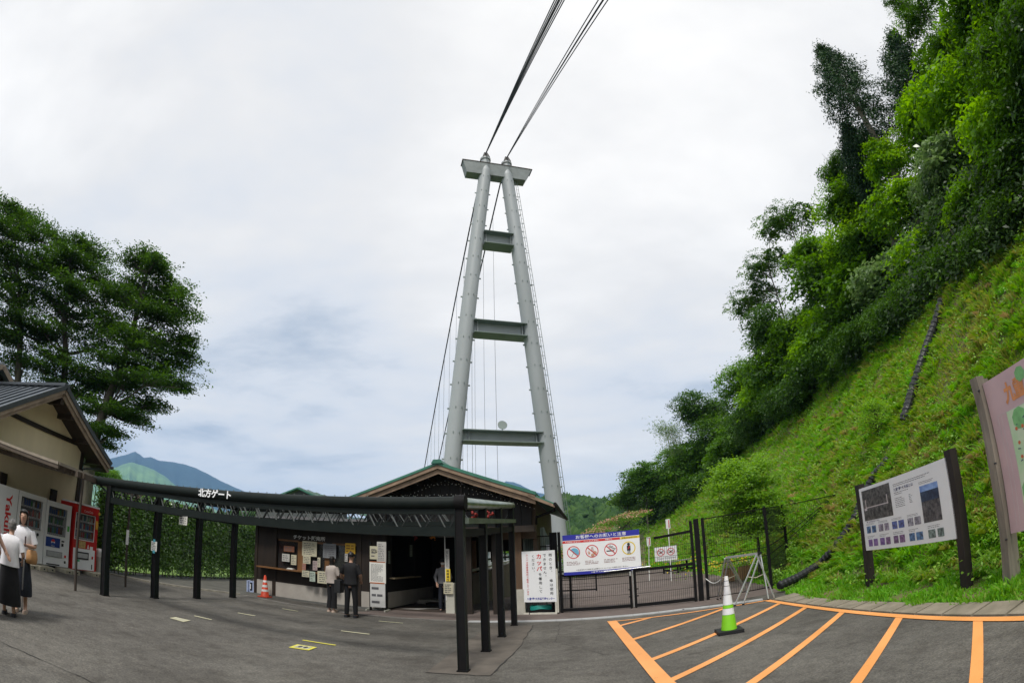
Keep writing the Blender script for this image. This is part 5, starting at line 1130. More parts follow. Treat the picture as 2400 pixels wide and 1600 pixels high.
# standing sign covered with papers at the entrance
def stand_sign():
    a = PL(866, 1422, bp(0, -.32, 0), BV); b = PL(906, 1428, bp(0, -.32, 0), BV); a.z = b.z = 0; u = (b - a).normalized(); f = Frame(a, u, (0, 0, 1)); w = (b - a).length; t = thing('notice_stand', 'tall black notice stand covered with white printed sheets beside the entrance', 'notice stand', tuple(a))
    mb = MB(); f.slab(mb, 0, .02, .05, 2.1, -.06, 0); f.slab(mb, w - .05, .02, w, 2.1, -.06, 0); f.slab(mb, 0, 1.2, w, 1.9, -.05, -.01); obj('frame', mb, black, t)
    def sh_(x0, y0, x1, y1, z, m, n, s):
        q = MB(); f.slab(q, x0, y0, x1, y1, z, z + .005); o_ = obj('sheet', q, m, t); q = MB(); f.lines(q, x0 + .05, y0 + .05, x1 - .05, y1 - .06, n, z + .008, seed=s, th=.35)
        stuff(obj('print', q, mat('print_grey', (.12, .12, .13), .7), o_))
    sh_(.01, .86, w - .01, 1.50, .0, paper, 15, 2); sh_(.03, .12, w - .03, .86, .004, mat('crumpled_paper', (.58, .58, .57), .6, 0, .06, 5, .01, 8), 3, 3); sh_(w * .45, 1.50, w, 2.12, .0, oldw, 10, 4); sh_(.02, 1.58, w * .5, 1.98, .004, cream, 3, 5)
    for cx in (.11, .22):
        q = MB(); f.disc(q, cx, 1.82, .045, .012, r2=.035, n=16); f.seg(q, cx - .03, 1.85, cx + .03, 1.79, .01, .013); f.disc(q, cx, 1.81, .018, .0125, n=8); obj('pictogram', q, ink, t)
    q = MB(); f.slab(q, .03, 1.49, w - .03, 1.515, .006, .009); f.slab(q, .03, .84, w - .05, .875, .01, .013); obj('orange_strip', q, mat('rust_orange', (.45, .13, .03), .6), t)
    obj('base', MB().bar(f.p(-.02, .03, -.2), f.p(-.02, .03, .2), .05, .05).bar(f.p(w + .02, .03, -.2), f.p(w + .02, .03, .2), .05, .05), mat('offwhite_pillar', (.50, .49, .42)), t)
stand_sign()
# second green roof far left behind the shelter
def second_roof():
    a = PL(697, 1141, (-7, 24, 0), BV); t = thing('garden_hut', 'small hut with a pale green ribbed roof showing above the shelter beam', 'building', (a.x, a.y, 0)); X = a; w = 3.2
    L0 = X + BU * -w + Vector((0, 0, -w * .36)); R0 = X + BU * w + Vector((0, 0, -w * .36)); ln = (BU * 6.5 + BV * 3.5)
    for S, nm in ((L0, 'roof'), (R0, 'roof')):
        ro = obj(nm, MB().prism([X, S, S + BV * 8, X + BV * 8], (0, 0, -.08)), greenr, t)
        for k in range(9): obj('roof_seam', MB().bar(X + BV * (k * .9 + .2) + Vector((0, 0, .02)), S + BV * (k * .9 + .2) + Vector((0, 0, .02)), .04, .04), galv, ro)
    obj('gable', MB().poly([X + BV * .3 + Vector((0, 0, -.1)), L0 + BV * .3 + BU * .3, Vector((L0.x, L0.y, 0)) + BV * .3 + BU * .3, Vector((R0.x, R0.y, 0)) + BV * .3 - BU * .3, R0 + BV * .3 - BU * .3]), mat('hut_grey', (.10, .11, .11), .7), t)
    w_ = MB(); w_.prism([R0, R0 + BU * 3 + Vector((0, 0, -.5)), R0 + BU * 3 + BV * 8 + Vector((0, 0, -.5)), R0 + BV * 8], (0, 0, -.06)); obj('lower_roof', w_, mat('pale_green_roof', (.20, .36, .28), .4, .2, .1), t)
second_roof()

# ------------------------------------------------------------------ ramp wall, rails and screens behind the shelter's right posts
a = G(1092, 1420); b = G(1160, 1392)
w0 = Vector((a.x, a.y, 0)); dirw = Vector((.30, .954, 0)); w1 = w0 + dirw * 5.2
t = thing('ramp_wall', 'grey concrete ramp wall with a white capping behind the nearest shelter posts', 'wall', tuple(w0)); zt0 = HZ(1092, 1352, w0.x, w0.y); 
hz0 = HZ(1092, 1345, w0.x, w0.y)
obj('wall', MB().prism([w0, w1, w1 + Vector((0, 0, 1.45)), w0 + Vector((0, 0, zt0))], (-.16, .05, 0)), mat('brown_concrete', (.25, .22, .19), .85, 0, .15, 1.6, .003, 40), t)
obj('capping', MB().bar(w0 + Vector((-.08, 0, hz0 + .06)), w1 + Vector((-.08, 0, 1.55)), .12, .07), white, t)
wr = mat('white_rail_paint', (.70, .72, .72), .4, 0, .04)
def railing(P0, P1, z0, z1, n, label, name='white_railing', h=1.1, m=wr, infill=True):
    t = thing(name, label, 'railing', tuple(P0)); P0 = Vector(P0); P1 = Vector(P1)
    for k in range(n + 1):
        q = P0.lerp(P1, k / n); z = z0 + (z1 - z0) * k / n; obj('post', MB().bar(q + Vector((0, 0, z)), q + Vector((0, 0, z + h)), .06), m, t)
    for hh in (h, h * .55, .12): obj('rail', MB().bar(P0 + Vector((0, 0, z0 + hh)), P1 + Vector((0, 0, z1 + hh)), .05, .07), m, t)
    if infill:
        mb = MB(); N_ = int((P1 - P0).length / .16)
        for k in range(N_): q = P0.lerp(P1, k / N_); z = z0 + (z1 - z0) * k / N_; mb.bar(q + Vector((0, 0, z + .12)), q + Vector((0, 0, z + h * .97)), .02)
        stuff(obj('infill_bars', mb, mat('rail_grey', (.40, .45, .46), .5), t))
    return t
ra = AT(1090, 1292, 24); rb = AT(1240, 1322, 46)
railing((ra.x, ra.y, 0), (rb.x, rb.y, 0), 1.3, .15, 12, 'long white railing descending behind the shelter posts towards the bridge')
obj_ = obj('rail_plinth', MB().prism([(ra.x, ra.y, 0), (rb.x, rb.y, 0), (rb.x, rb.y, .3), (ra.x, ra.y, 1.4)], (-.3, 0, 0)), mat('pale_blue_wall', (.42, .47, .50), .7, 0, .06, 2)); tag(obj_, 'pale wall carrying the long white railing behind the shelter posts', 'wall')
railing((-1.25, 18.2, 0), (-.35, 21.4, 0), 1.5, 1.6, 4, 'short dark handrail fence on the concrete ramp wall', 'handrail', 1.0, black, False)
cone_m = mat('cone_orange', (.62, .06, .02), .5, 0, .06)
def cone(loc, label, h=.72, r=.19, red_=cone_m, group=None, rz=0):
    t = thing('traffic_cone', label, 'traffic cone', loc, rz, group); f = lambda z: .035 + (r * .78 - .035) * (1 - z / h)
    obj('body', MB().lathe((0, 0, 0), [(r * .86, .03), (f(.03), .045), (f(h * .97), h * .97), (f(h) * .7, h)], 20), red_, t, local=True)
    obj('base', MB().box((0, 0, .015), (r * 1.95, r * 1.95, .03)), red_ if True else rubber, t, local=True)
    for z0, z1 in ((.26, .36), (.46, .56), (.68, .77)):
        obj('band', MB().lathe((0, 0, 0), [(f(z0 * h) + .003, z0 * h), (f(z1 * h) + .003, z1 * h)], 20), white, t, local=True)
    return t
c = PL(621, 1394, bp(0, -.35, 0), BV); cone((c.x, c.y, 0), 'orange and white banded traffic cone at the left corner of the ticket office', .74)
c = G(1150, 1393); cone((c.x, c.y, 0), 'orange and white cone half hidden between the second and third shelter posts', .72)
# white-painted box (portable heater-like crate) beside the cone
c = G(596, 1387); t = thing('speaker_box', 'blue-white box with dark side standing on the ground left of the orange cone', 'box', (c.x, c.y, 0), math.radians(14)); bw = mat('pale_blue_plastic', (.42, .50, .72), .5)
obj('case', MB().box((0, .06, .2), (.40, .34, .40)), mat('dark_blue_grey', (.06, .075, .11), .5), t, local=True)
obj('front_frame', MB().box((-.21, -.02, .2), (.05, .36, .42)).box((-.02, -.13, .38), (.42, .05, .05)).box((-.02, -.13, .03), (.42, .05, .05)).box((-.17, -.13, .2), (.08, .05, .38)).box((.02, -.13, .2), (.10, .04, .38)), bw, t, local=True)
obj('handle', MB().bar((-.1, -.16, .3), (-.1, -.16, .12), .03), white, t, local=True)
# light patch: manhole lid near the stand
c = G(873, 1427); t = thing('manhole_cover', 'small round pale cover in the paving below the notice stand', 'manhole cover', (c.x, c.y, .006)); obj('lid', MB().lathe((0, 0, 0), [(.17, 0), (.17, .012), (.15, .014)], 16), mat('pale_lid', (.5, .5, .48), .5), t, local=True)

# ------------------------------------------------------------------ floor tape marks
tapem = mat('pale_yellow_tape', (.62, .60, .40), .6, 0, .05); tapey = mat('yellow_tape', (.70, .64, .08), .6, 0, .05)
def mark(px0, py0, px1, py1, w, label, m=tapem):
    a = G(px0, py0); b = G(px1, py1); t = obj('tape_mark', MB().bar((a.x, a.y, .012), (b.x, b.y, .012), w, .004), m); tag(t, label, 'floor tape')
mark(456, 1443, 496, 1452, .05, 'pale tape strip on the asphalt right of the pale square, nearest the people at left'); mark(558, 1436, 598, 1443, .05, 'second pale tape strip from the left on the asphalt'); mark(662, 1426, 698, 1432, .05, 'pale tape strip nearest the ticket window wall')
mark(888, 1455, 944, 1460, .05, 'pale tape strip in front of the dark entrance'); mark(800, 1478, 866, 1486, .05, 'long pale tape strip in the middle of the queue area'); mark(710, 1500, 787, 1512, .05, 'yellowish tape strip just behind the yellow footprint square', tapey)
def sq(P, label, m1, foot):
    g_ = [G(*p) for p in P]; c = sum(g_, Vector()) / 4; t = thing('floor_square', label, 'floor sticker', (c.x, c.y, .008)); obj('border', MB().prism([Vector((p.x, p.y, .009)) for p in g_], (0, 0, .003)), m1, t)
    obj('centre', MB().poly([Vector((p.x, p.y, .0145)).lerp(Vector((c.x, c.y, .0145)), .3) for p in g_]), mat('faded_centre', (.50, .48, .36), .6), t)
    if foot:
        e1 = (g_[1] - g_[0]).normalized(); e2 = (g_[3] - g_[0]).normalized()
        for s_ in (-.05, .05):
            mb = MB(); q = c + e2 * s_; mb.poly([Vector((q.x, q.y, .017)) + e1 * (.085 * math.cos(a_)) + e2 * (.032 * math.sin(a_)) for a_ in np.linspace(0, 6.28, 11)[:-1]]); obj('footprint', mb, ink, t)
sq([(677, 1517), (697, 1510), (743, 1517), (724, 1524)], 'yellow square with two footprints stuck to the asphalt', tapey, True)
sq([(398, 1448), (412, 1446), (447, 1454), (430, 1457)], 'pale worn square stuck to the asphalt near the left posts', mat('worn_tape', (.60, .57, .38), .6, 0, .1, 9), False)
# ------------------------------------------------------------------ house at the left with its lean-to
plaster = mat('cream_plaster', (.78, .68, .47), .85, 0, .07, 1.2, .002, 30, stretch=(1, 1, .3)); tin = mat('ribbed_tin', (.30, .33, .37), .35, .5, .1, 1.2, col2=(.22, .25, .29)); tind = mat('dark_tin', (.075, .085, .095), .4, .3, .1)
hs = thing('cream_house', 'cream plastered house with a grey ribbed metal gable roof behind the vending machines', 'house', (-13.2, 9.3, 0))
WX = -13.2; RX = -12.35; yr, zr = 9.36, 5.02; ye, ze = 11.85, 3.42; sl_ = (zr - ze) / (ye - yr); yl = yr - (ye - yr) * 1.15; zl = zr - (yr - yl) * sl_
obj('wall', MB().prism([(WX, 6.6, 0), (WX, 11.25, 0), (WX, 11.25, 3.74), (WX, yr, 4.86), (WX, 6.75, 3.35), (WX, 6.6, 3.3)], (-9, 0, 0)), plaster, hs)
for (y0, y1, z0, z1, n_) in ((yr, ye, zr, ze, 'roof'), (yr, yl, zr, zl, 'roof')):
    ro = obj(n_, MB().prism([(RX, y0, z0), (RX, y1, z1), (-24, y1, z1), (-24, y0, z0)], (0, 0, -.08)), tin, hs)
    for k in range(17): x = RX - .1 - k * .46; obj('roof_seam', MB().bar((x, y0, z0 + .025), (x, y1, z1 + .025), .035, .05), tind, ro)
    obj('verge', MB().bar((RX + .02, y0, z0 - .0), (RX + .02, y1, z1 - .0), .07, .12), tind, ro)
    for dx, dz, hh in ((-.01, -.13, .09), (-.08, -.24, .10)): obj('bargeboard', MB().bar((RX + dx, y0, z0 + dz), (RX + dx, y1 + (.0), z1 + dz), .05, hh), mat('grey_fascia', (.33, .27, .21), .8, 0, .15, 4, col2=(.20, .155, .12)), hs)
obj('ridge_cap', MB().bar((RX + .05, yr, zr + .05), (-24, yr, zr + .05), .22, .08), tind, hs)
for k, (y, z) in enumerate(((yr + .05, 4.62), (9.95, 4.35), (10.75, 3.86), (11.5, 3.4))): obj('purlin_end', MB().bar((WX, y, z - .02), (RX - .1, y, z - .02), .14, .16), wood_dk, hs)
obj('soffit', MB().prism([(RX - .1, yr, zr - .3), (RX - .1, ye, ze - .28), (WX, ye, ze - .28), (WX, yr, zr - .3)], (0, 0, .03)), wood_dk, hs)
obj('band', MB().bar((WX + .02, 6.7, 3.78), (WX + .02, 11.2, 3.78), .05, .13), wood_dk, hs)
obj('corner_post', MB().box((WX + .01, 11.24, 1.85), (.10, .12, 3.7)), wood_dk, hs)
for y in (8.2, 10.2): obj('post', MB().box((WX + .05, y, 1.1), (.12, .22, 2.2)), wood_dk, hs)
obj('gutter', MB().tube([(RX + .1, ye + .02, ze - .1), (-20, ye + .02, ze - .1)], .05, 8).tube([(WX, 11.4, 3.1), (WX + .4, 11.7, 3.2), (RX - .1, ye - .05, ze - .15)], .03, 6).tube([(WX + .0, 11.36, 0), (WX + .0, 11.36, 3.1)], .035, 6), tind, hs)
# upper gable behind it
q = AT(10, 848, 19); t = thing('gabled_house', 'second grey-roofed house gable just showing above the cream house', 'house', (q.x, q.y, 0)); X = q
for s_ in (1, -1):
    S = X + Vector((.2 * s_, 2.4 * s_, -1.6)); ro = obj('roof', MB().prism([X, S, S + Vector((-8, .6, 0)), X + Vector((-8, .6, 0))], (0, 0, -.1)), tin, t); obj('bargeboard', MB().bar(X + Vector((.05, 0, -.16)), S + Vector((.05, 0, -.16)), .05, .16), mat('grey_fascia', (.33, .27, .21)), t)
obj('gable', MB().poly([X + Vector((-.4, 0, -.2)), X + Vector((-.4, 2.2, -1.7)), X + Vector((-.4, 2.2, -8)), X + Vector((-.4, -2.2, -8)), X + Vector((-.4, -2.2, -1.7))]), wood_dk, t)
# lean-to canopy
cn = thing('lean_to_canopy', 'low lean-to canopy with grey-brown slats on two thin posts over the vending machines', 'canopy', (-11.2, 9.4, 0))
z0 = 2.5
c00, c01 = Vector((-13.15, 6.9, 2.92)), Vector((-9.28, 7.25, 2.58)); c10, c11 = Vector((-13.15, 11.0, 2.92)), Vector((-10.25, 11.0, 2.62))
frame_m = mat('brown_grey_frame', (.10, .075, .055), .7, 0, .15); slat_m = mat('pale_corrugated', (.32, .27, .21), .5, 0, .12, 3, col2=(.20, .165, .13))
obj('front_beam', MB().bar((-9.14, 7.7, 2.50), (-10.15, 11.0, 2.54), .07, .12).bar((-9.1, 7.93, 2.50), (-13.1, 7.93, 2.72), .07, .12), frame_m, cn); obj('wall_beam', MB().bar(c00, c10, .08, .14), frame_m, cn)
for k in range(8):
    q = k / 7; A_ = c00.lerp(c10, q); B_ = c01.lerp(c11, q); obj('rafter', MB().bar(A_ - Vector((0, 0, .05)), B_ - Vector((0, 0, .05)), .05, .09), frame_m, cn)
for k in range(14):
    q = (k + .0) / 14; q2 = (k + .92) / 14; a = c00.lerp(c01, q); b = c00.lerp(c01, q2); c = c10.lerp(c11, q2); d = c10.lerp(c11, q)
    if k: pass
    obj('roof_slat', MB().prism([a + Vector((0, 0, .03)), b + Vector((0, 0, .03)), c + Vector((0, 0, .03)), d + Vector((0, 0, .03))], (0, 0, .02)), slat_m, cn)
obj('fascia', MB().bar(c01 + Vector((0, 0, .02)), c11 + Vector((0, 0, .02)), .04, .06).bar(c01 + Vector((0, -.02, .02)), c00 + Vector((0, -.02, .02)), .04, .06), slat_m, cn)
for (x, y, h) in ((-9.14, 7.93, 2.52), (-10.15, 10.70, 2.58)): obj('post', MB().tube([(x, y, 0), (x, y, h)], .032, 8), mat('rusty_pole', (.06, .045, .035), .6, .2), cn)
obj('brace', MB().bar((-10.15, 10.7, 2.25), (-9.6, 10.6, 2.55), .03), frame_m, cn)
obj('white_sleeve', MB().tube([(-10.15, 10.7, 1.15), (-10.15, 10.7, 1.55)], .042, 8), white, cn)

# ------------------------------------------------------------------ vending machines
glass = mat('shop_glass', (.10, .11, .12), .06, 0, .02, spec=.9, alpha=.22)
inner = mat('machine_inside', (.20, .21, .24), .6, 0, .1, 3); chrome = mat('rail_white', (.80, .81, .84), .35)
cans = [mat('can_' + n_, c_, .35, 0, .04) for n_, c_ in (('red', (.45, .04, .03)), ('blue', (.05, .12, .40)), ('green', (.08, .28, .10)), ('white', (.65, .65, .62)), ('amber', (.50, .25, .05)), ('brown', (.16, .08, .04)), ('teal', (.08, .28, .34)))]
def machine(y0, y1, z0, z1, label, body, win, seed, panel=None, xf=-12.0, depth=.75):
    t = thing('vending_machine', label, 'vending machine', (xf, (y0 + y1) / 2, 0)); W = y1 - y0; f = Frame((xf, y0, z0), (0, 1, 0), (0, 0, 1)); f.n = Vector((1, 0, 0)); H_ = z1 - z0
    mb = MB(); wx0, wy0, wx1, wy1 = win
    f.slab(mb, 0, 0, W, H_, -depth, -.14); f.slab(mb, 0, 0, wx0, H_, -.14, 0); f.slab(mb, wx1, 0, W, H_, -.14, 0); f.slab(mb, wx0, 0, wx1, wy0, -.14, 0); f.slab(mb, wx0, wy1, wx1, H_, -.14, 0); obj('cabinet', mb, body, t)
    mb = MB(); f.slab(mb, wx0, wy0, wx1, wy1, -.139, -.13); obj('display_back', mb, inner, t)
    rr = random.Random(seed); rows = 3; hh = (wy1 - wy0) / rows
    for r_ in range(rows):
        yb = wy0 + r_ * hh; q = MB(); f.slab(q, wx0 + .005, yb + .01, wx1 - .005, yb + .055, -.12, -.02); shf = obj('shelf', q, chrome, t)
        q = MB(); n_ = int((wx1 - wx0) / .075)
        for k in range(n_): x = wx0 + (k + .5) * (wx1 - wx0) / n_; f.slab(q, x - .012, yb + .02, x + .012, yb + .04, -.018, -.012)
        stuff(obj('buttons', q, mat('button_grey', (.25, .26, .30), .4), shf))
        for k in range(n_):
            x = wx0 + (k + .5) * (wx1 - wx0) / n_; hc = hh * rr.choice([.50, .62, .70]); c = f.p(x, yb + .06, -.08); rad = .026
            obj('drink', MB().lathe(c, [(rad, 0), (rad, hc * .75), (rad * .5, hc * .9), (rad * .45, hc)], 8), rr.choice(cans), shf)
    q = MB(); f.slab(q, wx0, wy0, wx1, wy1, -.012, -.006); obj('glass', q, glass, t); q = MB()
    for (a, b, c, d) in ((wx0 - .02, wy0 - .02, wx1 + .02, wy0), (wx0 - .02, wy1, wx1 + .02, wy1 + .02), (wx0 - .02, wy0, wx0, wy1), (wx1, wy0, wx1 + .02, wy1)): f.slab(q, a, b, c, d, .001, .012)
    obj('window_frame', q, white, t); return t, f, W, H_
t, f, W, H_ = machine(7.05, 9.09, .12, 1.87, 'big white vending machine with a red-lettered side panel behind the two women', plastic_w, (1.13, .86, 1.92, 1.62), 1)
mb = MB(); f.text(mb, 'Yakult', .62, .50, .82, 1.58, .003, bold=.03, rot=-90); obj('lettering', mb, red, t)
q = MB(); f.slab(q, 1.02, .0, 1.03, 1.74, .001, .004); obj('door_gap', q, ink, t); q = MB(); f.slab(q, 1.2, .22, 1.6, .34, .001, .01); f.slab(q, 1.72, .62, 1.78, .70, .001, .02); f.slab(q, 1.60, .68, 1.68, .74, .001, .02); f.disc(q, 1.80, .75, .045, .022); obj('control', q, ink, t)
q = MB(); f.text(q, 'Yakult', 1.25, .14, 1.85, .26, .006, bold=.03); obj('lettering', q, red, t); q = MB(); f.slab(q, 1.35, .74, 1.52, .82, .001, .006); obj('sticker', q, mat('pink_sticker', (.65, .30, .25), .5), t)
t, f, W, H_ = machine(9.12, 10.09, .12, 1.84, 'narrower white vending machine with a blue panel, middle of the three', plastic_w, (.08, .82, .80, 1.58), 2)
q = MB(); f.slab(q, .06, .50, .60, .76, .001, .008); obj('blue_panel', q, mat('pepsi_blue', (.015, .05, .25), .3, 0, .1, 4), t)
q = MB(); f.disc(q, .33, .64, .075, .012, a0=10, a1=170, n=12); obj('logo_red', q, red, t); q = MB(); f.disc(q, .33, .635, .075, .011); obj('logo_white', q, white, t); q = MB(); f.disc(q, .33, .63, .070, .0125, a0=195, a1=345, n=12); obj('logo_blue', q, mat('logo_blue', (.02, .10, .45), .4), t)
q = MB(); f.text(q, 'pepsi', .27, .52, .39, .55, .012, bold=.02); obj('lettering', q, white, t)
q = MB(); f.slab(q, .10, .24, .70, .40, .001, .02); obj('flap_frame', q, mat('grey_plastic', (.30, .31, .33), .4), t); q = MB(); f.slab(q, .13, .26, .67, .38, .021, .026); obj('flap', q, mat('flap_clear', (.48, .50, .50), .2, spec=.7), t); q = MB(); f.slab(q, .12, .02, .62, .05, .001, .01); obj('vent', q, ink, t)
q = MB(); f.slab(q, .66, .56, .74, .64, .001, .012); f.slab(q, .66, .68, .76, .72, .001, .012); f.slab(q, .80, .10, .86, .17, .001, .01); obj('coin_slot', q, ink, t); q = MB(); f.slab(q, .85, 1.0, .93, 1.15, .001, .006); obj('green_sticker', q, mat('green_sticker', (.12, .50, .10), .5), t); q = MB(); f.slab(q, .80, .26, .85, .33, .001, .02); obj('return_slot', q, red, t)
redm = mat('machine_red', (.50, .015, .012), .3, 0, .04); t, f, W, H_ = machine(10.19, 11.20, .10, 1.95, 'red and white vending machine with a sloping red hood, rightmost of the three', redm, (.06, .88, .84, 1.60), 3, xf=-11.95)
q = MB(); f.slab(q, .03, .02, .93, .62, .001, .012); obj('white_door', q, plastic_w, t); q = MB(); f.slab(q, .02, 1.64, .93, 1.78, .001, .07); f.slab(q, .02, 1.78, .93, 1.84, .001, .05); obj('hood', q, redm, t); q = MB(); f.text(q, 'Coca-Cola', .30, 1.67, .68, 1.74, .074, bold=.02); obj('lettering', q, mat('faded_lettering', (.75, .45, .42), .5), t)
q = MB(); f.slab(q, .14, .32, .66, .53, .013, .03); obj('flap_frame', q, ink, t); q = MB(); f.slab(q, .18, .36, .62, .49, .031, .036); obj('flap', q, mat('flap_clear', (.48, .50, .50), .2), t)
q = MB(); f.slab(q, .25, .64, .52, .84, .001, .012); obj('poster', q, mat('amber_card', (.62, .42, .16), .5, 0, .2, 20), t); q = MB(); f.text(q, 'A', .58, .62, .68, .76, .013, bold=.02); f.slab(q, .72, .60, .84, .72, .001, .01); obj('white_mark', q, white, t)
q = MB(); f.slab(q, .90, 1.25, .99, 1.50, .001, .015); f.disc(q, .95, 1.72, .045, .075); obj('amber_light', q, mat('amber_plastic', (.75, .40, .04), .4), t); q = MB(); f.slab(q, .18, .24, .30, .30, .013, .018); obj('green_sticker', q, mat('green_teal_sticker', (.06, .45, .20), .5), t); q = MB(); f.slab(q, .80, .36, .86, .44, .013, .025); obj('return_slot', q, redm, t); q = MB(); f.slab(q, .80, .06, .84, .2, .013, .016); obj('data_plate', q, ink, t)
q = MB(); f.slab(q, .0, 1.852, 1.01, 1.90, -.7, .02); obj('white_top', q, plastic_w, t)
blockm = mat('footing_block', (.42, .39, .30), .85, 0, .12, 6)
for i, (y, lab) in enumerate(((8.35, 'pale concrete footing block under the left part of the big white vending machine'), (9.0, 'pale footing block under the gap between the two white vending machines'), (9.95, 'pale footing block under the middle vending machine'), (11.05, 'pale footing block under the red vending machine, near the bin'))):
    t = thing('footing_block', lab, 'block', (-11.85, y, 0)); mb = MB(); mb.box((0, -.15, .05), (.5, .26, .10)).box((0, .15, .05), (.5, .26, .10)); obj('block', mb, blockm, t, local=True); obj('bolt_hole', MB().box((.252, -.12, .05), (.006, .05, .04)).box((.252, .18, .05), (.006, .05, .04)), ink, t, local=True)
t = thing('rubbish_bin', 'grey-white rubbish bin with a bag liner beside the red vending machine', 'bin', (-12.05, 11.48, 0)); obj('bin', MB().lathe((0, 0, 0), [(.15, 0), (.19, .6), (.20, .62)], 14), mat('bin_grey', (.48, .48, .44), .6, 0, .06), t, local=True); obj('liner', MB().lathe((0, 0, .56), [(.215, 0), (.21, .1), (.23, .14), (.16, .22), (.05, .24)], 12), mat('bag_white', (.66, .66, .64), .4, 0, .06, 12, .01, 20), t, local=True)

# ------------------------------------------------------------------ gate, fences, signs beyond the kerb
def wires(mb, P0, P1, z0a, z0b, z1a, z1b, step=.055, w=.0055):
    P0 = Vector(P0); P1 = Vector(P1); n = int((P1 - P0).length / step)
    for k in range(n + 1):
        q = k / n; p = P0.lerp(P1, q); mb.bar((p.x, p.y, z0a + (z0b - z0a) * q), (p.x, p.y, z1a + (z1b - z1a) * q), w)
def meshpanel(name, t, P0, P1, z0, z1, zb=None, hs_=(.0, .33, .66, 1.0), step=.055):
    z0b, z1b = zb or (z0, z1); mb = MB(); wires(mb, P0, P1, z0, z0b, z1, z1b, step)
    for h in hs_: mb.bar((P0[0], P0[1], z0 + (z1 - z0) * h), (P1[0], P1[1], z0b + (z1b - z0b) * h), .009)
    return stuff(obj(name, mb, black, t))
ga, gm, gb_ = Vector((1.12, 14.42, 0)), Vector((3.05, 14.02, 0)), Vector((4.70, 13.55, 0))
gt = thing('wire_gate', 'black double-leaf wire mesh gate closing the way to the bridge, between tall black posts', 'gate', tuple(ga))
for p, h, w in ((ga + Vector((-.12, .02, 0)), 2.34, .12), (ga, 2.34, .075), (gb_, 2.28, .075), (gb_ + Vector((.15, -.03, 0)), 2.32, .13)): obj('gate_post', MB().box((p.x, p.y, h / 2), (w, w, h), -.2), black, gt)
for a, b in ((ga, gm + Vector((-.03, 0, 0))), (gm + Vector((.05, -.01, 0)), gb_)):
    for z, h in ((.08, .09), (1.08, .08), (.95, .02)): obj('gate_rail', MB().bar(a + Vector((0, 0, z)), b + Vector((0, 0, z)), .05, h), black, gt)
    meshpanel('gate_mesh', gt, a, b, .10, 1.06)
for p in (gm + Vector((-.05, 0, 0)), gm + Vector((.07, -.01, 0))): obj('leaf_edge', MB().bar(p, p + Vector((0, 0, 1.1)), .055), black, gt)
obj('drop_bolt', MB().tube([gm + Vector((.01, -.04, .05)), gm + Vector((.01, -.04, 1.1))], .014, 6), alum, gt)
obj('slide_bolt', MB().tube([gm + Vector((-.75, .12, 1.12)), gm + Vector((.5, -.16, 1.15))], .018, 6).box(gm + Vector((-.06, -.05, 1.0)), (.05, .04, .12)), alum, gt)
obj('top_rail', MB().bar(ga + Vector((2.6, -.5, 1.93)), gb_ + Vector((0, 0, 2.0)), .05, .07), black, gt)
meshpanel('upper_mesh', gt, ga + Vector((2.2, -.48, 0)), gb_, 1.1, 1.95, step=.055)
for s_ in (0, 1):
    for z in (.35, .55): obj('hinge', MB().box(gm + Vector((-.09 + .2 * s_, -.04, z)), (.07, .05, .03)), black, gt)
# side fence left of the gate
fl0, fl1 = Vector((.22, 14.75, 0)), Vector((.90, 14.50, 0))
t = thing('wire_fence', 'short black wire fence panel between the office corner post and the gate', 'fence', tuple(fl0)); obj('fence_post', MB().box((fl1.x, fl1.y, 1.17), (.075, .075, 2.34), -.2), black, t); obj('fence_rail', MB().bar(fl0 + Vector((0, 0, 2.25)), fl1 + Vector((0, 0, 2.25)), .03), black, t); obj('fence_rail', MB().bar(fl1 + Vector((-.3, .1, 1.95)), ga + Vector((0, 0, 1.95)), .03), black, t); obj('fence_rail', MB().bar(fl1 + Vector((0, 0, 1.2)), ga + Vector((0, 0, 1.2)), .03), black, t); meshpanel('fence_mesh', t, fl0, fl1, .15, 2.25)
# inner low gate seen through the mesh
t = thing('inner_wire_gate', 'low black mesh hand gate standing open just behind the left gate leaf', 'gate', (1.5, 15.6, 0)); a, b = Vector((1.15, 15.8, 0)), Vector((2.25, 15.4, 0))
for z in (.55, 1.15): obj('gate_rail', MB().bar(a + Vector((0, 0, z)), b + Vector((0, 0, z)), .04), black, t)
obj('leaf_edge', MB().bar(b + Vector((0, 0, .5)), b + Vector((0, 0, 1.2)), .04), black, t); obj('gate_post', MB().bar((1.5, 15.6, 0), (1.5, 15.6, 1.2), .07), black, t); meshpanel('gate_mesh', t, a, b, .55, 1.15, step=.07)
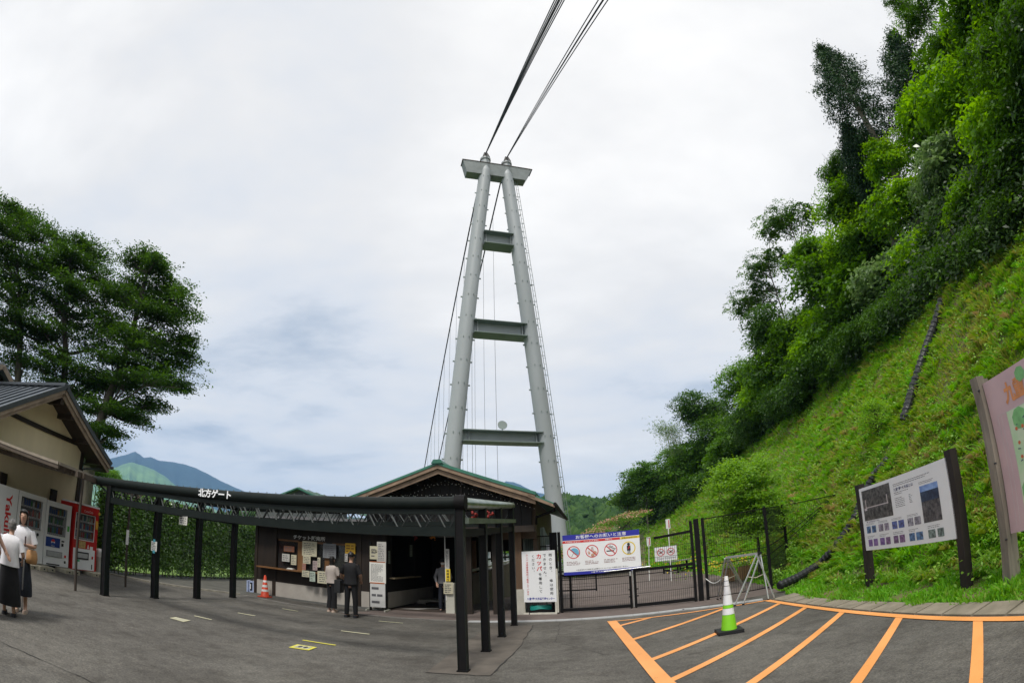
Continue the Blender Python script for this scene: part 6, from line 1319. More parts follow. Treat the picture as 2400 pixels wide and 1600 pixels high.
# right-hand fence climbing the bank
def fence_right():
    f0 = gb_ + Vector((.32, -.1, 0)); f1 = G(1808, 1380); f1.z = 0; f2 = HIT(1848, 1332); t1, t2 = HZ(1788, 1188, f1.x, f1.y), HZ(1828, 1183, f2.x, f2.y); f2.z = 0
    t = thing('wire_fence', 'black wire mesh fence right of the gate, climbing on to the grassy bank', 'fence', tuple(f0)); P = [f0, f1, f2, f2 + Vector((.95, -.25, 0)), f2 + Vector((1.9, -.5, 0))]
    zg = [TZ(p.x, p.y) for p in P]; zt = [2.32, t1, t2, max(t2, zg[3] + .1), max(t2, zg[4] + .05)]
    for p, zb_, z in list(zip(P, zg, zt))[:3]: obj('fence_post', MB().box((p.x, p.y, (zb_ + z) / 2), (.075, .075, z - zb_), -.15), black, t)
    for i in range(4):
        a, b = P[i], P[i + 1]
        for hh in (1.0, .52, .42, .03): obj('fence_rail', MB().bar(a + Vector((0, 0, zg[i] + (zt[i] - zg[i]) * hh - .03 * (hh == 1))), b + Vector((0, 0, zg[i + 1] + (zt[i + 1] - zg[i + 1]) * hh - .03 * (hh == 1))), .022), black, t)
        meshpanel('fence_mesh', t, a, b, zg[i] + .06, zt[i] - .05, (zg[i + 1] + .06, zt[i + 1] - .05), step=.065)
fence_right()
# the big notice on the gate
def notice():
    o = PL(1322, 1347, (1.14, 14.28, 0), (.124, .992, 0)); u = Vector((2.1, -.26, 0)).normalized(); f = Frame((o.x, o.y, 1.09), u, (0, 0, 1)); W, H_ = 2.14, 1.14
    t = thing('notice_board', 'wide blue and white notice board with four round pictograms hung on the wire gate', 'notice board', tuple(o)); mb = MB(); f.slab(mb, 0, 0, W, H_, -.02, 0); obj('panel', mb, plastic_w, t)
    mb = MB(); f.rect(mb, 0, H_ - .155, W, H_, .002); f.rect(mb, 0, 0, W, .085, .002); obj('blue_band', mb, blue, t); mb = MB(); f.rect(mb, 0, H_ - .235, W * .745, H_ - .17, .002); obj('red_band', mb, red, t); mb = MB(); f.rect(mb, W * .75, H_ - .235, W, H_ - .17, .002); obj('yellow_band', mb, yellow, t)
    mb = MB(); f.text(mb, 'お客様へのお願いと注意', .37, H_ - .125, 1.77, H_ - .022, .004, bold=.014); f.text(mb, '九重“夢”大吊橋管理センター', .75, .025, 1.42, .066, .004, bold=.02)
    f.text(mb, '傘は使用できません', .07, H_ - .222, .50, H_ - .185, .004, bold=.02); f.text(mb, 'ペットは入れません', .58, H_ - .222, 1.0, H_ - .185, .004, bold=.02); f.text(mb, '禁煙です!', 1.18, H_ - .222, 1.38, H_ - .185, .004, bold=.02); obj('white_lettering', mb, mat('print_white', (.85, .86, .9), .5), t)
    mb = MB(); f.text(mb, '時間は大丈夫ですか?', 1.66, H_ - .222, 2.08, H_ - .185, .004, bold=.02); f.text(mb, '＊駐車場内での事故又は盗難などについては一切責任を負いません。', .34, .115, 1.78, .15, .004, bold=.006); obj('dark_lettering', mb, ink, t)
    X = (.29, .80, 1.32, 1.82); cy = .64; R_ = .18
    mb = MB()
    for x in X[:3]: f.disc(mb, x, cy, R_, .004, r2=R_ - .022)
    for x in X[:3]: f.seg(mb, x - .125, cy + .12, x + .125, cy - .12, .022, .010)
    obj('red_ring', mb, red, t); mb = MB(); f.disc(mb, X[3], cy, R_ + .01, .004, r2=R_ - .018); obj('yellow_ring', mb, yellow, t)
    mb = MB(); f.disc(mb, X[0] + .02, cy - .01, .13, .006, a0=-35, a1=145, n=14); obj('umbrella_canopy', mb, mat('print_sky', (.15, .45, .65), .5), t); mb = MB(); f.seg(mb, X[0] + .01, cy, X[0] - .06, cy - .13, .01, .006); obj('umbrella_stick', mb, mat('print_grey', (.12, .12, .13)), t)
    an = mat('print_tan', (.62, .35, .24), .5); mb = MB()
    for (x, y, r1) in ((.01, .09, .032), (.01, .03, .045), (-.09, -.02, .035), (.07, -.04, .045), (.03, -.10, .035), (.10, -.09, .03)): f.disc(mb, X[1] + x, cy + y, r1, .006, n=10)
    obj('pets', mb, mat('print_pale', (.66, .52, .50), .5), t); mb = MB(); f.disc(mb, X[1] + .08, cy - .05, .05, .007, n=10); f.disc(mb, X[1] + .01, cy - .11, .045, .007, n=10); f.disc(mb, X[1] - .08, cy - .05, .03, .007, n=8); obj('pets', mb, an, t)
    mb = MB(); f.slab(mb, X[2] - .12, cy - .045, X[2] + .09, cy - .018, .004, .006)
    sm = [(-.03, .12), (-.05, .09), (-.01, .07), (.03, .08), (.02, .05), (.06, .02), (.10, .02), (.11, -.02)]
    for a, b in zip(sm[:-1], sm[1:]): f.seg(mb, X[2] + a[0], cy + a[1], X[2] + b[0], cy + b[1], .010, .006); f.seg(mb, X[2] + a[0] + .03, cy + a[1] + .015, X[2] + b[0] + .03, cy + b[1] + .015, .008, .006)
    x = X[3]; f.disc(mb, x, cy + .11, .040, .006, n=16); f.slab(mb, x - .05, cy - .07, x + .05, cy + .07, .004, .006); f.slab(mb, x - .036, cy - .15, x - .012, cy - .07, .004, .006); f.slab(mb, x + .012, cy - .15, x + .036, cy - .07, .004, .006); f.slab(mb, x - .055, cy - .162, x - .01, cy - .15, .004, .006); f.slab(mb, x + .01, cy - .162, x + .06, cy - .15, .004, .006)
    obj('pictogram', mb, ink, t); mb = MB(); f.seg(mb, x - .02, cy - .03, x + .025, cy + .05, .022, .008); obj('pictogram_sash', mb, red, t)
    mb = MB(); 
    for i, x in enumerate(X): f.lines(mb, x - .20, .27, x + .21, .39, 3, .004, seed=i + 3, th=.35)
    stuff(obj('small_print', mb, mat('print_brown', (.30, .14, .14), .6), t))
notice()
def drone_sign():
    a = PL(1533, 1283, (3.5, 13.95, 0), (.2, .98, 0)); u = Vector((.98, -.2, 0)); f = Frame((a.x, a.y, 0), u, (0, 0, 1)); b = PL(1586, 1281, a, f.n); W = (b - a).dot(u); z1 = a.z; z0 = z1 - .40
    t = thing('drone_sign', 'small white sign with two crossed-out circles hung on the right gate leaf', 'sign', tuple(a)); mb = MB(); f.slab(mb, 0, z0, W, z1, -.01, 0); obj('panel', mb, plastic_w, t)
    mb = MB(); 
    for cx in (W * .28, W * .72): f.disc(mb, cx, z1 - .155, .105, .003, r2=.088); f.seg(mb, cx - .07, z1 - .085, cx + .07, z1 - .225, .014, .006)
    obj('red_ring', mb, red, t); mb = MB()
    for cx in (W * .28, W * .72): f.seg(mb, cx - .06, z1 - .19, cx + .06, z1 - .12, .016, .004); f.seg(mb, cx - .05, z1 - .11, cx + .05, z1 - .2, .012, .004); f.disc(mb, cx, z1 - .155, .025, .005, n=10)
    obj('pictogram', mb, ink, t); mb = MB(); f.text(mb, 'Drone Prohibited', .06, z0 + .05, W - .05, z0 + .10, .003, bold=.0); obj('lettering', mb, mat('print_grey', (.12, .12, .13)), t)
drone_sign()
def rain_sign():
    a = Vector((.06, 14.52, 0)); b = Vector((.97, 14.20, 0)); u = (b - a).normalized(); W = (b - a).length; f = Frame(a, u, (0, 0, 1)); z0, z1 = .36, 1.83
    t = thing('rain_notice', 'white upright standing sign with black and red vertical Japanese lettering beside the gate', 'sign', tuple(a)); fm = mat('cream_frame', (.62, .60, .52), .6)
    mb = MB(); f.slab(mb, 0, z0, W, z1, -.02, .0); obj('panel', mb, plastic_w, t); mb = MB(); f.slab(mb, .0, .02, .05, z0, -.03, 0); f.slab(mb, W - .05, .02, W, z0, -.03, 0); f.slab(mb, 0, .0, W, .05, -.06, .03); f.slab(mb, -.07, 0, -.005, 1.3, -.04, -.01); f.slab(mb, W + .005, .05, W + .05, 1.3, -.04, -.01); obj('stand', mb, fm, t)
    mb = MB(); cell = .125; bx = .005
    f.column(mb, '雨のとき、　傘は使用', W - .13, z1 - .06, cell * .97, .004, bold=bx); f.column(mb, 'できません。', W - .30, z1 - .06, cell * .97, .004, bold=bx); f.column(mb, 'を着用して', W - .44, z1 - .60, cell * .98, .004, bold=bx); f.column(mb, 'ください。', W - .63, z1 - .08, .112, .004, bold=bx); obj('black_lettering', mb, ink, t)
    mb = MB(); f.column(mb, 'カッパ', W - .46, z1 - .06, .175, .004, bold=.025, wd=.165); f.column(mb, 'カッパは特産直売所で販売しています', W - .81, z1 - .07, .0705, .004, bold=.01, wd=.066); obj('red_lettering', mb, red, t)
    mb = MB(); f.text(mb, '九重“夢”大吊橋管理センター', .12, z0 + .06, W - .05, z0 + .135, .004, bold=.02); obj('blue_lettering', mb, blue, t)
    c = f.p(.45, .17, -.22); t = thing('hose_reel', 'coil of teal garden hose lying behind the foot of the rain notice', 'hose', (c.x, c.y, .0)); mb = MB()
    for k in range(4): mb.tube([(.30 * math.cos(a_), .13 * math.sin(a_), .14 + .03 * k + .02 * math.sin(3 * a_)) for a_ in np.linspace(0, 6.28, 20)], .016, 6)
    obj('hose', mb, mat('teal_hose', (.02, .32, .27), .4), t, local=True); obj('hose_stand', MB().box((0, 0, .06), (.7, .3, .12)), black, t, local=True)
rain_sign()
# little items beyond: screen, coloured board, small posts with tags, picnic table
t = thing('mesh_screen', 'grey-green translucent screen standing between the office corner and the tower leg', 'screen', (.55, 15.6, 0)); f = Frame((.15, 15.6, 0), (1, -.15, 0), (0, 0, 1)); mb = MB(); mb.poly([f.p(0, .5, 0), f.p(.86, .5, 0), f.p(.80, 2.15, 0), f.p(.62, 2.55, 0), f.p(0, 2.5, 0)]); obj('sheet', mb, mat('screen_green', (.28, .36, .33), .5, 0, .12, 2, alpha=.75), t); obj('frame', MB().bar(f.p(0, 0), f.p(0, 2.5), .04).bar(f.p(.62, 2.55), f.p(0, 2.52), .04).bar(f.p(.62, 0), f.p(.62, 2.55), .04), galv, t)
t = thing('coloured_board', 'small red, white and yellow board half hidden between rain notice and gate', 'sign', (1.0, 15.2, 0)); f = Frame((.80, 15.2, 0), (1, -.2, 0), (0, 0, 1)); mb = MB(); f.slab(mb, 0, 1.2, .32, 2.0, -.02, 0); obj('panel', mb, plastic_w, t)
mb = MB(); f.rect(mb, .0, 1.72, .32, 1.85, .003); obj('red_stripe', mb, red, t); mb = MB(); f.rect(mb, 0, 1.30, .32, 1.38, .003); obj('yellow_stripe', mb, yellow, t); mb = MB(); f.text(mb, 'のし', .06, 1.42, .24, 1.68, .004); obj('lettering', mb, ink, t); obj('leg', MB().bar(f.p(.16, 0, -.03), f.p(.16, 1.3, -.03), .04), black, t)
for (px0, py0, px1, py1, dd, lab) in ((1519, 1309, 1520, 1264, 26, 'short white post with a small tag just right of the notice board'), (1566, 1252, 1565, 1222, 24, 'thin post with a pinkish tag above the top rail of the gate')):
    a = AT(px0, py0, dd); b = AT(px1, py1, dd); t = thing('tag_post', lab, 'marker post', (a.x, a.y, 0)); obj('post', MB().tube([(a.x, a.y, 0), b], .025, 6), white, t); h_ = .45; obj('tag', MB().box((b.x, b.y, b.z - .1), (.20, .03, h_)), plastic_w, t); obj('tag_stripe', MB().box((b.x + .04, b.y - .02, b.z - .1), (.05, .01, h_ * .8)), mat('pink_print', (.65, .18, .18), .5), t)
p = G(1592, 1340); t = thing('picnic_table', 'dark picnic table with benches on the paving behind the drone sign', 'table', (p.x, p.y, 0), .3)
obj('tabletop', MB().box((0, 0, .72), (1.7, .8, .05)), mat('grey_boards', (.22, .22, .21), .7, 0, .1), t, local=True)
for s_ in (-1, 1): obj('bench', MB().box((0, s_ * .75, .42), (1.7, .28, .05)), mat('grey_boards', (.22, .22, .21)), t, local=True); obj('leg', MB().bar((s_ * .6, 0, 0), (s_ * .6, 0, .7), .1), black, t, local=True); obj('bench_leg', MB().bar((s_ * .6, -.75, .2), (s_ * .6, .75, .2), .08), black, t, local=True); obj('bench_support', MB().bar((s_ * .6, -.75, 0), (s_ * .6, -.75, .4), .08).bar((s_ * .6, .75, 0), (s_ * .6, .75, .4), .08), black, t, local=True)
# planter pots and flowers behind the fence
for i, (px, py, lab) in enumerate(((1708, 1362, 'tan slatted planter box behind the trestle, left one'), (1745, 1358, 'tan slatted planter box behind the trestle, right one'))):
    b = G(px, py); t = thing('planter_box', lab, 'planter', (b.x, b.y, 0), -.2)
    for k in range(3): obj('slat', MB().box((-.14 + .14 * k, -.15, .28), (.13, .03, .52)), mat('tan_wood', (.50, .30, .16), .6, 0, .12, 5, stretch=(1, 1, .2)), t, local=True)
    obj('box', MB().box((0, .02, .26), (.40, .30, .48)), mat('tan_wood', (.50, .30, .16)), t, local=True); P = rng.normal(size=(200, 3)) * np.array([.16, .12, .1]) + np.array([0, 0, .6]); V, F, tt = leaf_quads(P, unit(rng.normal(size=P.shape) + [0, 0, 1]), .07, .6, rng.random(200), rng); soup('plants', V, F, tt, weedm, t); P = rng.normal(size=(40, 3)) * np.array([.16, .12, .06]) + np.array([0, 0, .68]); V, F, tt = leaf_quads(P, unit(rng.normal(size=P.shape)), .05, .9, rng.random(40), rng); soup('blossom', V, F, tt, leafmat('pale_petal', [(0, (.55, .50, .45)), (1, (.75, .72, .68))]), t)
ym = leafmat('yellow_petal', [(0, (.70, .38, .02)), (1, (.80, .62, .05))], .6, .3)
for i, (px, py, lab) in enumerate(((1620, 1325, 'clump of yellow flowers at the foot of the bank behind the gate'), (1675, 1345, 'orange-yellow flowers left of the planter boxes'), (1765, 1330, 'sprinkle of orange flowers on the bank above the planter boxes'))):
    b = HIT(px, py); t = thing('flower_clump', lab, 'flowers', tuple(b)); s_ = .55 + .012 * b.length; n = 260; P = rng.normal(size=(n, 3)) * np.array([s_, s_ * .5, .16]) + np.array([0, 0, .22]); V, F, tt = leaf_quads(P, unit(rng.normal(size=P.shape) * .5 + [0, -.4, 1]), .12, .5, rng.random(n), rng); soup('leaves', V, F, tt, weedm, t)
    P = rng.normal(size=(70, 3)) * np.array([s_, s_ * .5, .12]) + np.array([0, -.1, .42]); V, F, tt = leaf_quads(P, unit(rng.normal(size=P.shape) * .4 + [0, -1, .5]), .09, .9, rng.random(70), rng); soup('blossom', V, F, tt, ym, t)

# ------------------------------------------------------------------ trestle, green-white cone, chain
def trestle():
    zt = 1.16; T1 = PL(1703, 1308, (5.05, 12.2, 0), (.1, .995, 0)); T2 = PL(1778, 1304, (5.35, 11.4, 0), (.1, .995, 0)); T1.z = zt; T2.z = zt
    t = thing('trestle', 'silver aluminium trestle on splayed legs standing behind the green and white cone', 'trestle', ((T1.x + T2.x) / 2, (T1.y + T2.y) / 2, 0))
    obj('top_beam', MB().bar(T1, T2, .10, .05), alum, t)
    for T, ft in ((T1, ((1682, 1405), (1689, 1403), (1752, 1392), (1748, 1385))), (T2, ((1722, 1420), (1742, 1417), (1801, 1406), (1816, 1403)))):
        for k, p in enumerate(ft):
            g_ = G(*p); tp_ = T + Vector(((-.05, .05, .05, -.05)[k], 0, -.02)); lg = obj('leg', MB().bar(g_ + Vector((0, 0, .02)), tp_, .028, .028), alum, t); obj('rubber_foot', MB().box((g_.x, g_.y, .02), (.045, .045, .04)), rubber, lg)
        g0, g1 = G(*ft[0]), G(*ft[2]); a = g0.lerp(T, .55); b = g1.lerp(T, .55); obj('stay_strap', MB().tube([a, a.lerp(b, .5) + Vector((0, 0, -.05)), b], .012, 5), mat('strap_tan', (.45, .42, .32), .6), t)
    obj('end_cap', MB().box(T2 + (T2 - T1).normalized() * .03, (.07, .09, .06)), rubber, t)
    a = G(1722, 1420).lerp(T1, .5); a = G(1682, 1405).lerp(T1, .55); b = gb_ + Vector((.28, -.1, .62)); c = thing('white_chain', 'white plastic chain sagging between the gate post and the trestle', 'chain', tuple(b)); P = [b.lerp(a, q) + Vector((0, 0, -.14 * math.sin(math.pi * q))) for q in np.linspace(0, 1, 25)]
    for k in range(24): obj('link', MB().bar(P[k], P[k + 1], .022 if k % 2 else .012, .012 if k % 2 else .022), white, c)
trestle()
b = G(1709, 1481); t = thing('safety_cone', 'tall lime-green and white safety cone on a black rubber base standing on the orange hatching', 'traffic cone', (b.x, b.y, 0), math.radians(-12)); H_ = 1.0
fr_ = lambda z: .145 + (.03 - .145) * (z / H_)
lime = mat('lime_plastic', (.22, .60, .02), .4, 0, .03); refl = mat('reflective_white', (.74, .75, .76), .3, 0, .04, 30)
obj('base', MB().box((0, 0, .035), (.44, .44, .05)).box((-.16, -.16, .012), (.12, .12, .024)).box((.16, -.16, .012), (.12, .12, .024)).box((-.16, .16, .012), (.12, .12, .024)).box((.16, .16, .012), (.12, .12, .024)), rubber, t, local=True)
for z0, z1, m_, n_ in ((.06, .33, lime, 'lower_body'), (.33, .44, refl, 'lower_band'), (.44, .50, lime, 'middle_body'), (.50, .68, refl, 'upper_band'), (.68, .83, mat('white_sleeve_a', (.70, .70, .72), .35), 'sleeve'), (.83, .92, mat('white_sleeve_b', (.74, .74, .76), .35), 'sleeve'), (.92, 1.0, white, 'tip')):
    obj(n_, MB().lathe((0, 0, 0), [(fr_(z0), z0 + .002), (fr_(z1), z1 - .002)], 24), m_, t, local=True)
for z in (.68, .83, .92): obj('sleeve_seam', MB().lathe((0, 0, 0), [(fr_(z) + .003, z - .003), (fr_(z) + .003, z + .004)], 24), mat('print_grey', (.12, .12, .13)), t, local=True)

# ------------------------------------------------------------------ corrugated drain pipes on the bank
def corr(pts, r, label, step=.035):
    P = [Vector(p) for p in pts]; Q = [];
    L_ = [0]
    for a, b in zip(P[:-1], P[1:]): L_.append(L_[-1] + (b - a).length)
    n = int(L_[-1] / step); rs = []
    for k in range(n + 1):
        s = L_[-1] * k / n; i = max(j for j in range(len(L_)) if L_[j] <= s + 1e-9); i = min(i, len(P) - 2); Q.append(P[i].lerp(P[i + 1], (s - L_[i]) / (L_[i + 1] - L_[i]))); rs.append(r * (1.0 if (k // 2) % 2 else .80))
    for _ in range(6): Q = [Q[0]] + [(Q[k - 1] + Q[k] * 2 + Q[k + 1]) / 4 for k in range(1, n)] + [Q[-1]]
    o = obj('drain_pipe', MB().tube(Q, rs, 12, smooth=False), mat('black_corrugated', (.022, .024, .025), .45, 0, .2, 6)); return tag(o, label, 'pipe')
lo = [(1826, 1390), (1870, 1370), (1920, 1340), (1960, 1300), (1990, 1255), (2008, 1225), (2025, 1180), (2050, 1130), (2075, 1105), (2085, 1090)]
corr([HIT(x, y, .20) for x, y in lo], .12, 'black corrugated drain pipe running down the bank to the kerb, behind the left board post')
hi = [(2122, 1010), (2130, 990), (2143, 940), (2160, 890), (2176, 840), (2198, 780), (2215, 722)]
corr([HIT(x, y, .30) for x, y in hi], .15, 'black corrugated drain pipe coming down the upper bank from the edge of the wood', .05)

# ------------------------------------------------------------------ boards at the right
def board():
    bl, br_ = HIT(2040, 1372), HIT(2266, 1377); t = thing('photo_board', 'white information board with small photographs between two dark brown posts on the grass', 'information board', tuple((bl + br_) / 2))
    tl, tr = HZ(2000, 1124, bl.x, bl.y), HZ(2228, 1072, br_.x, br_.y); th = (tl + tr) / 2; zb_ = (bl.z + br_.z) / 2
    yaw = math.atan2(br_.y - bl.y, br_.x - bl.x)
    for p in (bl, br_): obj('post', MB().box((p.x, p.y, (p.z - .2 + th) / 2), (.15, .15, th - p.z + .2), yaw), mat('brown_black_post', (.028, .020, .017), .7, 0, .25, 5, .002, 30, stretch=(1, 1, .2)), t)
    u = Vector((br_.x - bl.x, br_.y - bl.y, 0)); W = u.length - .16; u.normalize(); nn = Vector((u.y, -u.x, 0)); 
    z1 = (HZ(2020, 1130, bl.x, bl.y) + HZ(2222, 1089, br_.x, br_.y)) / 2; z0 = (HZ(2037, 1278, bl.x, bl.y) + HZ(2244, 1273, br_.x, br_.y)) / 2
    o = Vector((bl.x, bl.y, z0)) + u * .08; f = Frame(o, u, (0, 0, 1)); H_ = z1 - z0
    if f.n.dot(-Vector((bl.x, bl.y, 0))) < 0: f.n = -f.n
    mb = MB(); f.slab(mb, -.03, 0, W + .03, H_, .05, .075); obj('panel', mb, plastic_w, t); Z = .078
    def photo(x0, y0, x1, y1, m, name='photo_print'): q = MB(); f.rect(q, x0 * W, y0 * H_, x1 * W, y1 * H_, Z); obj(name, q, m, t)
    def pm(name, c1, c2, s=9): return mat(name, c1, .4, 0, .1, s, col2=c2)
    photo(.03, .47, .40, .95, pm('bridge_model_photo', (.16, .15, .14), (.012, .012, .012), 14)); q = MB(); f.rect(q, .07 * W, .665 * H_, .36 * W, .68 * H_, Z + .002); f.rect(q, .065 * W, .66 * H_, .075 * W, .80 * H_, Z + .002); f.rect(q, .345 * W, .66 * H_, .355 * W, .80 * H_, Z + .002); f.rect(q, .045 * W, .63 * H_, .08 * W, .67 * H_, Z + .002); obj('bridge_drawing', q, mat('pale_line', (.62, .55, .55), .5), t)
    photo(.72, .27, .90, .55, pm('valley_photo_low', (.16, .15, .15), (.02, .02, .025), 16)); photo(.72, .55, .90, .68, pm('valley_photo_mid', (.05, .08, .14), (.02, .025, .05), 9)); photo(.72, .68, .90, .76, pm('valley_photo_sky', (.30, .45, .75), (.10, .18, .45), 6))
    pal = [((.15, .30, .55), (.03, .03, .05)), ((.45, .40, .50), (.05, .04, .06)), ((.15, .22, .55), (.06, .05, .12)), ((.50, .48, .55), (.04, .04, .05)), ((.30, .18, .40), (.10, .06, .20)), ((.35, .20, .40), (.05, .04, .06))]
    xs = [(.04, .095), (.11, .165), (.20, .26), (.275, .33), (.37, .43), (.445, .51), (.55, .61), (.625, .69)]
    for i, (a, b) in enumerate(xs): c_ = pal[(i // 2) % 6]; photo(a, .27, b, .38, pm('photo_a%d' % i, c_[0], c_[1], 12 + i))
    xs = [(.045, .10), (.115, .17), (.20, .26), (.275, .33), (.37, .425), (.44, .50), (.55, .61), (.625, .695), (.75, .82), (.84, .90)]
    for i, (a, b) in enumerate(xs): c_ = pal[(4 + i // 3) % 6] if i < 8 else ((.30, .38, .36), (.02, .03, .025)); photo(a, .06, b, .17, pm('photo_b%d' % i, c_[0], c_[1], 12 + i))
    q = MB(); f.lines(q, .44 * W, .86 * H_, .92 * W, .91 * H_, 2, Z, seed=1, th=.3); f.lines(q, .44 * W, .74 * H_, .62 * W, .79 * H_, 2, Z, seed=2, th=.3); f.lines(q, .44 * W, .56 * H_, .56 * W, .71 * H_, 6, Z, seed=3, th=.3); f.lines(q, .60 * W, .58 * H_, .64 * W, .71 * H_, 6, Z, seed=4, th=.3); f.lines(q, .72 * W, .78 * H_, .88 * W, .82 * H_, 2, Z, seed=5, th=.3)
    for i, x in enumerate((.04, .20, .37, .55)): f.lines(q, x * W, .395 * H_, (x + .13) * W, .43 * H_, 2, Z, seed=8 + i, th=.3)
    for i, x in enumerate((.04, .20, .37, .55, .75)): f.lines(q, x * W, .185 * H_, (x + .13) * W, .23 * H_, 2, Z, seed=18 + i, th=.3)
    stuff(obj('small_print', q, mat('print_grey', (.12, .12, .13)), t)); q = MB(); f.text(q, '九重“夢”大吊橋とは', .44 * W, .80 * H_, .66 * W, .845 * H_, Z, bold=.01); f.text(q, '“夢”大吊橋のおすすめ', .045 * W, .435 * H_, .22 * W, .46 * H_, Z, bold=.01); obj('lettering', q, mat('print_navy', (.05, .05, .16)), t)
board()
def mapboard():
    b = HIT(2366, 1368); t = thing('map_board', 'large pink-bordered illustrated map board on grey weathered wooden posts at the right edge', 'map board', tuple(b)); zt = HZ(2290, 884, b.x, b.y); 
    d = Vector((-.10, -1.0, 0)).normalized(); 
    for k, off in enumerate((Vector((0, 0, 0)), Vector((.13, .02, -.04)))):
        p = b + off; n = 9; rg = []
        for i in range(n):
            z = b.z - .3 + (zt + off.z - b.z + .3) * i / (n - 1); w = .085 * (1 + .05 * math.sin(i * 1.7 + k)); rg.append([Vector((p.x + sx * w + .012 * math.sin(i), p.y + sy * w * .8, z)) for sx, sy in ((-1, -1), (1, -1), (1, 1), (-1, 1))])
        ps = obj('post', MB().rings(rg, smooth=False), wood_gr, t)
        if k == 0:
            for z in (.93, .58, .22): obj('bolt_head', MB().lathe((p.x - .088, p.y - .06, b.z + (zt - b.z) * z), [(.02, -.01), (.02, .01)], 8), ink, ps)
    z1 = zt - .12; z0 = b.z + (HZ(2381, 1243, b.x + .1, b.y) - b.z); f = Frame(Vector((b.x + .12, b.y - .03, z0)), d, (0, 0, 1)); 
    if f.n.dot(-Vector((b.x, b.y, 0))) < 0: f.n = -f.n
    H_ = z1 - z0; W = 2.9; off = .10; q = MB(); f.slab(q, .06, 0, W, H_, off - .03, off); obj('panel', q, mat('faded_pink_panel', (.58, .42, .43), .6, 0, .08, 2, col2=(.50, .36, .38)), t)
    q = MB(); f.rect(q, .38, .12, W - .3, H_ - .50, off + .003); obj('map_ground', q, mat('map_paper', (.66, .70, .56), .6, 0, .12, 1.6, col2=(.38, .60, .34)), t)
    q = MB()
    for (x0, y0, x1, y1, r_) in ((.55, .5, .9, 1.1, .16), (.6, 1.4, .8, 1.9, .14), (1.2, .8, 1.5, 1.3, .2), (1.1, 1.7, 1.6, 1.9, .15)): f.disc(q, x0, y0, r_, off + .006, n=9); f.disc(q, x1, y1, r_ * .7, off + .006, n=7)
    obj('map_woods', q, mat('map_green', (.24, .55, .22), .6, 0, .15, 8), t); q = MB()
    for k in range(9): f.disc(q, .50 + .12 * (k % 3), H_ - .75 - .18 * (k // 3), .025, off + .008, n=7)
    obj('map_dots', q, mat('map_red', (.65, .18, .08), .6), t)
    q = MB(); f.text(q, '九重', .42, H_ - .42, .82, H_ - .14, off + .004, bold=.05); obj('title_lettering', q, mat('title_orange', (.72, .30, .12), .5), t)
    q = MB(); 
    for x in (.20, .27): f.seg(q, x, .1, x, H_ - .5, .008, off + .003)
    f.seg(q, .2, H_ - .5, W - .3, H_ - .46, .008, off + .003); obj('border_line', q, mat('pale_line', (.62, .55, .55)), t); q = MB()
    rr = random.Random(5)
    for k in range(60): x, y = rr.uniform(.45, 1.6), rr.uniform(.2, H_ - .6); f.seg(q, x, y, x + rr.uniform(.02, .12), y + rr.uniform(-.03, .03), .012, off + .009)
    stuff(obj('map_print', q, mat('print_navy', (.05, .05, .16)), t))
mapboard()

# ------------------------------------------------------------------ people
skin = mat('skin', (.46, .27, .19), .5, 0, .04, 8); hairb = mat('hair_black', (.014, .011, .010), .45, 0, .3, 20, .003, 120); hairg = mat('hair_grey', (.22, .21, .20), .6, 0, .45, 22, .004, 90, col2=(.05, .05, .05))
def skinned(name, V, E, R_, parent, m, root=0):
    me = bpy.data.meshes.new(name); me.from_pydata(V, E, []); o = bpy.data.objects.new(name, me); COL.objects.link(o)
    md = o.modifiers.new('s', 'SKIN'); sb = o.modifiers.new('u', 'SUBSURF'); sb.levels = 1; sb.render_levels = 1
    for i, r_ in enumerate(R_): me.skin_vertices[0].data[i].radius = (r_, r_) if isinstance(r_, (int, float)) else r_
    me.skin_vertices[0].data[root].use_root = True
    dg = bpy.context.evaluated_depsgraph_get(); m2 = bpy.data.meshes.new_from_object(o.evaluated_get(dg)); bpy.data.objects.remove(o)
    m2.materials.clear(); m2.materials.append(m); m2.polygons.foreach_set('use_smooth', [True] * len(m2.polygons)); return link(bpy.data.objects.new(name, m2), parent)
def ell(c, rx, ry, n=14, tilt=0): return [Vector((c[0] + rx * math.cos(2 * math.pi * k / n), c[1] + ry * math.sin(2 * math.pi * k / n), c[2] + tilt * ry * math.sin(2 * math.pi * k / n))) for k in range(n)]
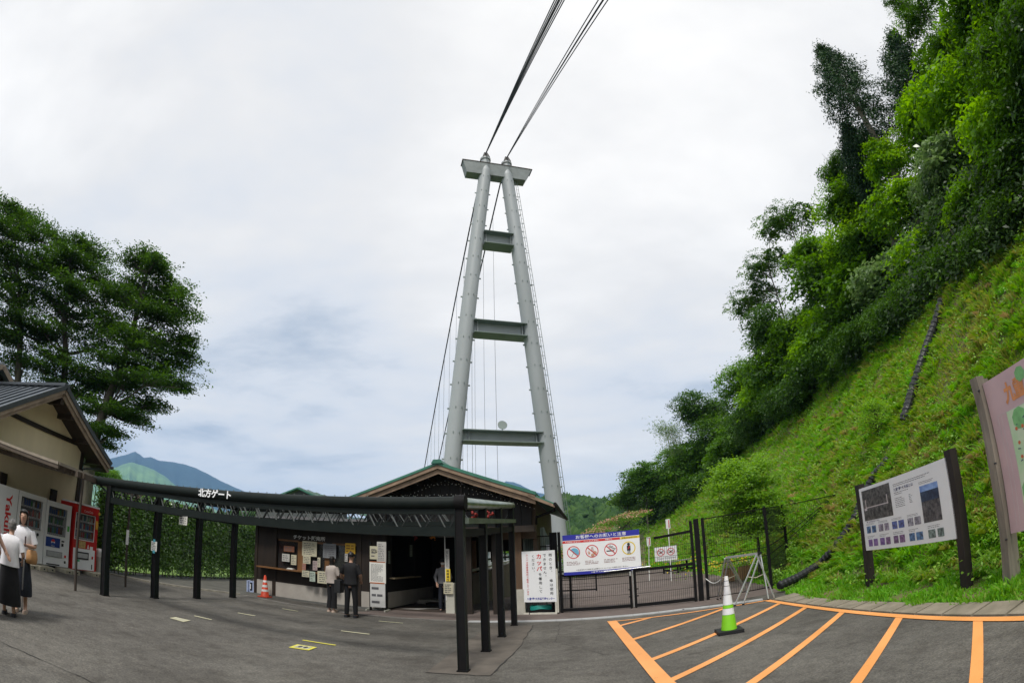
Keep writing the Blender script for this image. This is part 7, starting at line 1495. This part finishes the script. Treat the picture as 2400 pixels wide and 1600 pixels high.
def person(label, loc, yaw, h, arms, top, hair, bottom, feet=None, lean=0.0, head=(0, 0), stance=.09, shoes=ink, bulk=1.0, hairlen=0.05, trousers=False, sleeve=.5, stoop=0.0, mask=False):
    """local frame: x right, y forward (the way the person faces), z up; built at 1.70 m and scaled"""
    s = h / 1.70; t = thing('person', label, 'person', loc, yaw); t.scale = (s, s, s)
    B_ = bulk; V = []; E = []; R_ = []
    def v(p, r): V.append(tuple(p)); R_.append(r); return len(V) - 1
    def e(a, b): E.append((a, b)); return b
    fy = stoop
    pel = v((0, 0, .93), (.135 * B_, .105 * B_)); sp1 = e(pel, v((0, fy * .25, 1.10), (.115 * B_, .09 * B_))); sp2 = e(sp1, v((0, fy * .6, 1.28), (.135 * B_, .10 * B_))); nk = e(sp2, v((0, fy, 1.43), (.055, .055)))
    hx, hy = head; n2_ = e(nk, v((hx * .3, fy + .01 + hy * .3, 1.48), (.052, .055))); h1 = e(n2_, v((hx * .7, fy + .025 + hy * .7, 1.545), (.062, .075))); h2 = e(h1, v((hx, fy + .02 + hy, 1.615), (.074, .088))); h3 = e(h2, v((hx, fy + .005 + hy, 1.675), (.055, .065)))
    ft = feet or ((-stance, 0), (stance, 0)); joints = []
    for sx, (fx, fyy) in zip((-1, 1), ft):
        hip = e(pel, v((sx * .085, 0, .86), .088 * B_)); kn = e(hip, v((sx * .085 * .4 + fx * .6, .02 + fyy * .5, .48), .056)); cf = e(kn, v((fx, fyy - .01, .30), .050)); an = e(cf, v((fx, fyy - .02, .085), .036)); e(an, v((fx, fyy + .04, .04), .038)); e(len(V) - 1, v((fx * 1.08, fyy + .15, .028), .028))
    for sx, (el_, wr_) in zip((-1, 1), arms):
        shd = e(sp2, v((sx * .155 * B_, fy * .85, 1.385), .058)); elb = e(shd, v(el_, .042)); wr2 = e(elb, v(wr_, .029)); d = (Vector(wr_) - Vector(el_)).normalized(); side = d.cross(Vector((0, 0, 1)))
        side = side.normalized() if side.length > .1 else Vector((1, 0, 0)); pm_ = e(wr2, v(Vector(wr_) + d * .05, (.034, .022)))
        for j, (o_, L_) in enumerate(((-.026, .070), (-.009, .082), (.009, .078), (.026, .062))):
            b0 = e(pm_, v(Vector(wr_) + d * .085 + side * o_, .0095)); b1 = e(b0, v(Vector(wr_) + d * (.085 + L_ * .55) + side * o_ * 1.1 + Vector((0, 0, -.008)), .0085)); e(b1, v(Vector(wr_) + d * (.085 + L_ * .9) + side * o_ + Vector((0, 0, -.03)), .007))
        tb = e(pm_, v(Vector(wr_) + d * .05 - side * sx * .04 + Vector((0, 0, .005)), .011)); e(tb, v(Vector(wr_) + d * .085 - side * sx * .052, .009))
    skinned('body', V, E, R_, t, skin)
    hc = Vector((hx, fy + .015 + hy, 1.612))
    # face and ears
    mb = MB(); mb.sphere(hc + Vector((0, .088, -.012)), (.013, .018, .024), n=8); obj('nose', mb, skin, t, local=True)
    for s_ in (-1, 1): obj('ear', MB().sphere(hc + Vector((s_ * .077, -.005, -.015)), (.012, .02, .032), n=8), skin, t, local=True); obj('eye', MB().sphere(hc + Vector((s_ * .031, .078, .012)), (.013, .007, .006), n=8), ink, t, local=True)
    obj('mouth', MB().sphere(hc + Vector((0, .083, -.052)), (.022, .007, .006), n=8), mat('lips', (.32, .10, .09), .5), t, local=True)
    hm_, L_ = hair; mb = MB(); rg = []
    for i, z in enumerate(np.linspace(-L_, .108, 12)):
        q = max(0, min(1, (z + .10) / .208)); r0 = .089 * math.sqrt(max(0.02, 1 - max(0, (z - .015) / .095) ** 2)) if z > .015 else .089 - (.006 if z > -.06 else .014 + .08 * min(0, z + .06) * .3)
        pts_ = []
        for k in range(18):
            a = 2 * math.pi * k / 18; x = math.cos(a) * r0; y = math.sin(a) * r0 * 1.12 - .012
            if z < .045 and math.sin(a) > .35: y = min(y, .015); x *= 1.0   # leave the face free
            pts_.append(hc + Vector((x, y, z + .012)))
        rg.append(pts_)
    mb.rings(rg); obj('hair', mb, hm_, t, local=True)
    if mask: obj('face_mask', MB().sphere(hc + Vector((0, .055, -.045)), (.062, .045, .042), n=10), white, t, local=True)
    # top garment: torso shell and sleeves
    tm, th, loose = top; mb = MB(); f_ = lambda z: fy * max(0, min(1, (z - .93) / .5))
    prof = [(th, .165, .125), (th + .06, .160, .120), (1.08, .145, .112), (1.20, .155, .118), (1.32, .178, .120), (1.395, .165, .095), (1.43, .10, .07), (1.45, .068, .062)]
    mb.rings([ell((0, f_(z), z), rx * B_ * loose, ry * B_ * loose, 18) for z, rx, ry in prof], cap=False)
    for sx, (el_, wr_) in zip((-1, 1), arms):
        S = Vector((sx * .14 * B_, fy * .85, 1.385)); el2 = Vector(el_); w2 = Vector(wr_)
        if sleeve <= .6: P_ = [S, S.lerp(el2, .5), S.lerp(el2, sleeve * 1.6)]; rr_ = [.070 * loose, .066 * loose, .064 * loose]
        else: P_ = [S, S.lerp(el2, .5), el2, el2.lerp(w2, .5), el2.lerp(w2, .95)]; rr_ = [.072, .060, .052, .045, .038]
        mb.tube(P_, rr_, 10)
    obj('top', mb, tm, t, local=True)
    kind_, bm_, len_ = bottom; mb = MB()
    if kind_ == 'skirt':
        fx0 = (ft[0][0] + ft[1][0]) / 2; fy0 = (ft[0][1] + ft[1][1]) / 2; rg = []
        for i, q in enumerate(np.linspace(0, 1, 8)):
            z = 1.02 + (len_ - 1.02) * q; rx = (.140 + .075 * min(1, q * 1.3)) * B_; ry = (.105 + .075 * min(1, q * 1.3)) * B_
            rg.append([Vector((fx0 * q + (rx + .008 * q * math.sin(k * 2.2)) * math.cos(2 * math.pi * k / 22), fy0 * q + (ry + .008 * q * math.cos(k * 2.7)) * math.sin(2 * math.pi * k / 22), z)) for k in range(22)])
        mb.rings(rg)
    else:
        mb.rings([ell((0, 0, z), rx * B_, ry * B_, 16) for z, rx, ry in ((1.04, .138, .105), (.93, .155, .118), (.84, .155, .112))])
        for sx, (fx, fyy) in zip((-1, 1), ft): mb.tube([(sx * .08, 0, .90), (sx * .085 * .4 + fx * .6, .02 + fyy * .5, .48), (fx, fyy - .01, len_)], [.092 * B_, .070 * (1.15 if kind_ == 'wide' else 1), .058 * (1.6 if kind_ == 'wide' else 1)], 12)
    obj('skirt' if kind_ == 'skirt' else 'trousers', mb, bm_, t, local=True)
    for sx, (fx, fyy) in zip((-1, 1), ft):
        mb = MB(); mb.rings([[Vector((fx + x * w, fyy + y, z)) for x, y in ((-1, -.075), (-1, .05), (-.7, .15), (.0, .185), (.7, .15), (1, .05), (1, -.075), (0, -.10))] for z, w in ((0.0, .045), (.03, .047), (.06, .036))]); obj('shoe', mb, shoes, t, local=True)
    return t
def at(px, py): g_ = G(px, py); return (g_.x, g_.y, 0)
def yaw_to(loc, dx, dy): return math.atan2(-dx, dy)      # person faces local +y
wht = mat('white_blouse', (.74, .73, .76), .8, 0, .04, 10, .004, 14); blk = mat('black_cloth', (.010, .010, .012), .85, 0, .2, 10); nav = mat('dark_navy_cloth', (.016, .020, .032), .85, 0, .2, 10); beig = mat('beige_blouse', (.46, .40, .36), .8, 0, .05)
L1 = at(22, 1440); L2 = at(50, 1432)
person('older woman with grey hair in a white blouse and long black skirt, seen from behind', L1, yaw_to(L1, -.70, .70), 1.33, (((-.26, .02, 1.12), (-.22, .20, 1.02)), ((.27, .02, 1.13), (.24, .18, 1.02))), (wht, .90, 1.12), (hairg, .085), ('skirt', blk, .20), bulk=1.12, stoop=.04, head=(0, .03), feet=((-.10, .03), (.10, -.02)))
t2 = person('younger woman with dark hair in a white blouse looking down at her phone', L2, yaw_to(L2, .72, -.69), 1.50, (((-.25, .02, 1.14), (-.12, .24, 1.16)), ((.25, .02, 1.12), (.16, .20, 1.10))), (wht, .92, 1.12), (hairb, .15), ('skirt', nav, .30), stoop=.03, head=(0, .06), shoes=mat('beige_shoe', (.55, .42, .34), .5), feet=((-.08, .0), (.09, .05)))
# phone, basket bag, strap
M2 = Matrix.Translation(Vector(L2)) @ Matrix.Rotation(yaw_to(L2, .72, -.69), 4, 'Z') @ Matrix.Scale(1.50 / 1.7, 4)
p = M2 @ Vector((-.10, .33, 1.19)); ph = thing('phone', 'dark smartphone held in the younger woman\'s hand', 'phone', tuple(p), 2.4); obj('case', MB().box((0, 0, .03), (.075, .012, .15)), mat('phone_case', (.05, .02, .02), .3), ph, local=True); obj('screen', MB().box((0, .007, .03), (.066, .002, .135)), ink, ph, local=True)
p = PL(73, 1303, (L2[0] + .05, L2[1], 0), Vector((-L2[0], -L2[1], 0)).normalized()); bg_ = thing('basket_bag', 'tan woven bag hanging on the younger woman\'s arm', 'bag', tuple(p)); obj('body', MB().lathe((0, 0, 0), [(.05, -.11), (.10, -.10), (.115, -.02), (.10, .07), (.085, .10)], 16), mat('tan_leather', (.52, .28, .12), .5, 0, .12, 8), bg_, local=True); obj('handle', MB().tube([(-.07, 0, .08), (-.06, 0, .20), (0, 0, .25), (.06, 0, .20), (.07, 0, .08)], .008, 6), mat('cream_frame', (.62, .60, .52)), bg_, local=True)
a = PL(57, 1310, (L1[0] + .1, L1[1] + .05, 0), Vector((-L1[0], -L1[1], 0)).normalized()); b = G(52, 1430); cne = thing('walking_stick', 'thin silver walking stick beside the older woman', 'walking stick', (b.x, b.y, 0)); obj('shaft', MB().tube([(b.x, b.y, 0), a], .010, 6), alum, cne); obj('handle', MB().tube([a, a + Vector((-.06, .03, .02))], .014, 6), ink, cne); obj('rubber_tip', MB().lathe((b.x, b.y, 0), [(.018, 0), (.014, .04)], 8), rubber, cne)
L3 = at(-32, 1440); t3 = person('person in a pale pink top cut off by the left edge of the picture', L3, yaw_to(L3, .8, .3), 1.6, (((-.26, .02, 1.14), (-.25, .18, .98)), ((.27, .02, 1.14), (.30, .16, 1.0))), (mat('pink_top', (.66, .50, .50), .8), .92, 1.1), (hairb, .12), ('skirt', mat('brown_skirt', (.12, .06, .04), .8), .35))
L4 = at(778, 1433); person('woman in a loose beige top and wide black trousers standing at the ticket counter', L4, yaw_to(L4, .35, .94), 1.57, (((-.24, .05, 1.12), (-.16, .24, 1.10)), ((.24, .06, 1.12), (.22, .28, 1.08))), (beig, .90, 1.18), (hairb, .17), ('wide', blk, .12), shoes=mat('beige_shoe', (.55, .42, .34)), sleeve=.55)
L5 = at(823, 1446); person('man in black shirt and trousers with a shoulder bag, seen from behind', L5, yaw_to(L5, .05, 1), 1.72, (((-.27, -.02, 1.12), (-.24, .14, .98)), ((.27, .0, 1.12), (.22, .16, 1.0))), (blk, .88, 1.12), (hairb, .03), ('trousers', blk, .08), bulk=1.08, sleeve=.55, feet=((-.12, 0), (.12, .02)))
bgp = Vector(L5) + Vector((-.30, -.06, .82)); bg_ = thing('shoulder_bag', 'black shoulder bag hanging at the left hip of the man in black', 'bag', tuple(bgp)); obj('body', MB().box((0, 0, .0), (.16, .32, .34)), mat('bag_black', (.02, .02, .021), .6), bg_, local=True); obj('strap', MB().tube([(.02, -.1, .16), (.06, -.06, .45), (.18, -.02, .58)], .012, 6), rubber, bg_, local=True)
L6 = at(1040, 1432); person('masked attendant in a grey jacket, cap and dark trousers standing in the entrance', L6, yaw_to(L6, .1, -1), 1.63, (((-.25, -.02, 1.12), (-.20, .10, .95)), ((.25, -.02, 1.12), (.20, .10, .95))), (mat('grey_jacket', (.17, .17, .18), .8, 0, .1), .92, 1.08), (hairb, .03), ('trousers', nav, .08), sleeve=1.0, mask=True)
hp = Vector(L6) + Vector((0, 0, 1.575)); cp_ = thing('cap', 'dark peaked cap worn by the attendant', 'cap', tuple(hp), yaw_to(L6, .1, -1)); obj('crown', MB().lathe((0, .01, -.03), [(.094, 0), (.095, .05), (.07, .09), (.02, .105)], 16), blk, cp_, local=True); obj('peak', MB().box((0, .11, -.015), (.13, .08, .01)), blk, cp_, local=True)
# ------------------------------------------------------------------ air
def haze():
    mb = MB().box((0, 3000 - 450, 318.5), (11000, 6900, 640))
    m = bpy.data.materials.new('air'); m.use_nodes = True; t = m.node_tree; t.nodes.clear(); o_ = t.nodes.new('ShaderNodeOutputMaterial'); v = t.nodes.new('ShaderNodeVolumePrincipled')
    v.inputs['Color'].default_value = (.27, .56, 1.0, 1); v.inputs['Density'].default_value = 1.25e-4; v.inputs['Anisotropy'].default_value = 0
    t.links.new(v.outputs[0], o_.inputs['Volume']); m.cycles.homogeneous_volume = True if hasattr(m.cycles, 'homogeneous_volume') else None
    o = obj('haze', mb, m); o['kind'] = 'stuff'
haze()
